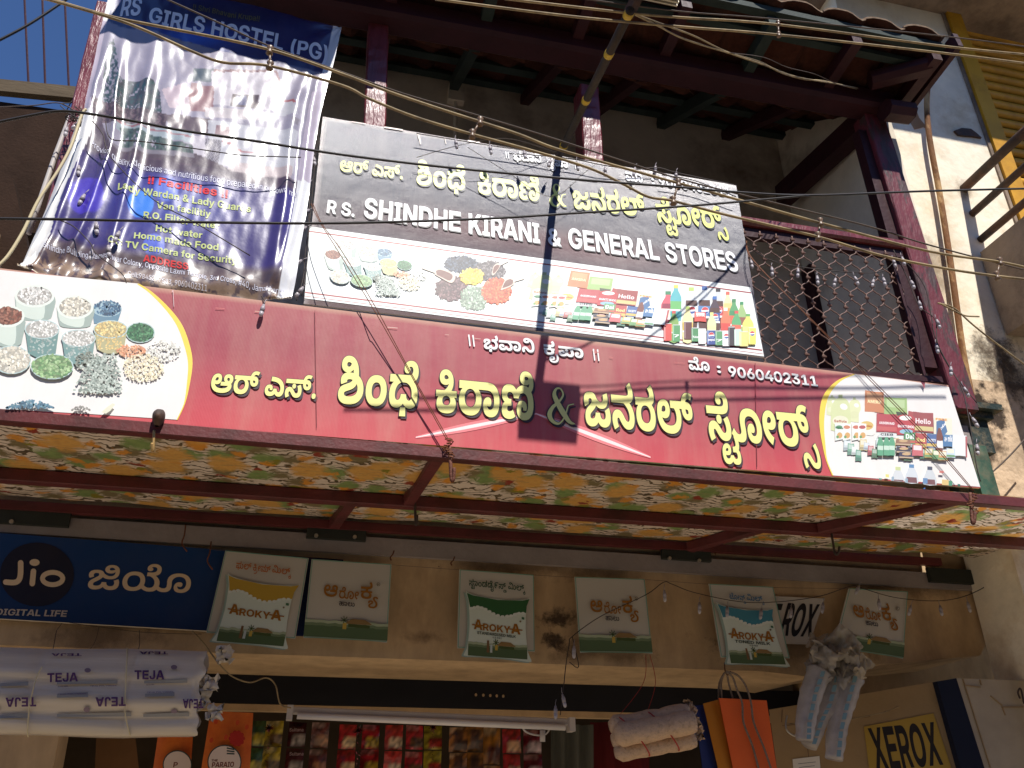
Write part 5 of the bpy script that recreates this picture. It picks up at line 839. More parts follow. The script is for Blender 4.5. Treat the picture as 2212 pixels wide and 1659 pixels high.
m_yellow = M('yellow shutter paint', (206, 152, 34), .5, .35, var=.12, vscale=5, col2=(176, 124, 26), mscale=2.4, bump=.1)
m_rust = M('rusty pipe', (120, 82, 52), .85, .25, var=.35, vscale=14, col2=(176, 140, 96), mix_lo=.5, mix_hi=.6, mscale=6, bump=.5, bscale=60, stretch=(1, 1, .4))
m_iron = M('dark iron', (62, 50, 44), .7, .35, var=.25, vscale=12, col2=(92, 66, 50), mscale=8, bump=.3)
m_rusthook = M('rusty hook iron', (104, 62, 46), .7, .35, var=.3, vscale=30, bump=.5, bscale=90)
m_grill = M('maroon grille iron', (112, 82, 70), .5, .4, var=.25, vscale=25, bump=.3, bscale=80)
m_bracket = M('dark green bracket', (48, 50, 44), .7, .3, var=.2)
m_bolt = M('zinc bolt', (190, 186, 176), .35, .5, metal=.8, var=.1)
m_black = M('dark navy board', (22, 24, 32), .6, .3, var=.2)
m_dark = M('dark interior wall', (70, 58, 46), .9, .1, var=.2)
m_road = M('dusty street', (156, 142, 122), .95, .1, var=.2, vscale=.6, col2=(132, 122, 106), mscale=.4, bump=.2)
m_cable_tan = M('tan service cable', (158, 138, 102), .65, .3, var=.3, vscale=9, col2=(120, 104, 80), mscale=14)
m_cable_blk = M('black cable', (36, 32, 32), .5, .4, var=.2)
m_cable_grey = M('grey twisted wire', (84, 72, 64), .7, .3, var=.3, vscale=30)
m_cable_cream = M('cream pipe', (206, 190, 150), .5, .4, var=.1)
m_wire_rust = M('rusty binding wire', (112, 66, 40), .7, .3, var=.3, vscale=40)
m_insul = M('porcelain spool', (112, 88, 66), .4, .5, var=.25, vscale=30)
m_bulb = M('frosted lamp cap', (206, 200, 204), .25, .5, var=.06, transl=.35)
m_bulbh = M('lamp holder', (150, 142, 146), .4, .4, var=.1)
m_cord = M('dark twisted flex', (58, 48, 44), .6, .3, var=.25, vscale=60)
m_wood = M('weathered board', (92, 80, 64), .9, .1, var=.3, vscale=6, stretch=(.3, 1, 1), bump=.4)
m_shed = M('sooty timber', (52, 38, 30), .95, .1, var=.3, vscale=4, bump=.4)
m_leaf = M('leaf', (66, 96, 42), .6, .3, var=.35, vscale=9, transl=.3)
m_bark = M('bark', (88, 68, 50), .9, .1)
m_tape = M('yellow tape', (186, 150, 40), .45, .4, var=.2)
m_alu = M('ribbed lamp casting', (176, 168, 150), .5, .4, metal=.3, var=.12)
m_pvc = M('white casing', (196, 188, 182), .4, .4, var=.05)
m_board = M('board edge', (196, 186, 170), .7, .2, var=.1)

# ------------------------------------------------------------------ the street (far wider than the view, it throws the light back up)
g = B()
g.grid(lambda u, v: (-40 + 80 * u, -40 + 80 * v, 0), 8, 8)
tag(g.obj('street', m_road), kind='structure')
b = B(); b.box((-22, -11.5, 0), (22, -8.5, 5.6)); b.box((-6, -11.2, 5.601), (9, -8.9, 8.2))  # unseen houses, added to keep low sky light off the shop front
tag(b.obj('unseen_opposite_row', M('unseen house row across the street', (112, 92, 74), .9, .1)), kind='structure')

# ------------------------------------------------------------------ the shop house
house = thing('shop_house', 'old two storey shop house with a tiled balcony roof on maroon posts', 'house', (0.9, 0.9, 0))
E = EYE
ZL = P(1000, 1428, .92).z        # underside of the beige lintel
YB = PZ(1000, 1471, ZL).y        # where the black fascia starts
ZB = P(1000, 1530, YB).z
XW0 = -1.9
# beige lintel over the shop front, its right end cut aslant
b = B()
tr = P(2190, 1266, .92); brr = P(2118, 1416, .92)
zt = E + 1.06
poly = [Vector((XW0, .92, ZL)), Vector((P(1650, 1478, .92).x, .92, ZL)), P(1750, 1462, .92), P(1845, 1441, .92), brr, tr, Vector((tr.x, .92, zt)), Vector((XW0, .92, zt))]
b.prism(poly, (0, YB - .92, 0))
lint = b.obj('lintel', m_beige, house)
b = B(); b.box((XW0, .895, E + 1.012), (tr.x - .02, .9185, E + 1.085)); b.obj('cement_band', m_grey, house)
# front wall between awning and balcony floor, then the balcony floor
b = B(); b.box((XW0, .93, zt + .003), (3.55, 1.02, E + 1.45)); b.obj('front_wall', m_beige, house)
b = B(); b.box((XW0, .03, E + 1.452), (2.4, .359, E + 1.60)); b.box((XW0, .36, E + 1.452), (2.86, 2.6, E + 1.62)); b.obj('balcony_floor', m_grey, house)  # front strip carried forward to block a streak of sun on the cloth
# balcony walls
YBW = 1.3
ZW = E + 4.2
b = B(); b.box((XW0 + .6, YBW, E + 1.62), (2.845, YBW + .2, ZW + .35)); b.obj('balcony_wall', m_plaster, house)
b = B()
b.prism([(2.85, .42, E + 1.62), (2.85, YBW + .2, E + 1.62), (2.85, YBW + .2, ZW + .3), (2.85, .42, E + 3.62)], (.13, 0, 0)); b.obj('side_wall', m_plaster, house)
# ground floor room behind the counter
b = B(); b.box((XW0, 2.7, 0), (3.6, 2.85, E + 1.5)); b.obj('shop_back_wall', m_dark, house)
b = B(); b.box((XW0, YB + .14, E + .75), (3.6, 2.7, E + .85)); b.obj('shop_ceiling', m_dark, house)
b = B(); b.box((XW0 - .15, .92, 0), (XW0, 2.85, E + 3)); b.obj('party_wall', m_beige, house)
b = B(); b.box((XW0, YB, ZB), (P(2030, 1450, YB).x + .5, YB + .12, ZL - .002)); fascia = b.obj('fascia_board', m_black, house)
bb = B()
for px in (1028, 1044, 1059, 1073, 1087):
    p = P(px, 1501 + (px - 1028) * .05, YB - .001)
    bb.add([p + Vector((.006 * math.cos(a * .785), -.001, .007 * math.sin(a * .785))) for a in range(8)], [tuple(range(8))])
bb.obj('ventilation_hole', m_beige, fascia)
b = B(); b.box((XW0, YB + .002, ZB - .028), (2.45, YB + .06, ZB - .002)); b.obj('sill_strip', m_beige, house)
b = B(); b.box((2.45, 1.4, 0), (3.7, 1.5, E + 1.1)); b.obj('right_pier', m_beige, house)
# left pier below the lintel and the room's right side
b = B(); b.hexa([P(-40, 1590, 1.0) + Vector((0, 0, -1)), P(150, 1590, 1.0) + Vector((0, 0, -1)), P(150, 1590, 1.0) + Vector((0, .15, -1)), P(-40, 1590, 1.0) + Vector((0, .15, -1)),
                P(-40, 1390, 1.0), P(165, 1390, 1.0), P(165, 1390, 1.0) + Vector((0, .15, 0)), P(-40, 1390, 1.0) + Vector((0, .15, 0))])
b.obj('left_pier', m_beige, house)

b = B(); b.box((P(968, 200, 1.28).x, 1.25, P(980, 222, 1.28).z), (P(1002, 200, 1.28).x, 1.299, P(980, 188, 1.28).z)); b.obj('switch_box', m_plaster, house)
b = B(); b.tube([P(984, 220, 1.27), P(984, 300, 1.27)], .012, 6); b.obj('wall_conduit', m_plaster, house)
# holes, chipped spots and nail stubs in the lintel
mk = B()
for (x, y, r) in [(1000, 1197, 4), (1186, 1185, 3), (1600, 1197, 3), (1388, 1298, 3), (1016, 1350, 3), (1103, 1357, 3), (1128, 1343, 3), (1023, 1243, 4), (1875, 1195, 3), (1908, 1252, 3), (1675, 1251, 3), (1706, 1252, 3), (948, 1224, 2)]:
    p = P(x, y, .9185)
    n = 7
    mk.add([p + Vector((r * .0014 * random.uniform(.6, 1.2) * math.cos(k * 6.28 / n), 0, r * .0014 * random.uniform(.6, 1.2) * math.sin(k * 6.28 / n))) for k in range(n)], [tuple(range(n))])
mk.obj('nail_hole', m_iron, lint)
m_stain = M('damp stain', (74, 54, 40), .95, .1, var=.3, vscale=30)
m_grime = grime_mat('grime on plaster', (74, 58, 44), 16, .8)
m_soft = grime_mat('soft grime on plaster', (120, 94, 68), 7, .4)


def stain(x0, y0, x1, y1, Y, mat, parent):
    """one dirty patch between two picture corners"""
    q = B(); q.add([P(x0, y0, Y), P(x1, y0, Y), P(x1, y1, Y), P(x0, y1, Y)], [(0, 1, 2, 3)])
    return tag(q.obj('damp_stain', mat, parent, recalc=False), kind='stuff')


YL = .9187
stain(1140, 1300, 1262, 1378, YL, m_grime, lint); stain(1150, 1350, 1260, 1425, YL - .0003, m_grime, lint)
stain(1480, 1350, 1700, 1420, YL, m_soft, lint); stain(840, 1350, 1000, 1400, YL, m_soft, lint)
stain(-40, 1330, 460, 1420, YL - .0004, m_soft, lint); stain(800, 1185, 1500, 1260, YL - .0002, m_soft, lint); stain(1380, 1330, 2000, 1470, YL - .0004, m_soft, lint)
stain(1700, 1230, 2190, 1300, YL - .0006, m_soft, lint); stain(1000, 1380, 1560, 1440, YL - .0006, m_soft, lint)

# roof: rafters, battens, tiles ------------------------------------------------
ZE, YE = E + 3.66, -.1          # eave
ZR, YR = E + 3.63, .3           # over the posts
ZT, YT = E + 4.27, 1.32         # at the wall
XR0, XR1 = -.98, 3.02


def roof_pt(x, s, lift=0.0):     # s: 0 eave .. 1 posts .. 2 wall
    if s <= 1:
        y = YE + (YR - YE) * s; z = ZE + (ZR - ZE) * s
    else:
        y = YR + (YT - YR) * (s - 1); z = ZR + (ZT - ZR) * (s - 1)
    return Vector((x, y, z + lift))


b = B()
b.bar((XR0, YE + .05, ZE - .02), (XR1, YE + .05, ZE - .02), .045, .035)
b.bar((XR0, .05, E + 3.615), (XR1, .05, E + 3.615), .04, .03)
for s in (1.25, 1.6, 1.9):
    p = roof_pt(0, s, -.02)
    b.bar((XR0, p.y, p.z), (XR1, p.y, p.z), .05, .03)
roof = b.obj('roof', m_teal, house)
rf = None
for i in range(9):
    x = XR0 + .14 + i * .47
    q = B()
    q.bar(roof_pt(x, .12, -.075), roof_pt(x, 1.0, -.075), .055, .075)
    q.bar(roof_pt(x, 1.01, -.075), roof_pt(x, 1.98, -.075), .055, .075)
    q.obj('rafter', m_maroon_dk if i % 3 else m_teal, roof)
# interlocking clay tile, wavy in section, scalloped at its lower edge
TW, TL = .232, .36


def tile_mesh():
    q = B()
    nu, nv = 8, 2
    for lay in (0, 1):
        for j in range(nv + 1):
            for i in range(nu + 1):
                u, v = i / nu, j / nv
                h = .020 * math.sin(u * 2 * math.pi) + .006 * math.sin(u * 4 * math.pi)
                yy = -TL * .5 + TL * v + (.012 * math.cos(u * 2 * math.pi) if j == 0 else 0)
                q.v.append(((u - .5) * (TW + .014), yy, h + (.014 if lay else 0)))
    n = (nu + 1) * (nv + 1)
    for lay in (0, 1):
        for j in range(nv):
            for i in range(nu):
                k = lay * n + j * (nu + 1) + i
                f = [k, k + 1, k + nu + 2, k + nu + 1]
                q.f.append(f if lay else f[::-1]); q.mi.append(0)
    for i in range(nu):
        q.f.append([i, i + 1, n + i + 1, n + i]); q.mi.append(1)
    for j in range(nv):
        for c in (0, nu):
            k = j * (nu + 1) + c
            q.f.append([k, k + nu + 1, n + k + nu + 1, n + k]); q.mi.append(1)
    return q


tile0 = None
rows = [(.27, False), (.60, False), (.9, False), (1.16, True), (1.36, True), (1.56, True), (1.76, True), (1.93, True)]
for ri, (s, back) in [(-1, (-.32, False))] + list(enumerate(rows)):
    for i in range(int((XR1 - XR0) / TW)):
        x = XR0 + TW * .5 + i * TW
        if ri < 0 and x > .02:
            continue
        p = roof_pt(x, s + (.18 if not back else .08), .022 + .004 * (ri % 2))
        sl_ = math.atan2(ZT - ZR, YT - YR) if back else math.atan2(ZR - ZE, YR - YE)
        rot = (sl_ - .05 + random.uniform(-.03, .03), random.uniform(-.03, .03), random.uniform(-.03, .03))
        loc = p + Vector((random.uniform(-.004, .004), random.uniform(-.015, .015), random.uniform(-.003, .006)))
        if tile0 is None:
            tile0 = tile_mesh().obj('roof_tile', [m_tile, m_tile_edge], roof, smooth=False, recalc=False)
            # its mesh is in tile space: undo the shift to world space
            off = np.array(world_of(roof))
            for v in tile0.data.vertices:
                v.co = Vector(np.array(v.co) + off)
            tile0.location = loc - world_of(roof); tile0.rotation_euler = rot
        else:
            dup(tile0, loc, rot, roof)
b = B()
b.bar(roof_pt(XR1 - .03, -.1, -.05), roof_pt(XR1 - .03, 1.0, -.06), .03, .10)
b.obj('bargeboard', m_maroon_dk, roof)
# beam on the posts with a rounded nose, and short cross blocks
b = B()
b.bar((XR0, .3, E + 3.50), (2.86, .3, E + 3.53), .14, .13, bev=.02)
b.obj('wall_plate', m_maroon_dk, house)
b = B(); b.bar((2.76, .22, E + 3.42), (2.92, .22, E + 3.43), .12, .10, bev=.03)
b.bar((2.66, .16, E + 3.55), (2.93, .02, E + 3.58), .1, .09, bev=.025); b.obj('beam_end', m_maroon_dk, house)


def post(xa, ya, xb, yb, wpx0, wpx1, mat, name='balcony_post', depth=.11, Y=.3):
    """square timber post from its lower end (xa, ya) to the upper one (xb, yb)"""
    p0 = P(xa, ya, Y); p1 = P(xb, yb, Y)
    w0 = (P(xa + wpx0, ya, Y) - p0).length
    x0, x1 = p0.x, p1.x
    z0, z1 = p0.z, p1.z
    q = B()
    c = .006
    n = 16
    rings = []
    for k in range(n + 1):
        t = k / n
        x = x0 + (x1 - x0) * t; z = z0 + (z1 - z0) * t
        j = .0015
        r = [(x + c, Y), (x + w0 - c, Y), (x + w0, Y + c), (x + w0, Y + depth), (x, Y + depth), (x, Y + c)]
        rings.append([(a + random.uniform(-j, j), bb_ + random.uniform(-j, j), z) for a, bb_ in r])
    for r in rings:
        q.v += r
    for k in range(n):
        for i in range(6):
            q.f.append([k * 6 + i, k * 6 + (i + 1) % 6, (k + 1) * 6 + (i + 1) % 6, (k + 1) * 6 + i]); q.mi.append(0)
    q.f.append([i for i in range(6)][::-1]); q.mi.append(0)
    q.f.append([n * 6 + i for i in range(6)]); q.mi.append(0)
    return q.obj(name, mat, house)


post(62, 600, 208, 0, 50, 42, m_maroon)          # left end, beside the hostel banner
post(785, 300, 798, 20, 47, 46, m_maroon)
post(1263, 370, 1253, 180, 42, 40, m_maroon)
post(2065, 880, 1868, 240, 50, 44, m_maroon_old)
# second, thinner leg behind the right post and the dark inner posts
b = B()
a0, a1 = P(2003, 800, .36), P(1862, 290, .36)
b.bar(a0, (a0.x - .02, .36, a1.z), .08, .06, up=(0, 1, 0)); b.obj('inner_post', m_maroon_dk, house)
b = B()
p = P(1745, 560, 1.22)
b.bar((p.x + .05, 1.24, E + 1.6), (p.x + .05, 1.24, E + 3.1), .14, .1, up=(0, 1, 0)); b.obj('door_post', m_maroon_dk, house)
b = B(); b.bar((p.x + .14, 1.185, E + 1.6), (p.x + .14, 1.185, E + 2.95), .015, .01, up=(0, 1, 0)); b.obj('red_reflection', M('red reflection strip', (190, 40, 30), .3, .5), house)  # bright red strip standing in for the reflection on the door post
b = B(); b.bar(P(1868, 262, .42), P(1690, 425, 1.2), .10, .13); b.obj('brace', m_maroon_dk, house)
for (x0, y0, x1, y1) in [(1187, 150, 1140, 215), (1540, 185, 1425, 262), (1685, 210, 1555, 295)]:
    pass
# capital of the pillar below the right post
b = B()
pc = P(2090, 880, .34)
for k, (hw, z0, z1, dp) in enumerate([(.175, 0, .03, .16), (.14, -.035, -.001, .13), (.115, -.2, -.036, .11), (.09, -.5, -.201, .09)]):
    b.box((pc.x - hw + .02, .36 - dp + .12, pc.z + z0 - .005), (pc.x + hw, .50, pc.z + z1 - .006))
b.obj('pillar_capital', M('old dark teal paint', (44, 56, 54), .8, .2, var=.4, vscale=10, col2=(96, 88, 72), mix_lo=.5, mix_hi=.58, mscale=6, bump=.5), house)
b = B(); b.box((pc.x - .09, .30, pc.z - .5), (pc.x + .0, .345, pc.z - .21)); b.obj('pillar_shaft', M('green pillar paint', (62, 92, 76), .8, .2, var=.35, vscale=9, col2=(110, 110, 90), mscale=7), house)

# ------------------------------------------------------------------ balcony railing
rail = thing('balcony_railing', 'maroon iron balcony railing of wavy bars right of the dark shop board', 'railing', P(1800, 700, .3))
b = B(); b.bar(P(1560, 473, .31), P(1948, 531, .31), .05, .05, bev=.012); b.obj('handrail', m_maroon, rail)
b = B(); b.bar(P(1560, 497, .325), P(1945, 551, .325), .03, .055); b.obj('lower_handrail', m_maroon_dk, rail)
b = B(); b.bar(P(1929, 575, .3), P(1997, 818, .3), .014, .02, up=(0, 1, 0)); b.obj('frame_bar', m_maroon_dk, rail)
b = B(); b.bar(P(1600, 795, .3), P(2030, 824, .3), .04, .03); b.obj('bottom_rail', m_maroon_dk, rail)
xg0, xg1 = P(1590, 560, .3).x, P(1932, 590, .3).x + .02
zg1, zg0 = P(1700, 508, .3).z, P(1700, 830, .3).z
dcell, per = .0425, .142
nbar = int((xg1 - xg0) / dcell)
riv = None
for i in range(nbar + 1):
    xc = xg0 + i * dcell
    sgn = 1 if i % 2 == 0 else -1
    pts = []
    z = zg0
    k = 0
    edge = i == nbar
    while z < zg1 + per:
        for (dz, o) in ((0, .46), (.3, .46), (.5, -.46), (.8, -.46)):
            zz = z + dz * per
            if zg0 - .01 < zz < zg1:
                pts.append(Vector((xc + sgn * o * dcell, .3, zz)))
        z += per
    # sample as rounded zigzag
    q = B(); q.tube(smooth_path(pts, 3), .0031, 5)
    q.obj('grille_bar', m_grill, rail, smooth=True)
    z = zg0 + .15 * per
    k = 0
    while z < zg1 - .02:
        ok = (sgn > 0 and k % 2 == 0) or (sgn < 0 and k % 2 == 1)
        if ok and i < nbar:
            loc = Vector((xc + dcell * .5, .3, z))
            if riv is None:
                q = B(); q.tube([loc + Vector((-.011, -.002, 0)), loc + Vector((-.004, -.002, 0)), loc + Vector((.004, -.002, 0)), loc + Vector((.011, -.002, 0))], .007, 6, rs=[.005, .007, .007, .005])
                riv = q.obj('rivet', m_grill, rail); riv_at = loc
            else:
                c = riv.copy(); COL.objects.link(c); c.location = riv.location + (loc - riv_at)
        z += per * .5
        k += 1

# ------------------------------------------------------------------ neighbour on the right: white wall, shutter, pipe, rods, slab
nb = thing('neighbour_house', 'neighbouring house with a whitewashed wall and a yellow roller shutter', 'house', (3.6, .7, 0))
YN = .6
sh0, sh1 = P(2060, 90, YN), P(2212, 480, YN)
xs = sh0.x
b = B(); b.box((2.99, YN, E + 2.02), (xs - .005, YN + .3, E + 6.2)); b.obj('white_wall', m_white, nb)
zr0 = P(2100, 770, YN).z
b = B(); b.box((3.0, YN - .012, E + 1.26), (xs + 1.2, YN + .28, E + 2.018)); b.obj('bare_wall', m_raw, nb)
b = B(); b.box((3.14, YN, 0), (xs + 1.2, YN + .3, E + 1.258)); b.obj('lower_wall', m_white, nb)
# old patch of brown paint beside the post
b = B()
b.prism([P(1938, 175, YN), P(1962, 190, YN), P(1985, 255, YN), P(2010, 285, YN), P(1995, 275, YN), P(1975, 280, YN), P(1962, 258, YN), P(1945, 262, YN), P(1930, 250, YN), P(1900, 200, YN)], (0, -.0025, 0))
b.obj('paint_patch', M('old buff paint', (176, 138, 104), .9, .1, var=.12, bump=.3, bscale=40), nb)
b = B()
b.prism([P(2059, 285, YN), P(2075, 279, YN), P(2095, 281, YN), P(2107, 290, YN), P(2118, 300, YN), P(2100, 297, YN), P(2085, 296, YN), P(2068, 294, YN)], (0, -.012, 0))
b.obj('cement_blob', m_iron, nb)
YR_ = YN - .0135
for (x0, y0, x1, y1) in [(2080, 690, 2210, 830), (2110, 740, 2260, 900), (2060, 880, 2180, 1040)]:
    YR_ -= .0004
    stain(x0, y0, x1, y1, YR_, m_grime, nb)
stain(2062, 376, 2108, 450, YN - .0038, m_soft, nb); stain(1940, 440, 2060, 720, YN - .0042, m_soft, nb)
shut = None
fr = B(); fr.box((xs, YN - .03, E + 2.6), (xs + .11, YN + .12, E + 6.2)); frame = fr.obj('shutter_frame', m_yellow, nb)
cas = B(); cas.box((xs - .025, YN - .012, E + 2.7), (xs - .002, YN + .1, E + 6.2)); cas.obj('grooved_edge', m_conc, nb)
sp = .085
sroot = B(); sroot.box((xs + .111, YN + .11, E + 2.6), (xs + 2.2, YN + .13, E + 6.2)); sroot = sroot.obj('roller_shutter', m_iron, nb)


def slat_shape(z):
    q = B()
    prof = []
    for k in range(7):
        a = -math.pi / 2 + math.pi * k / 6
        prof.append((-.028 * math.cos(a), sp * .40 * math.sin(a)))
    for x in (xs + .112, xs + 2.2):
        q.v += [(x, YN + .105 + a, z + c) for a, c in prof]
    for k in range(6):
        q.f.append([k, k + 1, 8 + k, 7 + k]); q.mi.append(0)
    return q


z = E + 2.65
s0 = None
while z < E + 6.1:
    if s0 is None:
        s0 = slat_shape(z).obj('shutter_slat', m_yellow, sroot, smooth=True); z00 = z
    else:
        c = s0.copy(); COL.objects.link(c); c.location = s0.location + Vector((0, 0, z - z00))
    z += sp
# yellow hood above, then an unseen slab placed to shade the wall top
b = B()
pa = P(2100, 10, .5)
b.box((xs - .2, .5, pa.z), (xs + 2.4, YN - .032, pa.z + .9)); b.obj('shutter_hood', m_yellow, nb)
zs_ = P(1990, 290, YN).z + 1.5 * .8
b = B(); b.box((2.7, -.2, zs_), (xs + 3, 1.2, zs_ + .2)); b.obj('upper_slab', m_conc, nb)
# grey slab below the shutter
b = B()
q0 = P(2112, 548, YN)
b.box((q0.x + .005, -.02, E + 2.32), (xs + 1.2, YN - .013, q0.z)); b.obj('concrete_slab', m_conc, nb)
# rain pipe with a bent head
b = B()
pts = [P(1958, 152, YN - .03), P(1990, 152, YN - .05), P(2000, 160, YN - .05), P(2004, 180, YN - .05), P(2002, 230, YN - .05), P(2008, 300, YN - .05), P(2030, 420, YN - .05), P(2052, 560, YN - .05), P(2066, 660, YN - .05), P(2080, 760, YN - .05), P(2100, 868, YN - .05)]
b.tube(smooth_path(pts, 4), .017, 10); b.obj('rain_pipe', m_rust, nb, smooth=True)
# iron rods sticking out of the wall
for (x0, y0, x1, y1, lab) in [(2082, 408, 2214, 285, 'topmost'), (2100, 462, 2214, 368, 'm'), (2118, 518, 2214, 438, 'b')]:
    q = B()
    a = P(x0, y0, YN - .002)
    q.tube([a, a + Vector((0, -.7, 0))], (.028 if lab == 'topmost' else .022), 10)
    q.obj('iron_rod', m_iron, nb, smooth=True)

# ------------------------------------------------------------------ left side: the shed roof next door, terrace rods and a tree
shed = thing('timber_shed', 'dark timber shed with a pale eave board behind the left post', 'shed', (-1.8, 2, 0))
pa, pb_ = P(-20, 222, 2.0), P(160, 206, 2.0)
b = B(); b.bar(pa + Vector((-1.5, 0, 0)), pb_ + Vector((.6, 0, .06)), .05, .10); b.obj('eave_board', m_wood, shed)
b = B()
zz = pa.z - .06
zw = P(10, 470, 2.05).z
b.hexa([(-4.2, 2.05, zw), (-1.35, 2.05, zw - .1), (-1.35, 2.2, zw - .1), (-4.2, 2.2, zw), (-4.2, 2.03, zz + .06), (-1.35, 2.03, zz + .13), (-1.35, 2.2, zz + .13), (-4.2, 2.2, zz + .06)])
b.obj('plank_wall', m_shed, shed)
b = B(); b.bar(P(52, 640, 1.9), P(2, 400, 1.9), .15, .1, up=(0, 1, 0)); b.obj('corner_post', m_shed, shed)
rods = thing('terrace_grille', 'thin iron rods of a terrace grille standing against the blue sky', 'grille', P(90, 190, 2.1))
for (x0, y0, x1, y1) in [(62.5, 200, 52, -20), (98, 195, 91, -20), (149, 195, 139, -20)]:
    q = B(); a = P(x0, y0, 2.1); c = P(x1, y1, 2.1)
    q.tube([a, a.lerp(c, 1.3)], .008, 6); q.obj('grille_rod', m_maroon_dk, rods)
# tree glimpsed low at the left edge
tc_ = P(-8, 590, 9)
tree = thing('leafy_tree', 'green tree glimpsed low at the left edge beyond the shed', 'tree', (tc_.x, tc_.y, 0))
q = B(); q.tube([(tc_.x, tc_.y, 0), (tc_.x + .1, tc_.y, tc_.z * .5), (tc_.x, tc_.y, tc_.z)], .2, 8, rs=[.2, .14, .06]); q.obj('trunk', m_bark, tree)
q = B()
for k in range(1800):
    v = Vector((random.gauss(0, .8), random.gauss(0, .8), random.gauss(0, .9)))
    c = tc_ + v * .55
    n = Vector((random.uniform(-1, 1), random.uniform(-1, 1), random.uniform(.2, 1))).normalized()
    u = n.orthogonal().normalized(); t = n.cross(u)
    s = random.uniform(.05, .1)
    q.add([c - u * s, c + t * s * .45, c + u * s, c - t * s * .45], [(0, 1, 2, 3)])
q.obj('crown', m_leaf, tree)

# ------------------------------------------------------------------ printed boards
m_flex = print_mat('red flex print', rough=.45, spec=.35, flute=.12, fscale=70, dirt=.36, dirtcol=(196, 168, 146), dscale=2.6, bump=.4, bscale=3.5, streak=(2, 1, .3))
m_coro = print_mat('corrugated board print', rough=.27, spec=.5, flute=.3, fscale=95, dirt=.22, dirtcol=(150, 136, 130), dscale=2.6, streak=(2, 1, .3), bump=.4, bscale=3.5)
m_inkf = print_mat('printed ink', rough=.45, spec=.35, dirt=.16, dirtcol=(176, 160, 140), dscale=2.6, bump=.4, bscale=3.5, streak=(2, 1, .3))
m_paper = print_mat('printed paper', rough=.6, spec=.25, dirt=.1)
RED = Plane(P(1000, 800, 0.0))
BLUE = plane3(P(700, 252, .215), P(1590, 400, .215), P(1650, 770, .115))


def board(name, surf, corners, thick, design, nu, nv, mats, label, cat, wob=0.0, parent=None):
    """thin printed board spanning four picture corners (TL, TR, BR, BL); design(u, v) gives its ink colour"""
    TL, TR, BR, BL = [surf.at(*c) for c in corners]
    q = B(); cols = []
    n = surf.n

    def pt(u, v):
        a = TL.lerp(TR, u); c = BL.lerp(BR, u)
        return a.lerp(c, v)
    for j in range(nv + 1):
        for i in range(nu + 1):
            u, v = i / nu, j / nv
            p = pt(u, v)
            if wob:
                p = p + n * wob * (noise3(p.x * 1.7, p.z * 3, 0, 3) - .25) * (4 * v * (1 - v) + .15)
            q.v.append(tuple(p)); cols.append(lin(design(u, v)))
    for j in range(nv):
        for i in range(nu):
            k = j * (nu + 1) + i
            q.f.append([k, k + nu + 1, k + nu + 2, k + 1]); q.mi.append(0)
    rim = [pt(0, 0), pt(1, 0), pt(1, 1), pt(0, 1)]
    b0 = len(q.v)
    q.v += [tuple(p - n * .0006) for p in rim] + [tuple(p - n * thick) for p in rim]
    cols += [lin((200, 190, 175))] * 8
    for i in range(4):
        q.f.append([b0 + i, b0 + (i + 1) % 4, b0 + 4 + (i + 1) % 4, b0 + 4 + i]); q.mi.append(1)
    q.f.append([b0 + 4 + i for i in range(4)]); q.mi.append(1)
    o = q.obj(name, mats, parent, vcol=cols, recalc=False)
    if parent is None:
        tag(o, label, cat)
    return o


def mixc(a, b, t):
    t = max(0.0, min(1.0, t))
    return tuple(x + (y - x) * t for x, y in zip(a, b))


def red_design(u, v):
    top = (174, 84, 92); mid = (156, 72, 84); bot = (202, 80, 88)
    d = (u - .22) ** 2 * 6 + (v - .3) ** 2 * 3
    c = mixc(top, bot, max(0, (v - .35)) * 1.5)
    c = mixc(c, mid, math.exp(-d * 3) * .8)
    c = mixc(c, mid, math.exp(-((u - .76) ** 2 * 18 + (v - .35) ** 2 * 4) * 1.6) * .75)
    if v < .03:
        c = (196, 150, 130)
    return c


red = board('shop_board', RED, [(-60, 572), (2048, 832), (2118, 1054), (-60, 883)], .012, red_design, 90, 22, [m_flex, m_board],
            'long red shop board above the awning with yellow Kannada lettering and white ends', 'signboard')
WH = (236, 232, 228)
# --- white ends with yellow rims
ends = Ink(RED, .0012)
arcL = smooth2([(300, 613), (330, 632), (368, 668), (395, 705), (411, 750), (416, 786), (410, 830), (400, 872), (384, 907)], 4)
arcR = smooth2([(1843, 808), (1812, 820), (1790, 838), (1776, 860), (1770, 890), (1770, 922), (1776, 960), (1784, 995), (1797, 1027)], 4)
for a, sgn in ((arcL, 1), (arcR, -1)):
    ends = Ink(RED, .0012)
    ends.poly([(-60, 577), (100, 594)] + arcL + [(200, 895), (-60, 880)] if sgn > 0 else arcR + [(1950, 1038), (2117, 1052), (2082, 940), (2049, 836), (1940, 820)], WH)
    ends.up()
    for i in range(len(a) - 1):
        w0 = 3 + 9 * math.sin(math.pi * min(1, (i + 1) / len(a) * 1.15)); w1 = 3 + 9 * math.sin(math.pi * min(1, (i + 2) / len(a) * 1.15))
        ends.poly([a[i], a[i + 1], (a[i + 1][0] - sgn * w1, a[i + 1][1] + 1), (a[i][0] - sgn * w0, a[i][1] + 1)], (246, 214, 92))
    ends.obj('printed_end', m_inkf, red, recalc=False)
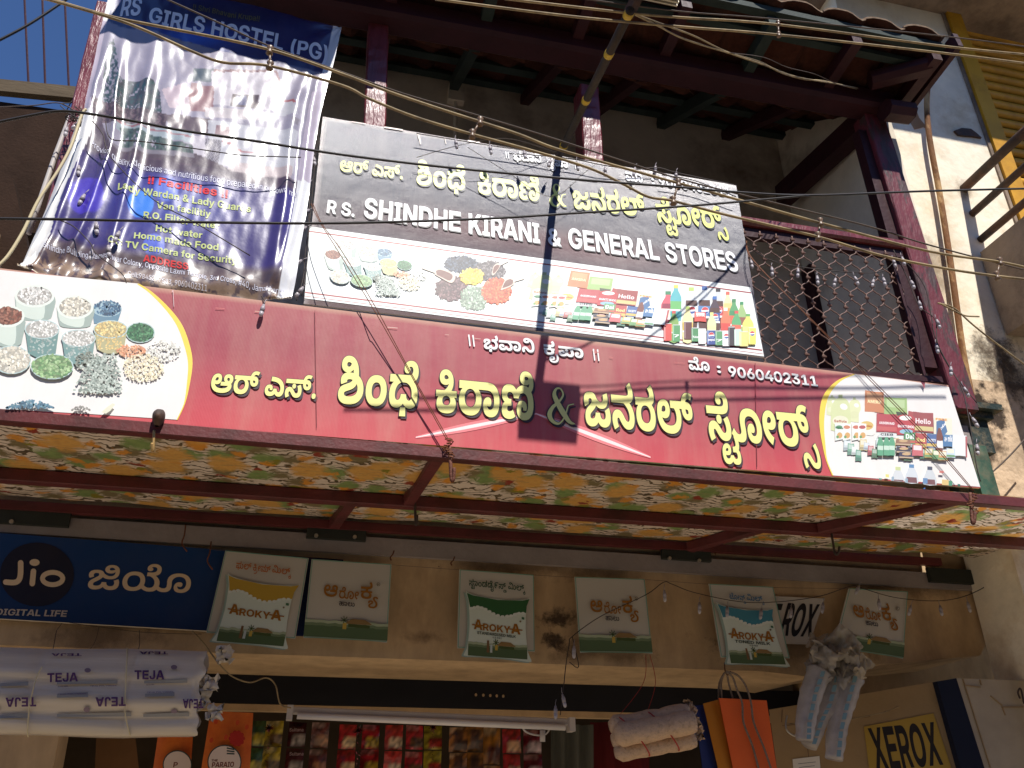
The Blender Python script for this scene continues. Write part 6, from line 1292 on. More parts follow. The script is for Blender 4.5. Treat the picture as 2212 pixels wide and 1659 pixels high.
# --- white light streaks of the print
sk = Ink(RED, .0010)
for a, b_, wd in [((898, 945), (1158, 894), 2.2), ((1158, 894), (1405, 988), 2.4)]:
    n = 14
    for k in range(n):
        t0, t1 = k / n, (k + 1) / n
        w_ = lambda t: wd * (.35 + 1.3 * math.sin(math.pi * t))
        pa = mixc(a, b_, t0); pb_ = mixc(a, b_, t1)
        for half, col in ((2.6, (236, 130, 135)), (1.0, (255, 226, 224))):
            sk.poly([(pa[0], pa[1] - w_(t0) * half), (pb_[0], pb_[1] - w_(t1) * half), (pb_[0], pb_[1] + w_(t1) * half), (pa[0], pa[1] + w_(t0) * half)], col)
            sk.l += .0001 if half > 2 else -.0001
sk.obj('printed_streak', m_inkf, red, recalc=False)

# --- pictures shared by both boards -------------------------------------------------
WHITEB = [(236, 232, 222), (220, 216, 206), (200, 200, 192), (246, 242, 234)]


def sack(k, mp, cx, cy, rx, ry, h, cols, n=110, r=10, cloth=(206, 222, 206), shade=(150, 172, 160)):
    x0, x1 = cx - rx, cx + rx
    k.poly(smooth2([(x0 - 12, cy), (x0, cy + h * .7), (cx - rx * .7, cy + h), (cx + rx * .7, cy + h), (x1, cy + h * .7), (x1 + 12, cy), (cx, cy - ry)], 3), shade, mp); k.up()
    k.poly(smooth2([(x0 - 4, cy), (x0 + 10, cy + h * .66), (cx - rx * .2, cy + h * .95), (cx + rx * .5, cy + h * .9), (cx + rx * .5, cy), (cx, cy - ry)], 3), cloth, mp); k.up()
    k.ell(cx, cy, rx + 12, ry + 14, (226, 236, 222), 18, 0, mp); k.up()
    k.ell(cx, cy - 2, rx - 4, ry - 1, mixc(cols[0], (60, 50, 40), .45), 16, 0, mp); k.up()
    k.beans(in_ell(cx, cy - 4, rx - 8, ry - 3), n, r, cols, mp); k.up()


def glass(k, mp, cx, cy, rx, ry, h, cols, body, n=100, r=8):
    k.poly([(cx - rx, cy), (cx - rx * .8, cy + h), (cx - rx * .3, cy + h + ry * .5), (cx + rx * .4, cy + h + ry * .5), (cx + rx * .8, cy + h), (cx + rx, cy)], mixc(body, (90, 150, 150), .35), mp); k.up()
    k.beans(lambda: (lambda t: (cx + random.uniform(-.82, .82) * rx * (1 - .18 * t), cy + t * h))(random.random()), int(n * .8), r, [mixc(c, body, .55) for c in cols], mp); k.up()
    k.ell(cx, cy, rx + 4, ry + 5, (178, 210, 208), 18, 0, mp); k.up()
    k.ell(cx, cy, rx - 3, ry - 1, mixc(cols[0], (60, 60, 50), .4), 16, 0, mp); k.up()
    k.beans(in_ell(cx, cy, rx - 6, ry - 3), n, r, cols, mp); k.up()


def pots(k, mp):
    CR_ = [(240, 234, 214), (226, 216, 190), (206, 196, 172)]
    RB = [(140, 66, 44), (110, 46, 34), (166, 92, 66)]
    BL_ = [(40, 92, 136), (28, 66, 104), (66, 122, 160)]
    YL = [(250, 224, 140), (240, 206, 112), (226, 186, 100)]
    GR = [(40, 120, 66), (24, 84, 50), (70, 146, 86)]
    LG = [(130, 180, 104), (92, 148, 82), (160, 200, 130)]
    GY = [(160, 178, 164), (122, 142, 130), (190, 204, 190)]
    sack(k, mp, 225, 262, 118, 60, 155, WHITEB, 130)
    k.poly([(600, 350), (610, 440), (760, 440), (790, 350)], (80, 130, 160), mp); k.up()
    k.ell(695, 345, 96, 52, (150, 190, 204), 18, 0, mp); k.up(); k.beans(in_ell(695, 340, 88, 48), 150, 9, BL_, mp); k.up()
    sack(k, mp, 488, 335, 108, 64, 130, CR_, 130)
    sack(k, mp, 50, 395, 100, 58, 190, RB, 120)
    glass(k, mp, 910, 500, 92, 62, 22, GR, (60, 120, 90), 190, 8)
    glass(k, mp, 275, 480, 110, 58, 155, WHITEB, (96, 136, 128), 130)
    glass(k, mp, 718, 480, 108, 54, 130, YL, (226, 184, 96), 150)
    k.beans(in_ell(850, 620, 95, 40), 200, 7, [(240, 150, 96), (250, 176, 120), (230, 130, 80)], mp); k.up()
    k.beans(in_ell(1060, 620, 112, 66), 230, 7, [(240, 238, 226), (226, 222, 206), (210, 210, 196)], mp); k.up()
    k.beans(in_ell(930, 730, 135, 90), 420, 7, [(252, 236, 190), (246, 222, 166), (240, 230, 200)], mp); k.up()
    glass(k, mp, 512, 540, 108, 52, 140, WHITEB, (110, 150, 144), 130)
    glass(k, mp, 80, 680, 122, 88, 40, CR_, (200, 210, 190), 190, 12)
    k.beans(in_ell(580, 690, 90, 60), 150, 8, [(130, 140, 124), (100, 112, 100)], mp); k.up()
    k.beans(lambda: (lambda a, b: (650 + a * 175 * (1 - .35 * (1 - b)), 640 + b * 255))(random.uniform(-1, 1) * (random.random() ** .35), random.random() ** .7), 620, 9, GY, mp); k.up()
    glass(k, mp, 342, 725, 136, 78, 40, LG, (150, 190, 150), 220, 11)


def K4(x, y):
    return K(0, 1, x, y)


def scaled(srcmap, src_surf, c0, dst_surf, c1, s, sz=None):
    """same picture printed again on another board, s times as large; c0 -> c1"""
    a = srcmap(*c0); b_ = dst_surf.at(*c1)
    sz = sz or s

    def mp(x, y):
        d = srcmap(x, y) - a
        return b_ + dst_surf.u * (d.dot(src_surf.u) * s) + dst_surf.v * (d.dot(src_surf.v) * sz)
    return mp


red_pot = lambda x, y: RED.at(*K4(x, y))
pk = Ink(RED, .0016, .00006); pk.fade = .22
pots(pk, red_pot)
# seeds cut off by the lower edge of the board
pk.beans(lambda: K4(*(lambda a, b: (200 + a * 150, 992 - b * 48 * (1 - a * a)))(random.uniform(-1, 1), random.random())), 150, 3.2, [(60, 110, 140), (44, 84, 112), (90, 140, 160)], None)
pk.beans(lambda: K4(*(lambda a, b: (530 + a * 60, 1008 - b * 28 * (1 - a * a)))(random.uniform(-1, 1), random.random())), 50, 2.5, [(150, 150, 140), (120, 116, 110)], None)
pk.poly([K4(660, 1020), K4(700, 985), K4(735, 962), K4(750, 972), K4(720, 1010), K4(690, 1030)], (226, 224, 190))
pk.obj('printed_grain_picture', m_inkf, red, recalc=False)


def pack(k, mp, x0, y0, x1, y1, col, rim=None, skew=0, txt=None, tcol=(255, 255, 255), th=.25, band=None):
    w_, h_ = x1 - x0, y1 - y0
    q = [(x0, y0), (x0 + w_ * .5, y0 + 3 + skew * .5), (x1, y0 + skew), (x1 + 4, y1 + skew), (x0 + w_ * .5, y1 + skew * .5 - 3), (x0 - 3, y1)]
    k.poly(q, col, mp); k.up()
    if rim:
        k.poly([(x0 + w_ * .1, y0 + h_ * .1), (x1 - w_ * .1, y0 + h_ * .1 + skew), (x1 - w_ * .1, y1 - h_ * .5 + skew), (x0 + w_ * .1, y1 - h_ * .5)], rim, mp)
    if band:
        k.poly([(x0, y1 - h_ * .3), (x1, y1 - h_ * .3 + skew), (x1 + 2, y1 - h_ * .08 + skew), (x0 - 2, y1 - h_ * .08)], band, mp)
    k.up()
    if txt:
        H = h_ * th
        k.text(txt, (x0 + w_ * .12, y0 + h_ * .58), (x1 - w_ * .12, y0 + h_ * .58 + skew * .8), H, tcol, 'B', px=True, mp=mp); k.up()


def can_jug(k, mp, cx, cy, s, col, lab, txt=None):
    k.poly(smooth2([(cx - 60 * s, cy - 60 * s), (cx - 30 * s, cy - 110 * s), (cx + 20 * s, cy - 120 * s), (cx + 60 * s, cy - 70 * s), (cx + 62 * s, cy + 90 * s), (cx, cy + 102 * s), (cx - 62 * s, cy + 90 * s)], 4), col, mp); k.up()
    k.ell(cx + 22 * s, cy - 62 * s, 26 * s, 20 * s, (240, 240, 228), 12, .4, mp)
    k.poly([(cx - 12 * s, cy - 116 * s), (cx - 12 * s, cy - 140 * s), (cx + 14 * s, cy - 140 * s), (cx + 14 * s, cy - 116 * s)], mixc(col, (90, 120, 40), .3), mp); k.up()
    k.ell(cx, cy + 30 * s, 52 * s, 34 * s, lab, 16, 0, mp); k.up()
    if txt:
        k.text(txt, (cx - 40 * s, cy + 38 * s), (cx + 40 * s, cy + 42 * s), 16 * s, (170, 60, 40), 'B', px=True, mp=mp); k.up()


def groceries(k, mp):
    can_jug(k, mp, 965, 980, .55, (222, 230, 150), (230, 236, 170))
    can_jug(k, mp, 1110, 1010, .66, (226, 232, 156), (220, 226, 150))
    can_jug(k, mp, 1020, 1040, 1.0, (214, 226, 140), (234, 232, 186), 'Saffola')
    can_jug(k, mp, 1190, 1075, .85, (236, 236, 224), (240, 186, 60), 'Sunday')
    pack(k, mp, 1180, 872, 1300, 1010, (226, 110, 50), (240, 150, 80), 12, 'AMIRA', (255, 240, 190), .14)
    pack(k, mp, 1305, 915, 1450, 1045, (150, 200, 90), (180, 220, 130), 8)
    k.poly([(1380, 1010), (1450, 1018), (1440, 1040), (1385, 1036)], (50, 60, 40), mp); k.up()
    pack(k, mp, 1255, 1020, 1385, 1140, (206, 36, 48), (206, 36, 48), 8, 'AASHIRVAAD', (255, 250, 250), .13, (226, 60, 60))
    pack(k, mp, 1460, 1005, 1510, 1080, (190, 44, 46), None, 6)
    pack(k, mp, 1490, 1010, 1620, 1140, (170, 40, 44), None, 10, 'Hello', (255, 240, 240), .25, (226, 200, 100))
    k.poly([(1385, 1040), (1420, 1030), (1470, 1032), (1500, 1050), (1500, 1160), (1385, 1160)], (214, 30, 40), mp); k.up()
    k.ell(1440, 1052, 40, 16, (250, 246, 240), 12, 0, mp); k.up()
    k.text('SHAKTI BHOG', (1390, 1112), (1496, 1120), 17, (255, 255, 255), 'B', px=True, mp=mp)
    k.ell(1445, 1140, 44, 16, (120, 190, 220), 12, 0, mp); k.up()
    pack(k, mp, 1625, 1048, 1740, 1210, (244, 236, 200), None, 6)
    k.poly([(1640, 1075), (1690, 1058), (1712, 1140), (1670, 1190), (1640, 1160)], (34, 96, 170), mp); k.up()
    k.text('licks', (1655, 1150), (1700, 1096), 26, (255, 255, 255), 'B', px=True, mp=mp)
    k.text('FREE', (1636, 1066), (1710, 1072), 14, (230, 150, 30), 'B', px=True, mp=mp); k.up()
    for (x, c, l) in [(1010, (226, 236, 226), (60, 140, 80)), (1060, (236, 240, 230), (230, 110, 60)), (1120, (236, 240, 230), (226, 90, 60)), (1160, (240, 236, 226), (200, 60, 60))]:
        k.poly([(x - 28, 1085), (x + 26, 1090), (x + 26, 1190), (x - 26, 1200)], c, mp); k.up()
        k.ell(x, 1112, 22, 12, l, 10, 0, mp); k.ell(x + 4, 1165, 18, 20, (240, 160, 60), 9, 0, mp)
        k.ell(x - 10, 1175, 9, 10, (90, 160, 70), 8, 0, mp); k.up()
    k.text('Tropicana', (984, 1120), (1036, 1124), 11, (40, 110, 60), 'B', px=True, mp=mp); k.up()
    for i in range(22):
        x = 1040 + i * 26; y = 1180 + (i % 4) * 22 + max(0, 10 - i) * 1.5
        c = [(190, 210, 214), (90, 170, 130), (214, 226, 220), (60, 150, 110), (226, 200, 120), (180, 200, 214), (200, 60, 60), (70, 130, 80)][i % 8]
        pack(k, mp, x, y, x + random.uniform(28, 46), y + random.uniform(50, 84), c, mixc(c, (255, 255, 255), .5), 3, None, band=mixc(c, (40, 40, 60), .3))
    pack(k, mp, 1262, 1150, 1370, 1180, (220, 226, 226), None, 4, 'CIEB', (60, 60, 70), .5)
    pack(k, mp, 1430, 1145, 1500, 1220, (66, 160, 80), (90, 180, 100), 4, 'Dal', (255, 255, 255), .4, (220, 70, 50))
    pack(k, mp, 1500, 1150, 1570, 1250, (206, 40, 44), None, 4, 'Red', (255, 240, 160), .26, (240, 190, 60))
    pack(k, mp, 1575, 1155, 1640, 1245, (30, 80, 170), None, 4, 'SOCIETY', (255, 255, 255), .2, (240, 190, 60))
    k.poly([(1648, 1120), (1662, 1120), (1676, 1170), (1676, 1290), (1636, 1290), (1636, 1170)], (120, 40, 30), mp); k.up()
    pack(k, mp, 1640, 1200, 1676, 1250, (240, 240, 236), None, 2)
    pack(k, mp, 1680, 1160, 1745, 1240, (30, 104, 180), None, 4, 'a+ milk', (255, 255, 255), .5)
    pack(k, mp, 1740, 1165, 1830, 1300, (232, 240, 242), (244, 248, 248), 4)
    k.poly([(1822, 1175), (1834, 1175), (1834, 1312), (1824, 1310)], (196, 60, 64), mp); k.up()
    for i, (x, y) in enumerate([(1375, 1190), (1378, 1240), (1395, 1275)]):
        pack(k, mp, x, y, x + 90, y + 42, [(150, 90, 60), (50, 44, 60), (44, 40, 70)][i], None, 5, None, (255, 255, 255), band=(200, 160, 110))
        k.ell(x + 46, y + 14, 30, 9, (214, 160, 90), 10, 0, mp); k.up()
    pack(k, mp, 1480, 1225, 1545, 1300, (226, 70, 80), (250, 220, 220), 4)
    for (x, y, c) in [(1560, 1250, (240, 190, 60)), (1610, 1262, (90, 170, 80)), (1650, 1268, (240, 150, 60)), (1700, 1250, (190, 220, 240))]:
        pack(k, mp, x, y, x + 52, y + 62, c, (250, 240, 200), 3, band=(80, 160, 80))
    # green bottles
    for x in (1270, 1310, 1345):
        k.poly([(x - 8, 1180), (x + 8, 1180), (x + 20, 1215), (x + 20, 1300), (x - 18, 1298), (x - 18, 1215)], (60, 170, 110), mp); k.up()
        k.poly([(x - 17, 1235), (x + 19, 1237), (x + 19, 1265), (x - 17, 1262)], (190, 230, 200), mp); k.up()


def K6(x, y):
    return K(2, 1, x, y)


red_gro = lambda x, y: RED.at(*K6(x, y))
gk = Ink(RED, .0016, .00006); gk.fade = .3
groceries(gk, red_gro)


def bottle(k, mp, cx, y0, y1, wd, body, cap, label=None, fill=None, pep=False, txt=None):
    h = y1 - y0
    k.poly(smooth2([(cx - wd * .18, y0 + h * .06), (cx - wd * .22, y0 + h * .16), (cx - wd * .5, y0 + h * .34), (cx - wd * .5, y0 + h * .6), (cx - wd * .46, y1), (cx + wd * .46, y1), (cx + wd * .5, y0 + h * .6), (cx + wd * .5, y0 + h * .34), (cx + wd * .22, y0 + h * .16), (cx + wd * .18, y0 + h * .06)], 2), body, mp); k.up()
    if fill:
        k.poly(smooth2([(cx - wd * .42, y0 + h * .32), (cx - wd * .46, y0 + h * .6), (cx - wd * .42, y1 - 2), (cx + wd * .42, y1 - 2), (cx + wd * .46, y0 + h * .6), (cx + wd * .42, y0 + h * .32)], 2), fill, mp); k.up()
    k.poly([(cx - wd * .2, y0), (cx + wd * .2, y0), (cx + wd * .2, y0 + h * .09), (cx - wd * .2, y0 + h * .09)], cap, mp)
    if label:
        k.poly([(cx - wd * .5, y0 + h * .45), (cx + wd * .5, y0 + h * .46), (cx + wd * .5, y0 + h * .74), (cx - wd * .5, y0 + h * .73)], label, mp); k.up()
        k.poly([(cx - wd * .5, y0 + h * .68), (cx + wd * .5, y0 + h * .69), (cx + wd * .5, y0 + h * .74), (cx - wd * .5, y0 + h * .73)], (250, 250, 246), mp)
    if pep:
        roundel(k, mp, cx + wd * .05, y0 + h * .56, wd * .3)
    if txt:
        k.text(txt, (cx - wd * .38, y0 + h * .66), (cx + wd * .38, y0 + h * .67), h * .07, (255, 255, 255), 'B', px=True, mp=mp)
    k.up()


def roundel(k, mp, cx, cy, r):
    k.ell(cx, cy, r, r, (250, 250, 250), 16, 0, mp); k.up()
    k.ell(cx, cy, r * .93, r * .93, (214, 40, 50), 10, 0, mp, math.pi * 1.02, math.pi * 1.94)
    k.ell(cx, cy, r * .93, r * .93, (24, 70, 160), 10, 0, mp, math.pi * .08, math.pi * .86); k.up()


def can(k, mp, cx, y0, y1, wd, col, top=(200, 204, 206), ring=False, txt=None, tcol=(255, 255, 255)):
    k.poly([(cx - wd * .42, y0), (cx + wd * .42, y0), (cx + wd * .5, y0 + 5), (cx + wd * .48, y1 - 4), (cx + wd * .4, y1), (cx - wd * .4, y1), (cx - wd * .48, y1 - 4), (cx - wd * .5, y0 + 5)], col, mp); k.up()
    k.poly([(cx - wd * .42, y0), (cx + wd * .42, y0), (cx + wd * .48, y0 + 5), (cx - wd * .48, y0 + 5)], top, mp)
    k.poly([(cx - wd * .46, y0 + 8), (cx - wd * .3, y0 + 8), (cx - wd * .3, y1 - 6), (cx - wd * .44, y1 - 6)], mixc(col, (255, 255, 255), .4), mp); k.up()
    if ring:
        roundel(k, mp, cx, y0 + (y1 - y0) * .36, wd * .32)
    if txt:
        k.text(txt, (cx - wd * .36, y0 + (y1 - y0) * .74), (cx + wd * .36, y0 + (y1 - y0) * .75), (y1 - y0) * .16, tcol, 'B', px=True, mp=mp)
    k.up()


def bottles(k, mp):
    COLA = (70, 30, 26); CL = (200, 214, 220)
    for (cx, y0, y1, wd, body, cap, lab, fill, pep) in [
        (-95, 230, 480, 90, (226, 70, 90), (30, 130, 80), (240, 230, 200), (150, 30, 60), False),
        (-45, 190, 420, 70, (60, 180, 190), (240, 210, 60), (90, 190, 90), None, False),
        (55, 205, 470, 84, (214, 220, 224), (180, 210, 90), (250, 250, 250), COLA, True),
        (140, 198, 480, 82, (206, 214, 222), (40, 90, 170), (60, 120, 190), COLA, True),
        (228, 212, 470, 74, (200, 206, 212), (30, 30, 40), (206, 50, 60), COLA, True),
        (290, 234, 470, 58, (250, 220, 160), (226, 80, 60), (240, 140, 60), (250, 200, 110), False),
        (330, 282, 520, 62, (70, 160, 90), (40, 130, 70), (240, 90, 60), (50, 140, 80), False),
        (380, 300, 520, 56, (150, 190, 110), (40, 140, 80), (150, 80, 60), None, False)]:
        bottle(k, mp, cx, y0, y1, wd, body, cap, lab, fill, pep)
    bottle(k, mp, 205, 265, 500, 66, (60, 40, 60), (40, 100, 190), (28, 70, 160), COLA, True, 'pepsi')
    for (cx, y0, y1, wd, body, cap, lab) in [(30, 330, 560, 66, (250, 230, 150), (180, 210, 80), (240, 200, 60)), (185, 370, 560, 56, (210, 230, 160), (240, 240, 120), (226, 236, 150)), (275, 340, 560, 62, (240, 110, 70), (250, 240, 230), (226, 60, 50)), (345, 360, 560, 60, (70, 170, 100), (230, 60, 60), (226, 90, 60)), (420, 380, 560, 70, (240, 226, 90), (90, 170, 80), (250, 236, 120)), (-60, 360, 560, 60, (120, 170, 70), (220, 60, 60), (240, 220, 80))]:
        bottle(k, mp, cx, y0, y1, wd, body, cap, lab)
    pack(k, mp, 75, 365, 145, 430, (226, 60, 50), (250, 240, 230), 3, 'TAMEK', (200, 40, 40), .2)
    for (cx, y0, y1, wd, col, ring, txt) in [(-100, 440, 555, 52, (220, 60, 50), False, None), (-45, 450, 560, 50, (60, 150, 80), False, '7'), (30, 430, 545, 52, (90, 30, 36), False, None), (78, 470, 560, 52, (60, 140, 80), False, 'Yuko'), (122, 475, 575, 50, (240, 240, 236), False, 'slice'), (182, 485, 580, 60, (24, 60, 150), True, 'pepsi'), (232, 490, 585, 52, (70, 150, 90), False, '7'), (278, 490, 590, 52, (232, 234, 238), True, 'pepsi'), (312, 465, 588, 44, (40, 36, 44), False, None), (352, 480, 588, 46, (190, 226, 200), False, None), (392, 495, 592, 58, (246, 214, 110), False, None), (445, 470, 580, 50, (246, 226, 80), True, None)]:
        can(k, mp, cx, y0, y1, wd, col, ring=ring, txt=txt)


# bottle tops just showing at the lower edge of the red board
for (x, yc, ybot, cap, body, wd) in [(1315, 1420, 1440, (240, 226, 80), (250, 236, 150), 22), (1384, 1372, 1462, (200, 220, 120), (206, 214, 220), 84), (1472, 1356, 1474, (50, 120, 190), (200, 212, 222), 80), (1590, 1370, 1486, (40, 50, 80), (196, 206, 214), 80), (1666, 1397, 1412, (226, 80, 70), (250, 230, 190), 28), (1560, 1445, 1480, (60, 120, 190), (206, 214, 220), 30), (1720, 1462, 1494, (30, 140, 90), (60, 160, 110), 30), (1690, 1455, 1490, (240, 190, 80), (250, 220, 160), 44), (1270, 1446, 1456, (30, 140, 110), (60, 160, 130), 20), (1778, 1483, 1498, (30, 150, 110), (60, 170, 130), 18)]:
    h = ybot - yc
    if h > 60:
        gk.poly([K6(*p) for p in smooth2([(x - wd * .18, yc + 20), (x - wd * .35, yc + 44), (x - wd * .5, yc + 76), (x - wd * .52, ybot), (x + wd * .52, ybot + 5), (x + wd * .5, yc + 76), (x + wd * .35, yc + 44), (x + wd * .18, yc + 20)], 2)], body)
        gk.up(); gk.poly([K6(x - wd * .4, yc + 82), K6(x + wd * .4, yc + 86), K6(x + wd * .46, ybot + 4), K6(x - wd * .46, ybot)], (110, 44, 50)); gk.up()
        gk.poly([K6(x - wd * .5, ybot - 26), K6(x - wd * .3, ybot - 26), K6(x - wd * .3, ybot), K6(x - wd * .5, ybot)], (120, 160, 190))
        gk.poly([K6(x - wd * .2, yc), K6(x + wd * .2, yc + 2), K6(x + wd * .2, yc + 24), K6(x - wd * .2, yc + 22)], cap)
    else:
        gk.poly([K6(x - wd * .5, yc), K6(x + wd * .5, yc + 2), K6(x + wd * .5, ybot + 2), K6(x - wd * .5, ybot)], cap)
gk.poly([K6(1530, 822), K6(1560, 826), K6(1556, 868), K6(1548, 850)], (190, 30, 46))
gk.obj('printed_grocery_picture', m_inkf, red, recalc=False)

# --- lettering of the red board
YEL = (240, 234, 148); INKD = (62, 52, 62)


def amp(k, cx, y0, y1, col, off=(0, 0), wd=1.0, thick=1.0):
    """old-style ampersand drawn as a pen stroke, thick on the down strokes"""
    H = y1 - y0
    pts = [(.98, .44), (.80, .47), (.74, .52), (.62, .80), (.40, .98), (.14, .90), (.04, .72), (.16, .53), (.42, .36), (.56, .18), (.46, .02), (.30, .02), (.22, .16), (.30, .34), (.56, .68), (.80, .93), (1.0, .99)]
    th = [.03, .035, .04, .04, .06, .10, .13, .10, .06, .05, .04, .06, .10, .13, .15, .10, .03]
    W = H * .72 * wd
    pp = smooth2(pts, 5)
    tt = []
    for i in range(len(pts) - 1):
        for j in range(5):
            tt.append(th[i] + (th[i + 1] - th[i]) * j / 5)
    tt.append(th[-1])
    for i in range(len(pp) - 1):
        (xa, ya), (xb, yb) = pp[i], pp[i + 1]
        xa, xb = cx - W / 2 + xa * W + off[0], cx - W / 2 + xb * W + off[0]
        ya, yb = y0 + ya * H + off[1], y0 + yb * H + off[1]
        L = math.hypot(xb - xa, yb - ya) or 1
        nx, ny = -(yb - ya) / L, (xb - xa) / L
        a, c = tt[i] * H * .5 * thick, tt[i + 1] * H * .5 * thick
        k.poly([(xa + nx * a, ya + ny * a), (xb + nx * c, yb + ny * c), (xb - nx * c, yb - ny * c), (xa - nx * a, ya - ny * a)], col)
        k.ell(xb, yb, c, c, col, 8)


def words(k, lst, col, out=None, shadow=None, off=(4, 5), fat=1.6):
    if shadow:
        for t, A_, B_, H, f in lst:
            if t == '&' and f == '':
                amp(k, A_[0], A_[1], B_[1], shadow, off, thick=1.25)
            else:
                k.text(t, A_, B_, H, shadow, f, off)
                if out:
                    k.text(t, A_, B_, H, shadow, f, fat=fat)
        k.up()
        for t, A_, B_, H, f in lst:
            if t == '&' and out and f == '':
                amp(k, A_[0], A_[1], B_[1], shadow, (0, 0), thick=1.45)
        k.l += .0003
    for t, A_, B_, H, f in lst:
        if t == '&' and f == '':
            amp(k, A_[0], A_[1], B_[1], col)
        else:
            k.text(t, A_, B_, H, col, f)


lk = Ink(RED, .0036, .0004)
words(lk, [('ಆರ್ ಎಸ್.', (453, 848), (681, 863), 41, ''), ('ಶಿಂಧೆ', (728, 872), (900, 884), 74, ''), ('ಕಿರಾಣಿ', (940, 891), (1153, 910), 76, ''),
           ('&', (1212, 840), (1212, 918), 0, ''), ('ಜನರಲ್', (1263, 920), (1502, 942), 74, ''), ('ಸ್ಟೋರ್ಸ್', (1532, 950), (1766, 970), 74, '')], YEL, True, INKD)
lk.obj('yellow_lettering', m_inkf, red, recalc=False)
lk = Ink(RED, .0036, .0004)
words(lk, [('ಭವಾನಿ', (1044, 754), (1154, 763), 22, ''), ('ಕೃಪಾ', (1174, 766), (1260, 775), 22, '')], (246, 244, 242), False, (70, 50, 60), (1.6, 2))
lk.obj('white_lettering', m_inkf, red, recalc=False)
lk = Ink(RED, .0036, .0004)
words(lk, [('ಮೊ', (1488, 799), (1533, 803), 20, ''), (':', (1549, 806), (1557, 807), 22, 'B'), ('9060402311', (1574, 814), (1766, 836), 22, 'B')], (246, 244, 242), False, (70, 50, 60), (1.6, 2))
for x in (1012, 1021, 1281, 1290):
    y = 724 + (x - 1012) * .115
    lk.line([(x, y), (x + 3, y + 25)], 3, (246, 244, 242))
lk.obj('white_lettering', m_inkf, red, recalc=False)
# seams where the board's sheets meet, and scuffs
sm = Ink(RED, .0044)
for x, y0, y1 in [(680, 672, 925), (1630, 785, 1010)]:
    for t in range(10):
        a = t / 10; c = (t + 1) / 10
        xa, xb = x + 4 * a, x + 4 * c
        sm.line([(xa, y0 + (y1 - y0) * a), (xb, y0 + (y1 - y0) * c)], 1.4, (140, 50, 60))
for k in range(12):
    x, y = random.uniform(420, 1760), 0
    y = 655 + (x - 420) * .122 + random.uniform(0, 12)
    sm.line([(x, y), (x + random.uniform(6, 26), y + random.uniform(0, 3))], random.uniform(.5, 1.6), random.choice([(226, 196, 180), (206, 120, 116), (214, 170, 150)]))
sm.line([(376, 664), (374, 628), (372, 632)], 1.2, (226, 196, 196))
sm.obj('scuff_mark', m_inkf, red, recalc=False)

# ------------------------------------------------------------------ the dark shop board tied to the railing
def band_y(x, e):                # edges of the white band along the dark board
    return {0: 490 + (x - 670) * .1378, 1: 645 + (x - 660) * .1265}[e]


def blue_design(u, v):
    c = mixc((44, 48, 78), (36, 36, 54), v * 2)  # bluer, lighter upper half puts a bluish-grey sheen into the ink
    c = mixc(c, (112, 54, 54), math.exp(-((u - .34) ** 2 * 26 + (v - .52) ** 2 * 120)) * .75)
    c = mixc(c, (116, 54, 54), math.exp(-((u - .62) ** 2 * 30 + (v - .54) ** 2 * 140)) * .8)
    c = mixc(c, (80, 40, 46), math.exp(-((v - .58) ** 2 * 90)) * .5)
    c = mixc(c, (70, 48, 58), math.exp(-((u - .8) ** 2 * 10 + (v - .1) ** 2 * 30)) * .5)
    if v > .9:
        c = (90, 66, 62)
    if u < .006 or v < .008:
        c = (150, 140, 140)
    return c


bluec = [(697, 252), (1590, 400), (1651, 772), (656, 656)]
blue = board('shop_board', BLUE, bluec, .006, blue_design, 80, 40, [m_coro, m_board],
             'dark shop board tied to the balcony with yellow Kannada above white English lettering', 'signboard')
bk = Ink(BLUE, .0012, .0002)
N_ = 16
bk.poly([(669, band_y(669, 0)), (1621, band_y(1621, 0)), (1650, band_y(1650, 1)), (658, band_y(658, 1))], (234, 238, 234)); bk.up()
for a, b_, c, d, wd in [(668, 500, 1622, 633, 2.6), (659, 632, 1646, 757, 3.0), (658, 640, 1648, 765, 1.2)]:
    bk.line([(a, b_), (c, d)], wd, (150, 44, 50))
bk.obj('printed_band', m_inkf, blue, recalc=False)
bp = Ink(BLUE, .0018, .00006); bp.fade = .2
mp_pots = scaled(red_pot, RED, (720, 480), BLUE, (839, 570), .69)
pots(bp, mp_pots)
bp.obj('printed_grain_picture', m_inkf, blue, recalc=False)
bg_ = Ink(BLUE, .0018, .00006); bg_.fade = .25
groceries(bg_, scaled(red_gro, RED, (1245, 940), BLUE, (1252, 603), .98, .92))
bg_.obj('printed_grocery_picture', m_inkf, blue, recalc=False)
K5 = lambda x, y: K(1, 1, x, y)
spk = Ink(BLUE, .0018, .00006)
sp_map = lambda x, y: BLUE.at(*K5(x, y))


def pile(cx, cy, rx, ry, n, cols, r=8):
    spk.ell(cx, cy, rx * .92, ry * .92, mixc(cols[0], (40, 36, 40), .35), 16, 0, sp_map); spk.up()
    spk.beans(in_ell(cx, cy, rx, ry), n, r, cols, sp_map); spk.up()


pile(775, 55, 112, 55, 330, [(44, 56, 76), (30, 40, 60), (76, 90, 110)])
pile(960, 100, 105, 68, 300, [(92, 84, 90), (66, 60, 70), (130, 124, 126)], 7)
pile(715, 215, 110, 82, 330, [(96, 66, 72), (72, 50, 60), (130, 100, 104)])
pile(860, 275, 95, 82, 320, [(150, 170, 150), (120, 142, 122), (180, 196, 176)])
pile(1005, 230, 98, 86, 340, [(232, 104, 66), (216, 82, 52), (244, 132, 88)])
pile(845, 135, 78, 56, 230, [(244, 206, 74), (230, 186, 60), (250, 220, 110)])


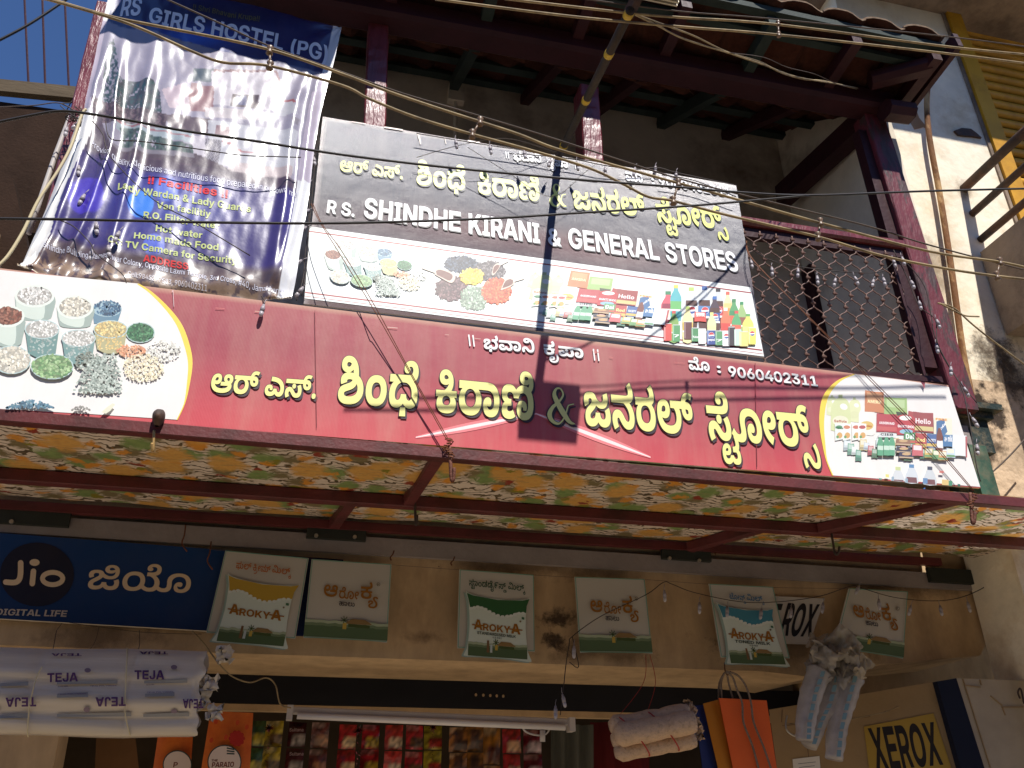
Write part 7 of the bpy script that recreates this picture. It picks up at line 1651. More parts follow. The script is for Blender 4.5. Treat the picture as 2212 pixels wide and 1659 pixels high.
def scoop(pts, h0, h1):
    spk.poly(smooth2(pts, 3), (206, 190, 176), sp_map); spk.up()
    c = (sum(p[0] for p in pts) / len(pts), sum(p[1] for p in pts) / len(pts))
    spk.poly(smooth2([(c[0] + (p[0] - c[0]) * .78, c[1] + (p[1] - c[1]) * .7) for p in pts], 3), (110, 66, 60), sp_map); spk.up()
    d = (h1[0] - h0[0], h1[1] - h0[1]); L = math.hypot(*d); nx, ny = -d[1] / L * 9, d[0] / L * 9
    spk.poly([(h0[0] + nx, h0[1] + ny), (h1[0] + nx, h1[1] + ny), (h1[0] + d[0] / L * 8, h1[1] + d[1] / L * 8), (h1[0] - nx, h1[1] - ny), (h0[0] - nx, h0[1] - ny)], (226, 214, 200), sp_map); spk.up()


scoop([(600, 90), (640, 80), (735, 125), (715, 180), (650, 150), (605, 125)], (605, 105), (528, 78))
scoop([(1030, 55), (1020, 85), (985, 130), (975, 120), (985, 70), (1010, 50)], (1022, 60), (1078, 32))
scoop([(1120, 150), (1115, 190), (1040, 225), (1035, 215), (1060, 160), (1095, 142)], (1112, 165), (1180, 145))
spk.obj('printed_spice_picture', m_inkf, blue, recalc=False)
bbk = Ink(BLUE, .0018, .00006); bbk.fade = .15
bottles(bbk, lambda x, y: BLUE.at(*K6(x, y)))
bbk.obj('printed_drinks_picture', m_inkf, blue, recalc=False)
lk = Ink(BLUE, .0036, .0004)
words(lk, [('ಆರ್ ಎಸ್.', (733, 371), (869, 389), 24, ''), ('ಶಿಂಧೆ', (899, 400), (1004, 413), 39, ''), ('ಕಿರಾಣಿ', (1032, 420), (1166, 437), 40, ''), ('&', (1205, 400), (1205, 448), 0, ''),
           ('ಜನರಲ್', (1239, 452), (1396, 471), 39, ''), ('ಸ್ಟೋರ್ಸ್', (1421, 481), (1570, 498), 39, '')], (232, 236, 130), False, (48, 60, 76), (2, 2.6))
lk.obj('yellow_lettering', m_inkf, blue, recalc=False)
lk = Ink(BLUE, .0036, .0004)
words(lk, [('R S.', (705, 461), (765, 470), 28, 'B'), ('SHINDHE', (785, 471), (994, 502), 43, 'B'), ('KIRANI', (1012, 505), (1166, 527), 43, 'B'), ('&', (1184, 530), (1213, 534), 36, 'B'),
           ('GENERAL', (1229, 536), (1425, 564), 42, 'B'), ('STORES', (1440, 566), (1596, 589), 41, 'B')], (246, 246, 248), False, (34, 30, 40), (2, 2.6))
lk.obj('white_lettering', m_inkf, blue, recalc=False)
lk = Ink(BLUE, .0036, .0004)
words(lk, [('ಭವಾನಿ', (1109, 346), (1169, 353), 14, ''), ('ಕೃಪಾ', (1182, 358), (1227, 364), 14, '')], (240, 240, 244), False, (34, 30, 40), (1.2, 1.5))
lk.obj('white_lettering', m_inkf, blue, recalc=False)
lk = Ink(BLUE, .0036, .0004)
words(lk, [('ಮಾ', (1352, 391), (1389, 396), 19, ''), (':', (1408, 399), (1414, 400), 18, 'B'), ('9060402311', (1424, 402), (1580, 427), 20, 'B')], (240, 240, 244), False, (34, 30, 40), (1.2, 1.5))
for x in (1092, 1097, 1241, 1246):
    y = 329 + (x - 1092) * .15
    lk.line([(x, y), (x + 1.5, y + 14)], 1.6, (240, 240, 244))
lk.obj('white_lettering', m_inkf, blue, recalc=False)
# scraped patches along its upper edge
sm = Ink(BLUE, .004)
for (x, y, l) in [(902, 290, 12), (905, 293, 20), (760, 264, 30), (1010, 305, 26), (1300, 355, 30), (830, 276, 40), (960, 298, 14)]:
    sm.line([(x, y), (x + (l if l > 15 and x != 905 else 3), y + (l * .16 if l > 15 and x != 905 else l))], random.uniform(1.2, 3), (214, 196, 186))
sm.obj('scuff_mark', m_inkf, blue, recalc=False)

# ------------------------------------------------------------------ hostel banner: a glossy flex sheet with folds
BL_ = smooth2([(247, -45), (236, -10), (215, 75), (200, 150), (186, 215), (178, 262), (160, 330), (128, 410), (92, 492), (60, 545), (42, 588)], 4)
BR_ = smooth2([(738, 60), (727, 110), (715, 160), (702, 205), (690, 260), (678, 330), (670, 400), (660, 470), (648, 540), (640, 600), (628, 655)], 4)


def lerp_curve(c, t):
    f = t * (len(c) - 1)
    i = min(int(f), len(c) - 2)
    return mixc(c[i], c[i + 1], f - i)


def ban_px(s, t):
    a, b_ = lerp_curve(BL_, t), lerp_curve(BR_, t)
    x, y = mixc(a, b_, s)
    y += 20 * math.sin(math.pi * s) * t ** 3 - 6 * math.sin(math.pi * s) * (1 - t) ** 2
    if t > .97:
        y += (t - .97) / .03 * 7 * math.sin(s * 17)
    return x, y


BAN = plane3(P(232, 0, .225), P(738, 62, .225), P(600, 650, .045))


def ban_w(s, t):
    """height of the folds towards the street (metres)"""
    w_ = 0.0
    for (s0, s1, a, wd) in [(.115, .15, .016, .022), (.215, .30, .015, .026), (.905, .90, .014, .024), (.965, .95, .012, .018), (.035, .045, .012, .02)]:
        c = s0 + (s1 - s0) * t + .012 * math.sin(t * 7 + s0 * 30)
        env = min(1, max(0, (t - .14) / .2))
        w_ += a * env * math.exp(-((s - c) / wd) ** 2)
    # broad belly, horizontal crumples near the bottom, crinkles in the middle
    w_ += .012 * math.sin(math.pi * s) * math.sin(math.pi * min(1, t * 1.1))
    w_ += .006 * noise3(s * 5, t * 4, 0, 1) + .0046 * noise3(s * 13, t * 10, 0, 2) + .0016 * noise3(s * 30, t * 26, 0, 12)
    cr = max(0, 1 - ((s - .52) / .34) ** 2) * max(0, 1 - ((t - .36) / .24) ** 2)
    w_ += cr * (.0045 * abs(noise3(s * 9, t * 9, 0, 4)) * 2 + .0022 * noise3(s * 28, t * 24, 0, 5))
    bt = max(0, (t - .84) / .16)
    w_ += bt * (.014 * noise3(s * 6, t * 14, 0, 6) + .02 * abs(noise3(s * 4, t * 6, 0, 8)) + .012 * math.sin(t * 46 + s * 5))
    # creases radiating from the tied corners
    for (cs, ct, sg) in [(1.0, .0, -1), (.0, .0, 1), (.98, 1.0, -1), (.02, 1.0, 1)]:
        ds, dt = (s - cs), (t - ct) * 1.2
        r = math.hypot(ds, dt)
        w_ += .006 * math.exp(-r * 4.5) * math.sin(9 * math.atan2(dt, ds * sg))
    return w_ * 1.25


class BanSurf:
    """pixel -> point on the folded sheet (inverse of the grid by search)"""
    n = BAN.n
    v = BAN.v
    u = BAN.u

    @staticmethod
    def st(x, y):
        t = max(0, min(1, (y + 10) / 640)); s = .5
        for _ in range(12):
            a, b_ = lerp_curve(BL_, t), lerp_curve(BR_, t)
            s = (x - a[0]) / (b_[0] - a[0])
            yy = ban_px(s, t)[1]
            t = max(-.02, min(1.02, t + (y - yy) / 640))
            t = max(0, min(1, t))
        return s, t

    @staticmethod
    def at(x, y):
        s, t = BanSurf.st(x, y)
        return BAN.at(x, y) + BAN.n * ban_w(s, t)


GX, GY = 230, 250
gs, gt = np.meshgrid(np.linspace(0, 1, GX + 1), np.linspace(0, 1, GY + 1))
pxg = np.array([[ban_px(s, t) for s in np.linspace(0, 1, GX + 1)] for t in np.linspace(0, 1, GY + 1)])
X3, Y3 = pxg[..., 0] * 3, pxg[..., 1] * 3     # coordinates of the enlarged upper-left tile
paint = np.zeros((GY + 1, GX + 1, 3))


def fill(mask, c, a=1.0):
    m = (mask * a)[..., None] if not np.isscalar(mask) else a
    paint[:] = paint * (1 - m) + np.array(c, float) * m


def inpoly(pts):
    r = np.zeros(X3.shape, bool)
    n = len(pts)
    for i in range(n):
        (x0, y0), (x1, y1) = pts[i], pts[(i + 1) % n]
        if y0 == y1:
            continue
        c = (Y3 >= min(y0, y1)) & (Y3 < max(y0, y1)) & (X3 < x0 + (Y3 - y0) * (x1 - x0) / (y1 - y0))
        r ^= c
    return r.astype(float)


def soft(v, w_):
    return np.clip(.5 + v / w_, 0, 1)


NZ = np.array([[noise3(x * .02, y * .02, 0, 9) + .5 * noise3(x * .06, y * .06, 0, 10) for x, y in row] for row in pxg * 3])
NZ2 = np.array([[noise3(x * .05, y * .05, 0, 19) + .5 * noise3(x * .15, y * .15, 0, 11) for x, y in row] for row in pxg * 3])
paint[:] = (176, 182, 192)                                                         # printed sky
hdr = np.interp(X3, [700, 760, 830, 960, 1100, 1250, 1400, 1550, 1700, 1900, 2130], [140, 165, 195, 200, 245, 290, 335, 370, 400, 440, 485])
fill(soft(hdr - Y3, 6), (38, 38, 92))
fill(soft(hdr - Y3, 6) * np.exp(-((X3 - 1250) / 300) ** 2 - ((Y3 - 250) / 90) ** 2), (40, 90, 190))
fill(soft(hdr - Y3, 6) * np.exp(-((X3 - 1500) / 500) ** 2 - ((Y3 - 100) / 80) ** 2), (26, 26, 70), .8)
# trees left of the printed house
tr1 = inpoly([(735, 255), (700, 300), (640, 760), (790, 760), (780, 560), (765, 380)])
fill(tr1 * (NZ2 > -.12), (62, 116, 110)); fill(tr1 * (NZ2 > .22), (30, 70, 70))
fill(inpoly([(770, 520), (860, 540), (1000, 545), (1040, 620), (1060, 830), (760, 830)]) * (NZ > -.3), (62, 78, 84))
fill(inpoly([(770, 520), (860, 540), (1000, 545), (1040, 620), (1060, 830), (760, 830)]) * (NZ2 > .1), (36, 100, 96))
fill(inpoly([(600, 640), (760, 700), (1080, 760), (1080, 860), (600, 800)]), (92, 66, 72))
fill(inpoly([(600, 640), (760, 700), (1080, 760), (1080, 860), (600, 800)]) * (NZ2 > .1), (140, 110, 110))
# printed house
fill(inpoly([(1255, 460), (1400, 470), (1400, 560), (1250, 545)]), (96, 130, 130))
fill(inpoly([(1370, 480), (1790, 478), (1840, 600), (1850, 730), (1380, 700)]), (226, 236, 222))
fill(inpoly([(1240, 555), (1390, 580), (1380, 752), (1200, 730)]), (190, 130, 120))
fill(inpoly([(1050, 600), (1210, 560), (1240, 740), (1100, 720)]), (236, 222, 210))
fill(inpoly([(1510, 630), (1680, 628), (1672, 722), (1490, 705)]), (92, 62, 72)); fill(inpoly([(1530, 640), (1600, 636), (1600, 700), (1540, 700)]), (70, 80, 150))
fill(inpoly([(1385, 470), (1780, 466), (1786, 480), (1385, 488)]), (150, 70, 76))
fill(inpoly([(1780, 470), (1795, 470), (1850, 620), (1832, 625)]), (170, 90, 90))
fill(inpoly([(1330, 712), (1780, 742), (1780, 800), (1330, 780)]), (232, 238, 214))
fill(inpoly([(1060, 770), (1180, 765), (1400, 800), (1400, 900), (1120, 860)]), (120, 96, 98))
fill(inpoly([(1350, 800), (1930, 860), (1900, 1140), (1350, 1080)]), (214, 236, 222))
fill(inpoly([(1400, 830), (1490, 840), (1485, 920), (1395, 905)]), (160, 100, 106))
fill(inpoly([(1245, 900), (1345, 910), (1340, 1075), (1230, 1060)]), (226, 236, 226))
fill(inpoly([(1335, 920), (1440, 935), (1415, 1110), (1325, 1090)]), (104, 104, 108))
fill(inpoly([(1335, 920), (1440, 935), (1415, 1110), (1325, 1090)]) * (np.sin(X3 * .35 + Y3 * .3) > .3), (190, 196, 196))
fill(inpoly([(1500, 975), (1650, 1005), (1650, 1016), (1500, 990)]), (220, 90, 90)); fill(inpoly([(1440, 930), (1540, 955), (1535, 965), (1440, 942)]), (220, 90, 90))
fill(inpoly([(1800, 660), (1900, 670), (1930, 760), (1810, 760)]), (206, 226, 214))
fill(inpoly([(1810, 650), (1900, 662), (1920, 690), (1905, 690), (1890, 672), (1810, 664)]), (210, 100, 96))
fill(inpoly([(1890, 780), (1945, 790), (1925, 830), (1900, 826)]), (150, 150, 150))
fill(inpoly([(1480, 1060), (1900, 1100), (1880, 1190), (1480, 1150)]), (222, 214, 190))
# compound wall and hedge
fill(inpoly([(760, 800), (1250, 880), (1240, 945), (760, 860)]), (172, 216, 204)); fill(inpoly([(760, 800), (1250, 905), (1250, 915), (760, 812)]), (196, 110, 110))
fill(inpoly([(780, 830), (870, 850), (1020, 900), (1250, 960), (1260, 1040), (790, 960)]) * (NZ > -.3), (60, 116, 92)); fill(inpoly([(780, 830), (870, 850), (1020, 900), (1250, 960), (1260, 1040), (790, 960)]) * (NZ2 > .15), (40, 76, 70))
fill(inpoly([(690, 950), (1260, 1010), (1500, 1120), (1400, 1200), (700, 1020)]), (104, 78, 84))
fill(inpoly([(690, 950), (1260, 1010), (1260, 1040), (700, 975)]), (150, 150, 150))
# dark band with the curved line of text, then the blue panel
bnd = np.interp(X3, [400, 560, 640, 720, 850, 1000, 1200, 1400, 1600, 1800, 1950], [700, 720, 740, 960, 1020, 1040, 1080, 1110, 1140, 1160, 1185])
bnd2 = np.interp(X3, [380, 500, 620, 850, 1100, 1400, 1700, 1950], [900, 960, 1010, 1100, 1130, 1180, 1225, 1270])
fill(soft(Y3 - bnd, 10), (74, 56, 70))
low = soft(Y3 - bnd2, 60)
fill(low, (50, 34, 100))
fill(low * np.exp(-((X3 - 1100) / 420) ** 2 - ((Y3 - 1330) / 230) ** 2), (62, 80, 170), .7)
fill(soft(85 - np.hypot(X3 - 915, Y3 - 1332), 8), (60, 130, 226))
fill(soft(70 - np.hypot(X3 - 1000, Y3 - 1600), 8), (96, 120, 226), .8); fill(soft(80 - np.hypot(X3 - 1080, Y3 - 1240), 10), (96, 130, 230), .6)
fill(soft(120 - np.hypot(X3 - 560, Y3 - 1280), 10), (74, 50, 214), .6)
edge = np.interp(X3, [100, 290, 600, 900, 1250, 1600, 1900], [1480, 1530, 1600, 1650, 1690, 1730, 1780])
fill(soft(Y3 - edge, 50), (78, 60, 64))
fill(soft(Y3 - edge - 110, 120) * (NZ > -.2), (150, 124, 96), .75)
fill(soft(X3 - 1840, 50) * soft(Y3 - 1250, 60) * soft(1640 - Y3, 60), (40, 26, 120), .7)
# bare white margins of the sheet
fill((gs < .02 + .03 * np.sin(gt * 9) ** 2 * (gt > .4)).astype(float) * (gt < .99), (232, 230, 226))
fill((gs > .965 - .02 * (gt > .3)).astype(float), (224, 224, 226))
fill((gt > .992).astype(float), (214, 200, 176))

q = B()
cols = []
for j in range(GY + 1):
    for i in range(GX + 1):
        x, y = pxg[j, i]
        q.v.append(tuple(BAN.at(x, y) + BAN.n * ban_w(i / GX, j / GY)))
for j in range(GY):
    for i in range(GX):
        k = j * (GX + 1) + i
        q.f.append([k, k + GX + 1, k + GX + 2, k + 1]); q.mi.append(0)
grey_ = paint.mean(2, keepdims=True)
up_ = (Y3 < bnd)[..., None] & (Y3 > hdr)[..., None]
paint = np.where(up_, (paint * .62 + grey_ * .38) * np.array([.80, .75, .81]), paint)
v = np.clip(paint / 255, 0, 1)
lv = np.where(v <= .04045, v / 12.92, ((v + .055) / 1.055) ** 2.4).reshape(-1, 3)
m_ban = print_mat('glossy flex banner', rough=.42, spec=.5, dirt=.1, dirtcol=(170, 160, 150), bump=.14, bscale=30)
m_ban.node_tree.nodes['Principled BSDF'].inputs['Coat Weight'].default_value = .7
m_ban.node_tree.nodes['Principled BSDF'].inputs['Coat Roughness'].default_value = .2
banner = q.obj('hostel_banner', m_ban, None, smooth=True, vcol=np.concatenate([lv, np.ones((len(lv), 1))], 1), recalc=False)
tag(banner, 'glossy purple hostel banner hung between the left posts of the balcony', 'banner')
# its lettering follows the folds
bt = Ink(BanSurf, .0016, .0001)
C1 = lambda x, y: (x / 3.0, y / 3.0)
C4 = lambda x, y: K(0, 1, x, y)
HW = (226, 228, 236)
bt.text('RS', C1(775, 105), C1(905, 120), 39, HW, 'B', px=True, lean=.22)
bt.text('GIRLS', C1(960, 155), C1(1320, 232), 35, HW, 'B', px=True, lean=.18)
bt.text('HOSTEL', C1(1365, 240), C1(1830, 340), 35, HW, 'B', px=True, lean=.15)
bt.text('(PG)', C1(1880, 355), C1(2118, 405), 33, HW, 'B', px=True, lean=.12)
bt.text('!! Shri Bhavani Krupa!!', C1(1250, 70), C1(1680, 155), 12, (120, 112, 60), 'R', px=True, lean=.15)
W_ = (206, 206, 220); YB_ = (190, 200, 132)
bt.text('Provide quality,', C1(590, 945), C1(850, 1100), 13, W_, 'R', px=True, lean=.1, sag=6)
bt.text('delicious and nutritious food prepared', C1(868, 1095), C1(1655, 1235), 13, W_, 'R', px=True, lean=.1, sag=5)
bt.text('in our own me', C1(1672, 1235), C1(1925, 1290), 12, W_, 'R', px=True, lean=.1, sag=0)
bt.text('!! Facilities !!', C1(960, 1205), C1(1475, 1300), 17, (220, 60, 60), 'B', px=True, lean=.1)
bt.text('Lady Wardan & Lady Guards', C1(765, 1245), C1(1625, 1385), 15, YB_, 'B', px=True, lean=.1, sag=3)
bt.text('Van facilitiy', C1(1015, 1365), C1(1365, 1420), 14, YB_, 'B', px=True, lean=.1)
bt.text('R.O. Filter water', C1(930, 1425), C1(1420, 1495), 14, YB_, 'B', px=True, lean=.1)
bt.text('Hot water', C1(1010, 1515), C1(1310, 1552), 14, YB_, 'B', px=True, lean=.1)
bt.text('Home made Food', C1(868, 1555), C1(1415, 1630), 14, YB_, 'B', px=True, lean=.1)
bt.text('CC TV Camera for Security', C1(702, 1590), C4(1535, 55), 14, YB_, 'B', px=True, lean=.1, sag=3)
bt.text('ADDRESS', C4(928, 40), C4(1220, 95), 14, (206, 60, 56), 'B', px=True, lean=.1)
bt.text('Shindhe Building, Rameshwar Colony, Opposite Laxmi Temple, 3rd Cross, #40, Jamakhandi', C1(288, 1625), C4(1835, 260), 11, W_, 'R', px=True, lean=.1, sag=-4)
bt.text('Cell:9845297583, 9060402311', C4(830, 140), C4(1340, 225), 11, (206, 200, 206), 'R', px=True, lean=.1, sag=2)
bt.obj('printed_lettering', print_mat('banner ink', rough=.32, spec=.5, dirt=.05), banner, recalc=False)
# white edge of the sheet wrapped round the left post, and the slim pipe behind it
q = B()
fl = smooth2([(176, 250), (160, 300), (135, 372), (110, 440), (78, 515), (52, 575)], 5)
for i, (x, y) in enumerate(fl):
    t = i / (len(fl) - 1)
    wd = 14 + 12 * math.sin(t * 6) ** 2 + 14 * t
    for k in range(5):
        f = k / 4
        xx = x + wd * f - 6
        p = P(xx, y + 4 * f, .22 - .12 * t - .05 * math.sin(math.pi * f) - .01 * noise3(t * 9, f * 2))
        q.v.append(tuple(p))
for i in range(len(fl) - 1):
    for k in range(4):
        a = i * 5 + k
        q.f.append([a, a + 5, a + 6, a + 1]); q.mi.append(0)
q.obj('curled_margin', M('blank flex', (226, 224, 220), .35, .5, var=.05), banner, smooth=True, recalc=False)

# ------------------------------------------------------------------ awning: steel frame and flowered sheet
awn = thing('awning', 'red steel awning frame carrying a flowered cloth sheet over the shop front', 'awning', (.9, .45, EYE + 1.1))


def zof(p):
    return p.z


fb0, fb1 = P(-60, 890, -.004), P(2300, 1093, -.004)
b = B(); b.bar(fb0 + Vector((0, .02, 0)), fb1 + Vector((0, .02, 0)), .038, .040, bev=.003); b.obj('front_beam', m_steel_red, awn)
mb0, mb1 = P(-60, 1023, .5), P(2260, 1178, .5)
b = B(); b.bar(mb0, mb1, .045, .045, bev=.003); b.obj('middle_beam', m_steel_red, awn)
wb0, wb1 = P(-60, 1087, .875), P(2030, 1215, .875)
b = B(); b.bar(wb0, wb1, .03, .035); b.obj('wall_beam', m_steel_red, awn)
for (x0, y0, Y0, x1, y1, Y1) in [(952, 975, .03, 883, 1080, .48), (758, 1082, .52, 722, 1132, .84), (2078, 1075, .03, 1770, 1143, .48), (1640, 1140, .52, 1490, 1182, .84), (2205, 1232, .9, 2260, 1220, .6)]:
    b = B(); b.bar(P(x0, y0, Y0), P(x1, y1, Y1), .042, .042, bev=.003); b.obj('strut', m_steel_red, awn)
# cloth: orange and green flowers, lying on the beams and sagging between them
def cloth_mat():
    m = bpy.data.materials.new('flowered cloth')
    m.use_nodes = True
    t = m.node_tree; N, L = t.nodes, t.links
    pb = N['Principled BSDF']
    tc = N.new('ShaderNodeTexCoord')
    mp = N.new('ShaderNodeMapping'); mp.inputs['Scale'].default_value = (1, 1, 1)
    L.new(tc.outputs['Object'], mp.inputs[0])
    wn = N.new('ShaderNodeTexNoise'); wn.inputs['Scale'].default_value = 20; wn.inputs['Detail'].default_value = 7; wn.inputs['Roughness'].default_value = .7
    L.new(mp.outputs[0], wn.inputs['Vector'])
    ad = N.new('ShaderNodeMix'); ad.data_type = 'RGBA'; ad.blend_type = 'LINEAR_LIGHT'; ad.inputs['Factor'].default_value = .06
    L.new(mp.outputs[0], ad.inputs['A']); L.new(wn.outputs['Color'], ad.inputs['B'])

    def vor(sc, off, thr0, thr1, rnd=.9):
        m2 = N.new('ShaderNodeMapping'); m2.inputs['Location'].default_value = off
        L.new(ad.outputs['Result'], m2.inputs[0])
        v_ = N.new('ShaderNodeTexVoronoi'); v_.voronoi_dimensions = '2D'; v_.inputs['Scale'].default_value = sc; v_.inputs['Randomness'].default_value = rnd
        L.new(m2.outputs[0], v_.inputs['Vector'])
        r = N.new('ShaderNodeMapRange'); r.inputs[1].default_value = thr0; r.inputs[2].default_value = thr1; r.inputs[3].default_value = 1; r.inputs[4].default_value = 0
        L.new(v_.outputs['Distance'], r.inputs[0])
        return r.outputs[0], v_
    cur = None

    def layer(fac, c, base):
        mx = N.new('ShaderNodeMix'); mx.data_type = 'RGBA'
        L.new(fac, mx.inputs['Factor'])
        if isinstance(base, tuple):
            mx.inputs['A'].default_value = base
        else:
            L.new(base, mx.inputs['A'])
        if isinstance(c, tuple):
            mx.inputs['B'].default_value = c
        else:
            L.new(c, mx.inputs['B'])
        return mx.outputs['Result']
    base = lin((226, 208, 190))
    # twigs: thin dark curls
    tw = N.new('ShaderNodeTexWave'); tw.wave_type = 'RINGS'; tw.inputs['Scale'].default_value = 9; tw.inputs['Distortion'].default_value = 14; tw.inputs['Detail'].default_value = 3; tw.inputs['Detail Scale'].default_value = 1.4
    L.new(mp.outputs[0], tw.inputs['Vector'])
    r = N.new('ShaderNodeMapRange'); r.inputs[1].default_value = .78; r.inputs[2].default_value = .86; L.new(tw.outputs['Fac'], r.inputs[0])
    cur = layer(r.outputs[0], lin((92, 76, 56)), base)
    f, _ = vor(7, (.3, .7, 0), .18, .33); cur = layer(f, lin((128, 114, 80)), cur)        # olive shadows of leaves
    f, _ = vor(5.6, (3.1, 1.7, 0), .19, .33)
    gn = N.new('ShaderNodeTexNoise'); gn.inputs['Scale'].default_value = 40; L.new(mp.outputs[0], gn.inputs['Vector'])
    gm = layer(gn.outputs['Fac'], lin((156, 172, 104)), lin((96, 126, 72)))
    cur = layer(f, gm, cur)
    f, _ = vor(7.5, (7.3, 2.2, 0), .13, .24); cur = layer(f, lin((222, 148, 56)), cur)       # small blooms
    f, v2 = vor(4.1, (5.7, 4.1, 0), .20, .33)
    og = N.new('ShaderNodeTexNoise'); og.inputs['Scale'].default_value = 55; L.new(mp.outputs[0], og.inputs['Vector'])
    om = layer(og.outputs['Fac'], lin((228, 180, 98)), lin((206, 146, 74)))
    cur = layer(f, om, cur)
    f, _ = vor(3.9, (5.7, 4.1, 0), .05, .08); cur = layer(f, lin((140, 130, 40)), cur)
    f, _ = vor(3.4, (9.7, 6.1, 0), .05, .08); cur = layer(f, lin((150, 60, 44)), cur)
    ms_ = N.new('ShaderNodeMapping'); ms_.inputs['Scale'].default_value = (9, 46, 1); L.new(mp.outputs[0], ms_.inputs[0])
    sn = N.new('ShaderNodeTexNoise'); sn.inputs['Scale'].default_value = 1.6; sn.inputs['Detail'].default_value = 6; sn.inputs['Roughness'].default_value = .7; sn.inputs['Distortion'].default_value = 1.2
    L.new(ms_.outputs[0], sn.inputs['Vector'])
    r = N.new('ShaderNodeMapRange'); r.inputs[1].default_value = .52; r.inputs[2].default_value = .66; r.inputs[4].default_value = .6; L.new(sn.outputs['Fac'], r.inputs[0])
    cur = layer(r.outputs[0], lin((150, 132, 98)), cur)
    L.new(cur, pb.inputs['Base Color'])
    pb.inputs['Roughness'].default_value = .6
    pb.inputs['Specular IOR Level'].default_value = .2
    tr_ = N.new('ShaderNodeBsdfTranslucent'); L.new(cur, tr_.inputs[0])
    ms = N.new('ShaderNodeMixShader'); ms.inputs[0].default_value = .16
    L.new(pb.outputs[0], ms.inputs[1]); L.new(tr_.outputs[0], ms.inputs[2])
    L.new(ms.outputs[0], N['Material Output'].inputs[0])
    return m


xa, xb = -1.3, 3.24


def cloth(u, v_):
    x = xa + (xb - xa) * u
    y = .0 + .83 * v_
    if y < .5:
        t = y / .5
        z0 = fb0.z + (fb1.z - fb0.z) * (x - fb0.x) / (fb1.x - fb0.x) + .022
        z1 = mb0.z + (mb1.z - mb0.z) * (x - mb0.x) / (mb1.x - mb0.x) + .026
    else:
        t = (y - .5) / .36
        z0 = mb0.z + (mb1.z - mb0.z) * (x - mb0.x) / (mb1.x - mb0.x) + .026
        z1 = wb0.z + (wb1.z - wb0.z) * (x - wb0.x) / (wb1.x - wb0.x) + .03
    z = z0 + (z1 - z0) * t
    z += -.010 * math.sin(math.pi * min(1, t)) + .022 * math.sin(math.pi * min(1, t)) * noise3(x * 2.5, y * 4, 0, 2)
    if v_ > .93:
        z += (v_ - .93) / .07 * (.012 * noise3(x * 3, 2, 0, 3) - .004)
    return Vector((x, y + .012 * noise3(x * 2, 1, 0, 5) * (v_ > .97), z))


q = B(); q.grid(cloth, 130, 26)
q.obj('cloth_sheet', cloth_mat(), awn, smooth=True, recalc=False)
# wall brackets with bolts
for (x0, y0, x1, y1, bolts) in [(-10, 1102, 148, 1138, [(26, 1128)]), (664, 1137, 790, 1166, [(683, 1158), (766, 1161)]), (1427, 1178, 1535, 1214, [(1445, 1207), (1509, 1212)]), (2002, 1232, 2106, 1258, [])]:
    a, c = P(x0, y0, .885), P(x1, y1, .885)
    b = B(); b.box((a.x, .872, (P((x0 + x1) / 2, (y0 + y1) / 2 + 15, .885)).z), (c.x, .8935, P((x0 + x1) / 2, (y0 + y1) / 2 - 15, .885).z))
    br = b.obj('wall_bracket', m_bracket, awn)
    for (bx, by) in bolts:
        p = P(bx, by, .872)
        b = B(); b.tube([p, p + Vector((0, -.012, 0))], .008, 8); b.obj('bolt', m_bolt, br)


def hook(x0, y0, dx, h, Y, r, mat, label):
    """bent iron rod hanging from a beam"""
    p = P(x0, y0, Y)
    s_ = (P(x0, y0 + 10, Y) - p).length / 10
    pts = [p, P(x0 + dx * .3, y0 + h * .55, Y), P(x0 + dx * .45, y0 + h * .85, Y), P(x0 + dx * .75, y0 + h * 1.0, Y), P(x0 + dx * 1.1, y0 + h * .9, Y - .004), P(x0 + dx * 1.25, y0 + h * .62, Y - .008)]
    b = B(); b.tube(smooth_path(pts, 5), r, 8)
    return tag(b.obj('iron_hook', mat, smooth=True), label, 'hook', 'hooks hanging from the awning frame')


m_brass = M('bright bent hook', (176, 140, 84), .4, .5, metal=.5, var=.15)
h1 = hook(333, 930, -4, 44, -.002, .0045, m_brass, 'small bright hook below the dark lump on the left of the front beam')
b = B()
p = P(343, 908, -.004)
b.grid(lambda u, v_: p + Vector((.045 * (1 - .35 * v_) * math.cos(u * 6.283) * math.sin(math.pi * (.08 + .84 * v_)) ** .5 * .5, -.012 + .03 * math.sin(u * 6.283) * math.sin(math.pi * (.08 + .84 * v_)), .03 - .055 * v_)), 14, 8)
tag(b.obj('rubber_lump', m_iron, smooth=True), 'dark lump wrapped on the front beam above the bright hook', 'lump')
h2 = hook(971, 965, 8, 74, -.03, .0065, m_rusthook, 'rusty hook wound with wire in the middle of the front beam')
h3 = hook(2096, 1065, 8, 66, -.03, .0065, m_rusthook, 'rusty hook wound with wire near the right end of the front beam')
h4 = hook(896, 1080, 4, 54, .48, .005, m_iron, 'thin hook under the middle beam left of centre')
h5 = hook(1796, 1152, 14, 46, .48, .005, m_iron, 'thin hook under the middle beam at the right')
# binding wire wound round the two rusty hooks
for (hk, x, y, w_) in [(h2, 966, 945, 9), (h3, 2098, 1066, 12)]:
    b = B()
    pts = []
    for k in range(44):
        t = k / 43
        a = k * 1.35
        c = P(x + 6 * math.sin(t * 9) + t * 4, y + 46 * t, -.032)
        pts.append(c + Vector((.011 * math.cos(a), .011 * math.sin(a), random.uniform(-.003, .003))))
    b.tube(pts, .0022, 4)
    b.obj('binding_wire', m_wire_rust, hk)

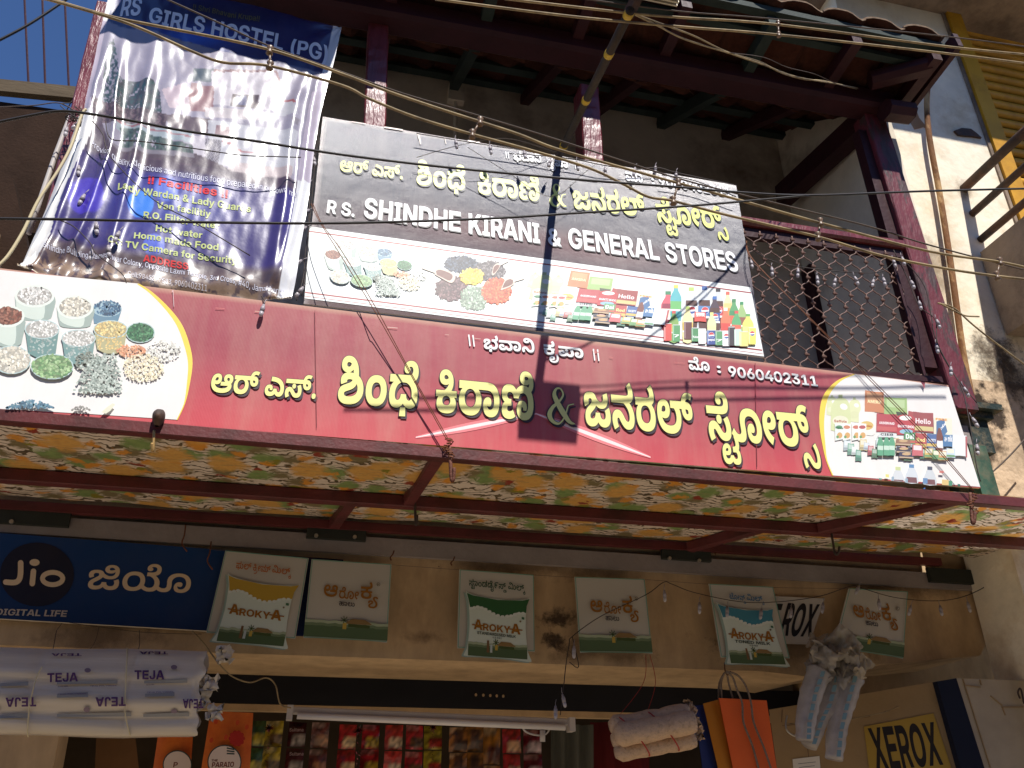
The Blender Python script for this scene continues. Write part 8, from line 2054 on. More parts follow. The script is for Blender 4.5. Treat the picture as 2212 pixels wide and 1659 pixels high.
# ------------------------------------------------------------------ street lamp on its taped arm
lampo = thing('street_lamp', 'lamp on a dark pole with yellow tape rings sticking out from the balcony', 'street lamp', P(1205, 335, .2))
pa = P(1203, 345, .24); tip = P(1362, 22, -.77)
b = B()
b.tube([pa, pa.lerp(tip, .5), tip], .0165, 12); pole = b.obj('pole', m_rust and M('painted dark pole', (56, 44, 34), .65, .3, var=.25, vscale=14, bump=.3), lampo, smooth=True)
for (x, y) in [(1209, 312), (1264, 216), (1313, 114), (1362, 34)]:
    # nearest point of the arm to that line of sight
    d = (tip - pa); best = min((abs((ray(x, y).normalized()).cross((pa + d * k / 200 - CAM)).length), k) for k in range(201))[1] / 200
    c = pa + d * best; dn = d.normalized()
    b = B(); b.tube([c - dn * .014, c - dn * .005, c + dn * .006, c + dn * .014], .018, 12, rs=[.0174, .0182, .0184, .0174]); b.obj('tape_ring', m_tape, lampo, smooth=True)
lc = P(1412, -34, -.836)
b = B()
b.box((lc.x - .105, lc.y - .06, lc.z - .004), (lc.x + .105, lc.y + .06, lc.z + .05)); head = b.obj('lamp_head', m_alu, lampo)
for k in range(9):
    y = lc.y - .054 + k * .0134
    b = B(); b.box((lc.x - .107, y - .003, lc.z - .014), (lc.x + .107, y + .003, lc.z - .0045)); b.obj('cooling_fin', m_alu, head)
b = B(); b.bar(tip - (tip - pa).normalized() * .03, Vector((lc.x - .03, lc.y + .05, lc.z + .015)), .03, .03); b.obj('clamp', m_iron, lampo)

# ------------------------------------------------------------------ cables
def cable(name, paths, r, mat, label, group=None, cat='cable', k=6, n=5):
    root = None
    for i, (pts, Y) in enumerate(paths):
        Ys = Y if isinstance(Y, (list, tuple)) else [Y] * len(pts)
        b = B(); b.tube(smooth_path([P(x, y, yy) for (x, y), yy in zip(pts, Ys)], k), r if not isinstance(r, list) else r[i], n)
        if root is None:
            root = tag(b.obj(name, mat if not isinstance(mat, list) else mat[0], smooth=True), label, cat, group)
        else:
            b.obj('strand', mat if not isinstance(mat, list) else mat[i], root, smooth=True)
    return root


def spools(root, lst, Y, mat=None):
    for (xa_, ya_, xb_, yb_) in lst:
        pa_, pb2 = P(xa_, ya_, Y), P(xb_, yb_, Y)
        b = B()
        for p in (pa_, pb2):
            b.tube([p + Vector((0, 0, .012)), p + Vector((0, 0, .009)), p + Vector((0, 0, .003)), p + Vector((0, 0, -.003)), p + Vector((0, 0, -.009)), p + Vector((0, 0, -.012))], .01, 10, rs=[.006, .0085, .0055, .0055, .0085, .006])
        b.tube([pa_, pb2], .003, 5)
        b.obj('spool_insulator', m_insul, root, smooth=True)


GC = 'service cables crossing in front of the house'
YC = -.75
c1 = cable('service_cable', [([(-60 + 1000, -2), (1231, 35), (1474, 58), (1681, 75), (2041, 115), (2240, 140)], YC), ([(1090, -3), (1357, 28), (1474, 38), (1681, 53), (2041, 100), (2240, 120)], YC)], .0045, m_cable_tan,
           'pair of tan cables crossing the eave at the top right', GC)
spools(c1, [(1681, 51, 1682, 75)], YC)
b = B()
c1b = cable('stay_wire', [([(1250, -4), (1474, 25), (1661, 40), (2038, 78), (2240, 104)], YC)], .0026, m_cable_grey, 'thin grey stay wire above the tan pair at the top right', GC)
YC = -1.15
c2 = cable('service_cable', [
    ([(90, -6), (115, 0), (245, 37), (333, 55), (567, 103), (737, 159), (837, 197), (940, 232), (1037, 263), (1120, 290), (1197, 320), (1301, 350), (1380, 372), (1467, 396), (1540, 416), (1774, 482), (2008, 543), (2161, 566), (2240, 584)], YC),
    ([(90, -3), (115, 2), (245, 40), (317, 67), (413, 110), (483, 135), (580, 142), (737, 184), (797, 213), (897, 253), (1020, 290), (1130, 320), (1270, 362), (1347, 398), (1400, 425), (1454, 434), (1560, 462), (1761, 510), (1904, 552), (2048, 581), (2151, 596), (2240, 606)], YC)],
    .0034, m_cable_tan, 'pair of tan cables sagging across the banner and the dark board', GC)
spools(c2, [(583, 109, 583, 142), (1037, 263, 1020, 290), (1465, 397, 1454, 434), (1772, 481, 1767, 511), (2160, 566, 2153, 596)], YC)
c2b = cable('stay_wire', [([(350, -6), (470, 48), (583, 100), (737, 155), (870, 202), (1010, 243), (1160, 288), (1300, 333), (1474, 388), (1680, 440), (1880, 490), (2010, 530), (2240, 590)], YC + .01)], .0021, m_cable_grey, 'thin twisted wire running just above the sagging tan pair', GC)
c3 = cable('lamp_cable', [([(1352, 22), (1420, 55), (1480, 85), (1570, 113), (1640, 133), (1690, 158), (1740, 172), (1780, 175), (1850, 192)], [-.7, -.66, -.6, -.5, -.4, -.3, -.1, 0, .2]),
                          ([(1356, 25), (1430, 52), (1500, 78), (1570, 112), (1650, 140), (1720, 166), (1800, 180), (1852, 190)], [-.7, -.66, -.6, -.5, -.4, -.2, 0, .2]),
                          ([(1575, 114), (1650, 124), (1700, 145), (1760, 160), (1810, 182), (1855, 192)], [-.5, -.4, -.3, -.1, 0, .2])], [.0034, .0034, .0016], [m_cable_tan, m_cable_tan, m_cable_grey],
           'looped tan cable slung from the lamp arm to the roof beam', GC)
d1 = cable('black_cable', [([(-20, 267), (63, 250), (127, 240), (187, 245), (290, 262), (400, 283), (560, 306), (737, 334), (970, 362), (1237, 387), (1474, 405), (1590, 415), (1748, 422), (2000, 413), (2240, 407)], -1.2)], .0029, m_cable_blk,
           'black cable from the left post across the top of the dark board', GC)
d2 = cable('black_cable', [([(-20, 472), (200, 475), (480, 481), (737, 482), (1037, 473), (1250, 460), (1474, 446), (1641, 432), (1748, 422)], -1.2)], .0028, m_cable_blk,
           'black cable running level over the English name on the dark board', GC)
d3 = cable('black_cable', [([(-20, 96), (63, 52), (150, -6)], 1.0)], .0075, m_cable_blk, 'thick dark cable rising across the blue sky at the left', GC)
d4 = cable('thin_wire', [([(-20, 232), (70, 228), (130, 223), (175, 250)], .1)], .0022, m_cable_grey, 'thin grey wire ending at the knot on the left post', GC)
d5 = cable('cream_cable', [([(186, 236), (176, 250), (153, 317), (125, 370), (83, 433), (50, 500), (17, 553), (-10, 580)], .05)], .0058, m_cable_cream, 'cream cable slanting down past the left post', GC)
b = B(); pts = [P(174, 210, .34), P(148, 262, .34), P(118, 340, .34), P(84, 440, .34), P(62, 505, .34)]
b.tube(pts, .010, 6); tag(b.obj('conduit_pipe', m_pvc, smooth=True), 'slim white conduit along the outer side of the left post', 'pipe')
g1 = cable('tie_wire', [([(965, 947), (955, 932), (871, 780), (820, 690), (804, 663), (737, 553), (690, 478), (672, 440)], [-.03, -.03, -.04, -.05, -.05, 0, .05, .1]), ([(967, 947), (958, 930), (885, 800), (815, 670), (740, 545), (696, 484), (676, 440)], [-.03, -.03, -.04, -.05, -.05, 0, .05, .1])], .0016, m_wire_rust,
           'rusty tie wire from the middle hook up to the left corner of the dark board', 'rusty tie wires holding the awning')
g2 = cable('tie_wire', [([(2101, 1060), (1998, 943), (1871, 813), (1741, 680), (1625, 560), (1612, 520)], [-.03, -.03, -.02, 0, .1, .2]), ([(2104, 1060), (2003, 942), (1876, 812), (1745, 682), (1628, 562), (1613, 522)], [-.03, -.03, -.02, 0, .1, .2])], .0016, m_wire_rust,
           'rusty tie wire from the right hook up past the grille to the dark board', 'rusty tie wires holding the awning')
g3 = cable('guy_wire', [([(1202, 330), (1100, 300), (1000, 312), (900, 340)], [.2, .1, .1, .15])], .0013, m_cable_grey, 'faint guy wire from the lamp arm over the top left of the dark board', 'faint guy wires of the lamp')
g4 = cable('guy_wire', [([(1010, 318), (1090, 368), (1190, 425), (1260, 375), (1292, 350)], .1)], .0013, m_cable_grey, 'faint guy wire hanging in a loop below the white cable spools', 'faint guy wires of the lamp')
g5 = cable('side_wire', [([(2026, 655), (2060, 665), (2100, 700), (2150, 740), (2230, 800)], .1), ([(2030, 655), (2062, 672), (2085, 682), (2115, 684)], .1)], .004, m_cable_tan, 'loose wire leaving the right post towards the right edge', GC)
g6 = cable('side_wire', [([(2137, 1025), (2160, 1005), (2190, 975), (2225, 935)], .45)], .004, m_cable_grey, 'short dark wire on the stained wall right of the red board', GC)

b = B()
for k in range(9):
    c = P(160 + random.gauss(0, 8), 248 + random.gauss(0, 7), .23)
    b.tube(smooth_path([c + Vector((random.uniform(-.035, .035), random.uniform(-.02, .02), random.uniform(-.03, .03))) for _ in range(5)], 4), .002, 4)
tag(b.obj('wire_knot', m_cord, smooth=True), 'dark knot of wires round the left post', 'wire knot')

# ------------------------------------------------------------------ strings of little lamps
bulb_proto = None


def bulb_mesh():
    q = B()
    q.tube([(.004, .002, .026), (0, .001, .012), (0, 0, -.001)], .0014, 4, mi=1)
    q.tube([(0, 0, 0), (0, 0, -.010), (0, 0, -.012), (0, 0, -.030)], .007, 8, rs=[.0045, .0062, .0078, .0082], mi=1)
    q.tube([(0, 0, -.0302), (0, 0, -.041), (0, 0, -.047), (0, 0, -.050)], .007, 8, rs=[.0074, .0076, .0055, .002], mi=0)
    return q


def light_string(label, wires, bulbs, Y, wr=.0022, drop=True, scale=1.0):
    global bulb_proto
    root = None
    for pts in wires:
        Ys = Y
        b = B()
        b.tube(smooth_path([P(p[0], p[1], p[2] if len(p) > 2 else Y) for p in pts], 5), wr, 4)
        if root is None:
            root = tag(b.obj('light_string', m_cord, smooth=True), label, 'string lights', 'strings of little lamps')
        else:
            b.obj('flex', m_cord, root, smooth=True)
    for bb_ in bulbs:
        x, y = bb_[:2]; yy = bb_[2] if len(bb_) > 2 else Y
        tilt = bb_[3] if len(bb_) > 3 else random.uniform(-.25, .25)
        loc = P(x, y, yy)
        rot = (random.uniform(-.15, .15), tilt, 0)
        if bulb_proto is None:
            q = bulb_mesh()
            bulb_proto = q.obj('lamp_bulb', [m_bulb, m_bulbh], root, smooth=True)
            off = world_of(root)
            for vv in bulb_proto.data.vertices:
                vv.co = vv.co + off
            bulb_proto.location = loc - off; bulb_proto.rotation_euler = rot
        else:
            dup(bulb_proto, loc, rot, root)
    return root


yb_ = .155
light_string('string of lamps along the top edge of the dark board', [[(900, 288, .17), (984, 302, .17), (1058, 314, .17), (1131, 325, .17), (1192, 338, .17), (1245, 345, .17), (1305, 357, .17), (1370, 366, .18), (1420, 362, .18), (1466, 374, .18), (1590, 400, .18)], [(1100, 332, .15), (1190, 338, .15), (1300, 350, .15)], [(1430, 378, .16), (1500, 390, .16), (1590, 425, .16)]],
             [(984, 302, .13), (1058, 314, .13), (1132, 326, .13), (1190, 345, .13, .3), (1246, 349, .13), (1307, 361, .13), (1372, 362, .16), (1416, 359, .2), (1461, 372, .2)], .15)
light_string('string of lamps tangled on the left post beside the banner', [[(130, 228, .2), (150, 245, .2), (180, 268, .15), (188, 330, .12), (200, 420, .1), (210, 500, .08), (245, 540, .05)], [(200, 262, .05), (222, 290, .05), (240, 340, .04), (330, 430, .03), (420, 480, .02), (540, 552, .0)], [(130, 476, .05), (160, 490, .03), (195, 525, .02), (208, 548, .0), (262, 590, .0), (273, 612, .0)], [(228, 262, .05), (240, 300, .04), (300, 305, .03), (400, 318, .02), (520, 335, .02), (590, 338, .02), (650, 340, .05)]],
             [(145, 275, .2), (182, 300, .12), (170, 358, .1), (183, 420, .08), (207, 480, .06), (234, 530, .04), (176, 262, .15, .6), (198, 540, .03), (258, 500, .03)], .1)
light_string('string of lamps hanging in the gap between banner and dark board', [[(690, 280, .2), (682, 330, .2), (676, 400, .2), (670, 470, .18), (660, 540, .15), (655, 600, .12), (640, 650, .08)], [(690, 300, .18), (672, 380, .18), (668, 450, .16), (664, 560, .12), (652, 640, .08)]],
             [(678, 340, .17), (667, 398, .16, .3), (668, 453, .15, .7), (662, 490, .14, .7), (652, 562, .1, .8), (655, 620, .08, .5)], .15)
light_string('string of lamps slung across the iron grille', [[(1612, 530, .26), (1660, 560, .26), (1720, 575, .26), (1780, 583, .26), (1840, 588, .26), (1905, 586, .26), (1935, 560, .26)], [(1930, 540, .26), (1960, 600, .26), (1985, 660, .24), (2020, 690, .22), (2025, 740, .2), (2050, 790, .18), (2078, 840, .12), (2092, 900, .08), (2102, 960, .06), (2110, 1010, .05), (2118, 1040, .05)], [(1945, 555, .24), (1998, 620, .24), (2020, 730, .22), (2055, 800, .2), (2110, 870, .15)]],
             [(1622, 562, .24), (1667, 577, .24), (1724, 580, .24), (1765, 596, .24), (1805, 601, .24, .3), (1846, 597, .24), (1887, 604, .24, .4), (1908, 600, .24), (1929, 560, .24), (1948, 555, .24), (1968, 606, .22), (1985, 650, .22), (2023, 690, .2), (2022, 743, .2), (2054, 792, .16), (2082, 836, .12, -.4), (2100, 902, .08, -.2), (2110, 960, .06)], .24)
light_string('lone lamp hanging on the upper edge of the red board', [[(565, 640, .0), (572, 652, -.01), (568, 665, -.02)]], [(570, 658, -.02, .1)], -.02)
light_string('string of lamps looped under the awning along the shop front', [[(1210, 1545, .82), (1216, 1500, .82), (1222, 1440, .82), (1230, 1390, .82), (1236, 1375, .82), (1300, 1330, .82), (1395, 1285, .82), (1433, 1258, .82), (1452, 1262, .82), (1500, 1280, .82), (1600, 1300, .82), (1680, 1300, .82), (1770, 1288, .82), (1838, 1266, .82), (1860, 1270, .82), (1930, 1290, .82), (2010, 1298, .82), (2070, 1292, .82), (2120, 1272, .82), (2150, 1250, .82)], [(1236, 1375, .82), (1250, 1440, .82), (1230, 1430, .82)]],
             [(1435, 1275, .81), (1240, 1395, .81), (1511, 1301, .81), (1571, 1310, .81, .2), (1645, 1315, .81, .3), (1709, 1313, .81, .3), (1778, 1302, .81, .3), (1856, 1265, .81, .6), (1898, 1294, .81), (1968, 1308, .81, .4), (2030, 1308, .81, .1), (2090, 1300, .81), (2138, 1276, .81, .2), (1215, 1500, .81), (1200, 1525, .81)], .81)

# ------------------------------------------------------------------ blue telecom board
JB = Plane(P(300, 1250, .885))


def jio_design(u, v):
    return mixc((20, 58, 108), (16, 48, 92), v)


jio = board('telecom_board', JB, [(-70, 1146), (497, 1189), (456, 1363), (-70, 1332)], .02, jio_design, 10, 6, [m_paper, m_board],
            'blue telecom board with a black disc and Kannada letters at the left', 'signboard')
b = B(); a0, a1 = JB.at(440, 1186), JB.at(733, 1208)
b.prism([JB.at(470, 1187) + Vector((0, .012, 0)), JB.at(742, 1207) + Vector((0, .012, 0)), JB.at(742, 1214) + Vector((0, .012, 0)), JB.at(700, 1214) + Vector((0, .012, 0)), JB.at(655, 1372) + Vector((0, .012, 0)), JB.at(440, 1362) + Vector((0, .012, 0))], (0, .012, 0))
b.obj('board_end', M('navy board end', (20, 34, 70), .6, .2, var=.1), jio)
jk = Ink(JB, .0015, .0004)
C7 = lambda x, y: K(0, 2, x, y)
jk.ell(*C7(240, 405), 80, 69, (30, 30, 46), 36); jk.up()
JC = (224, 196, 158)
jk.obj('brand_disc', m_paper, jio, recalc=False)
jk = Ink(JB, .0022, .0004)
# rounded brand letters: strokes with round ends
for st, wd in [([(135, 330), (134, 400), (124, 440), (95, 458), (38, 455)], 36), ([(218, 385), (210, 465)], 36), ]:
    pp = [C7(*p) for p in smooth2(st, 4)]
    jk.line(pp, wd / 3, JC)
    for p in pp:
        jk.ell(p[0], p[1], wd / 6, wd / 6, JC, 10)
jk.ell(*C7(225, 328), 11, 7.5, JC, 14)
o = []
for k in range(25):
    a = k * math.pi / 12
    o.append(C7(342 + 66 * math.cos(a), 432 + 40 * math.sin(a)))
jk.line(o, 10.5, JC)
for p in o:
    jk.ell(p[0], p[1], 5.2, 5.2, JC, 8)
jk.obj('brand_lettering', m_paper, jio, recalc=False)
jk = Ink(JB, .0022, .0004)
jk.text('ಜಿಯೊ', C7(556, 498), C7(1228, 525), 42, JC)
jk.obj('kannada_lettering', m_paper, jio, recalc=False)
jk = Ink(JB, .0022, .0004)
jk.text('DIGITAL LIFE', C7(-30, 668), C7(430, 680), 13.5, (190, 176, 160), 'B')
jk.obj('printed_lettering', m_paper, jio, recalc=False)

# ------------------------------------------------------------------ milk posters pegged on a string
GOLD = (150, 98, 28)
PP = Plane(P(1000, 1300, .862))


def quad_in(q, u, v):            # point of a picture quad
    a = mixc(q[0], q[1], u); c = mixc(q[3], q[2], u)
    return mixc(a, c, v)


def poster(q, kind, label, bag=None, top=None, zonec=None, Y=.862, tilt=0.0, sub=None):
    pl = Plane(P(q[0][0], q[0][1], Y))
    root = thing('milk_poster', label, 'poster', pl.at(*q[3]), 'milk posters pegged along the lintel')
    # the sheet, slightly curled at its lower edge
    s = B(); nu, nv = 8, 10
    cols = []

    def pt(u, v):
        x, y = quad_in(q, u, v)
        y += 4 * math.sin(math.pi * u) * -(v ** 2)
        return pl.at(x, y) + Vector((0, -.003 * max(0, v - .7) ** 1.5 * 6 - .003 * math.sin(u * 5 + q[0][0]), 0))
    for j in range(nv + 1):
        for i in range(nu + 1):
            s.v.append(tuple(pt(i / nu, j / nv)))
    for j in range(nv):
        for i in range(nu):
            k = j * (nu + 1) + i
            s.f.append([k, k + nu + 1, k + nu + 2, k + 1]); s.mi.append(0)
    cols = [lin((190, 184, 172))] * len(s.v)
    sheet = s.obj('paper_sheet', m_paper, root, smooth=True, vcol=cols, recalc=False)
    k = Ink(pl, .0065, .0003)
    inner = [quad_in(q, .012, .01), quad_in(q, .988, .01), quad_in(q, .988, .985), quad_in(q, .012, .985)]
    for a, c in [(inner[0], inner[1]), (inner[1], inner[2]), (inner[2], inner[3]), (inner[3], inner[0])]:
        k.line([mixc(a, c, t / 6) for t in range(7)], 1.6, (110, 160, 140))
    k.up()
    m_ = lambda u, v: quad_in(q, u, v)

    def field(f, y0, y1, grn, hut=True):
        """green field with a hut and a palm, f maps unit square to the picture"""
        n = 22
        top_ = [(i / n, y0 + .012 * random.uniform(-1, 1)) for i in range(n + 1)]
        for bnd_ in range(6):
            ya = [(u, y + (y1 - y) * bnd_ / 6) for u, y in top_]; yb2 = [(u, y + (y1 - y) * (bnd_ + 1) / 6) for u, y in top_]
            k.poly([f(*p) for p in ya] + [f(*p) for p in yb2[::-1]], mixc((214, 220, 190), grn, .35 + .65 * min(1, bnd_ / 1.5)))
        k.up()
        if hut:
            k.poly([f(.5, y0 + .01), f(.56, y0 - .035), f(.72, y0 - .03), f(.8, y0 + .02), f(.8, y0 + .03), f(.5, y0 + .03)], (140, 112, 70))
            k.poly([f(.52, y0 + .03), f(.78, y0 + .035), f(.78, y0 + .075), f(.52, y0 + .07)], (70, 84, 44))
            k.poly([f(.455, y0 + .02), f(.5, y0 + .02), f(.5, y0 + .1), f(.455, y0 + .1)], (190, 160, 70))
            for a in range(7):
                g_ = a * .9
                k.line([f(.47, y0 - .01), f(.47 + .05 * math.cos(g_), y0 - .02 + .05 * math.sin(g_))], 1.6, (60, 80, 40))
            k.up()
    if kind == 'name':
        field(m_, .76, .975, (84, 104, 72))
        k.text('ಆ', m_(.19, .46), m_(.36, .462), 26, GOLD); k.text('ರೋ', m_(.38, .475), m_(.62, .48), 18, GOLD); k.text('ಕ್ಯ', m_(.64, .46), m_(.86, .465), 27, GOLD)
        k.text('ಹಾಲು', m_(.39, .565), m_(.58, .57), 9, (50, 44, 50))
        k.ell(*m_(.85, .27), 4, 4, (90, 80, 60), 12); k.up(); k.ell(*m_(.85, .27), 3, 3, (190, 184, 172), 12); k.text('R', m_(.838, .283), m_(.862, .283), 3.6, (90, 80, 60), 'B')
    else:
        f = lambda u, v: quad_in(bag, u, v)
        outl = [f(*p) for p in smooth2([(0, 0), (.12, .05), (.5, .09), (.88, .07), (1, .04), (.94, .12), (.92, .5), (.95, .85), (1.0, 1.0), (.7, .975), (.3, .965), (0, .97), (.045, .85), (.075, .5), (.05, .15)], 3)]
        sh = [(x - 5, y + 2) for x, y in outl]
        k.poly(sh, (150, 170, 160)); k.up()
        k.poly(outl, (206, 216, 204)); k.up()
        cl = [(0.02, .03), (.12, .06), (.5, .1), (.88, .08), (.985, .05), (.94, .16), (.93, .26), (.85, .28), (.78, .27), (.7, .32), (.6, .345), (.5, .34), (.42, .3), (.36, .28), (.3, .235), (.22, .215), (.17, .25), (.08, .26), (.055, .15)]
        k.poly([f(*p) for p in cl], zonec); k.up()
        for u in (.09, .14, .19, .25, .31, .37, .43, .5, .57, .64, .7, .76, .82, .88):
            yy = np.interp(u, [.05, .2, .3, .42, .55, .7, .8, .93], [.27, .225, .25, .31, .35, .325, .28, .27])
            x, y = f(u, yy); k.ell(x, y, 4.5, 3.2, (216, 222, 214), 9)
        k.up()
        ff = lambda u, v: f(.06 + .88 * u + (.0 if v < .9 else 0), v)
        field(ff, .76, .965, (78, 98, 66))
        k.poly([f(.34, .72), (f(.37, .72)), f(.375, .9), f(.335, .9)], (120, 90, 60)); k.poly([f(.39, .78), f(.42, .78), f(.42, .9), f(.385, .9)], (190, 200, 196)); k.up()
        H = 19 if q[0][0] < 1500 else 19
        k.text('A', f(.14, .565), f(.27, .575), H * 1.15, GOLD, 'B'); k.text('ROKY', f(.275, .575), f(.69, .59), H * .8, GOLD, 'B'); k.text('A', f(.70, .59), f(.84, .6), H * 1.15, GOLD, 'B')
        k.line([f(.11, .5), f(.3, .505)], 2.6, GOLD); k.line([f(.67, .525), f(.87, .53)], 2.6, GOLD)
        k.poly([f(.86, .33), f(.9, .335), f(.9, .37), f(.86, .365)], (70, 110, 80)); k.ell(*f(.84, .4), 2.2, 2.2, (120, 110, 80), 8)
        if sub:
            k.text(sub, f(.19, .635), f(.77, .655), 6, (70, 80, 74), 'B'); k.text('4.5 FAT', f(.42, .68), f(.56, .69), 3.5, (110, 116, 110), 'B')
        if top:
            for (t, u0, u1, vv, hh, c) in top:
                k.text(t, m_(u0, vv), m_(u1, vv + .02), hh, c)
    k.obj('printed_picture', m_paper, root, recalc=False)
    return root


poster([(487, 1189), (667, 1206), (638, 1381), (445, 1368)], 'bag', 'milk poster with a yellow topped pouch beside the blue telecom board', [(492, 1239), (650, 1258), (621, 1403), (457, 1390)],
       [('ಫುಲ್ ಕ್ರೀಮ್', .17, .58, .205, 12, (176, 100, 40)), ('ಮಿಲ್ಕ್', .6, .83, .215, 12, (176, 100, 40))], (184, 150, 56))
poster([(673, 1208), (846, 1219), (836, 1389), (655, 1379)], 'name', 'milk poster with gold Kannada letters right beside the yellow pouch poster')
poster([(992, 1230), (1153, 1242), (1155, 1409), (987, 1401)], 'bag', 'milk poster with a green topped pouch', [(1005, 1277), (1145, 1288), (1147, 1431), (1001, 1421)],
       [('ಸ್ಟಾಂಡಡೈ೯ಸ್ಡ್', .13, .63, .20, 11, (34, 74, 52)), ('ಮಿಲ್ಕ್', .65, .88, .21, 11, (34, 74, 52))], (48, 94, 54), sub='STANDARDISED MILK')
poster([(1240, 1246), (1392, 1251), (1409, 1413), (1252, 1411)], 'name', 'milk poster with gold Kannada letters just right of the damp stain')
poster([(1530, 1261), (1669, 1268), (1705, 1423), (1556, 1421)], 'bag', 'milk poster with a blue topped pouch', [(1545, 1301), (1668, 1310), (1705, 1441), (1570, 1438)],
       [('ಟೋನ್ಡ್', .28, .52, .2, 10, (60, 110, 150)), ('ಮಿಲ್ಕ್', .54, .8, .205, 10, (60, 110, 150))], (66, 132, 154), sub='TONED MILK', Y=.84)
poster([(1833, 1271), (1960, 1278), (1950, 1424), (1800, 1400)], 'name', 'milk poster with gold Kannada letters at the right end, partly behind the plastic bags', Y=.86)
cable('poster_string', [([(450, 1186), (487, 1190), (667, 1207), (846, 1220), (992, 1231), (1153, 1242), (1240, 1247), (1392, 1252), (1530, 1262), (1669, 1269), (1833, 1272), (1960, 1279)], .868)], .0008, m_cable_grey, 'thin string that carries the milk posters', None, 'string')
# small copy-shop sign half behind the blue pouch poster
XP = Plane(P(1720, 1340, .90))
xs_ = board('copy_sign', XP, [(1600, 1284), (1782, 1293), (1748, 1392), (1590, 1388)], .003, lambda u, v: (196, 190, 182), 4, 4, [m_paper, m_board], 'white copying sign with black italic capitals behind the blue pouch poster', 'sign')
xk = Ink(XP, .0016)
xk.text('XE', (1601, 1371), (1672, 1373), 68, (32, 30, 34), 'B', px=True, lean=.28); xk.text('ROX', (1682, 1373), (1752, 1376), 70, (32, 30, 34), 'B', px=True, lean=.28)
xk.obj('printed_lettering', m_paper, xs_, recalc=False)

# nails and pegs on the lintel, loose wires
for i, (x, y, h, lab) in enumerate([(401, 1133, 58, 'long bent wire hook above the blue telecom board'), (456, 1170, 60, 'thin wire hook by the left corner of the yellow pouch poster'), (1552, 1186, 12, 'short nail stub just right of the third wall bracket'), (851, 1190, 20, 'nail hook right of the gold lettered poster'), (982, 1203, 18, 'nail hook left of the green pouch poster')]):
    p = P(x, y, .886)
    b = B(); b.tube(smooth_path([p, P(x - 3, y + h * .4, .872), P(x - 8, y + h * .7, .868), P(x - 6 + (9 if i < 2 else 0), y + h, .86)], 4), .003, 5)
    tag(b.obj('wire_hook', m_wire_rust, smooth=True), lab, 'hook')
cable('tube_wire', [([(415, 1363), (440, 1390), (470, 1430), (500, 1460), (540, 1474), (575, 1464), (595, 1480), (605, 1520), (628, 1529)], [.88, .9, .9, .95, 1.0, 1.05, 1.08, 1.1, 1.15])], .003, m_cable_tan, 'pale wire drooping from the blue board to the tube light')
cable('board_string', [([(150, 1345), (300, 1365), (435, 1370)], .87), ([(134, 1346), (122, 1362)], .87), ([(214, 1354), (200, 1395), (150, 1450)], .85)], .001, m_cable_grey, 'slack thread along the foot of the blue telecom board', None, 'string')

# ------------------------------------------------------------------ tube light in its white batten
tl = thing('tube_light', 'unlit white tube light batten under the black fascia', 'tube light', P(930, 1545, 1.2))
ta, tb = P(626, 1540, 1.2), P(1233, 1566, 1.2)
b = B(); b.bar(ta + Vector((0, .02, .012)), tb + Vector((0, .02, .012)), .04, .028, bev=.004); b.obj('batten', m_pvc, tl)
b = B(); b.tube([ta + Vector((.03, -.012, -.012)), tb + Vector((-.03, -.012, -.012))], .013, 12); b.obj('glass_tube', M('unlit tube glass', (226, 220, 216), .2, .5, var=.02), tl, smooth=True)
for p in (ta, tb):
    b = B(); b.box((p.x - .012, p.y - .03, p.z - .028), (p.x + .012, p.y + .03, p.z + .028)); b.obj('end_cap', m_pvc, tl)
b = B(); b.tube(smooth_path([P(1125, 1562, 1.19), P(1135, 1580, 1.2), P(1160, 1588, 1.2), P(1180, 1585, 1.2), P(1195, 1560, 1.2)], 5), .004, 6)
b.tube([P(1172, 1578, 1.19), P(1172, 1602, 1.19)], .012, 8)
tag(b.obj('white_plug', m_pvc, smooth=True), 'white plug hanging on a looped flex below the tube light', 'plug')

# ------------------------------------------------------------------ bundle of plastic sheet rolls
m_poly = M('milky plastic film', (214, 202, 186), .28, .5, var=.16, vscale=4, stretch=(.15, 1, 3), bump=.12, bscale=60, transl=.15)
roll = thing('plastic_roll_bundle', 'bundle of milky plastic sheets with purple capitals hung at the lower left', 'bundle', P(200, 1590, .62))
zt_, zb_ = P(200, 1400, .66).z, P(200, 1592, .66).z
x_l, x_r = P(-60, 1500, .62).x, P(432, 1500, .62).x


def roll_y(z):
    t = (zt_ - z) / (zt_ - zb_)
    return .69 - .07 * math.sin(math.pi * min(1, max(0, t * .92 + .05))) ** .6 - .013 * abs(math.sin(t * 8)) - .004 * math.sin(t * 23)


def roll_pt(u, v):
    x = x_l + (x_r - x_l) * u
    if v < .62:
        z = zt_ + (zb_ - zt_) * (v / .62)
        y = roll_y(z)
    else:
        t = (v - .62) / .38
        z = zb_ + (zt_ - zb_) * t
        y = .70 + .05 * math.sin(math.pi * t)
    tie = sum(math.exp(-((x - P(px, 1500, .62).x) / .012) ** 2) for px in (66, 275))
    z += .01 * noise3(x * 3, z * 5, 0, 2) + (.012 * (1 - u) - .004) * 0
    y += .006 * noise3(x * 6, z * 12, 0, 4) + tie * .006
    y2 = .66 + (y - .66) * (1 - .5 * max(0, u - .97) / .03)
    return Vector((x + (.02 * noise3(z * 20, y * 30) if u > .98 else 0), y2, z))


q = B(); q.grid(roll_pt, 60, 56); film = q.obj('plastic_sheet', m_poly, roll, smooth=True, recalc=True)


class RollSurf:
    n = Vector((0, -1, 0)); v = Vector((0, 0, 1)); u = Vector((1, 0, 0))

    @staticmethod
    def at(x, y):
        Y = .62
        for _ in range(5):
            p = P(x, y, Y); Y = roll_y(p.z) - .008
        return P(x, y, Y)


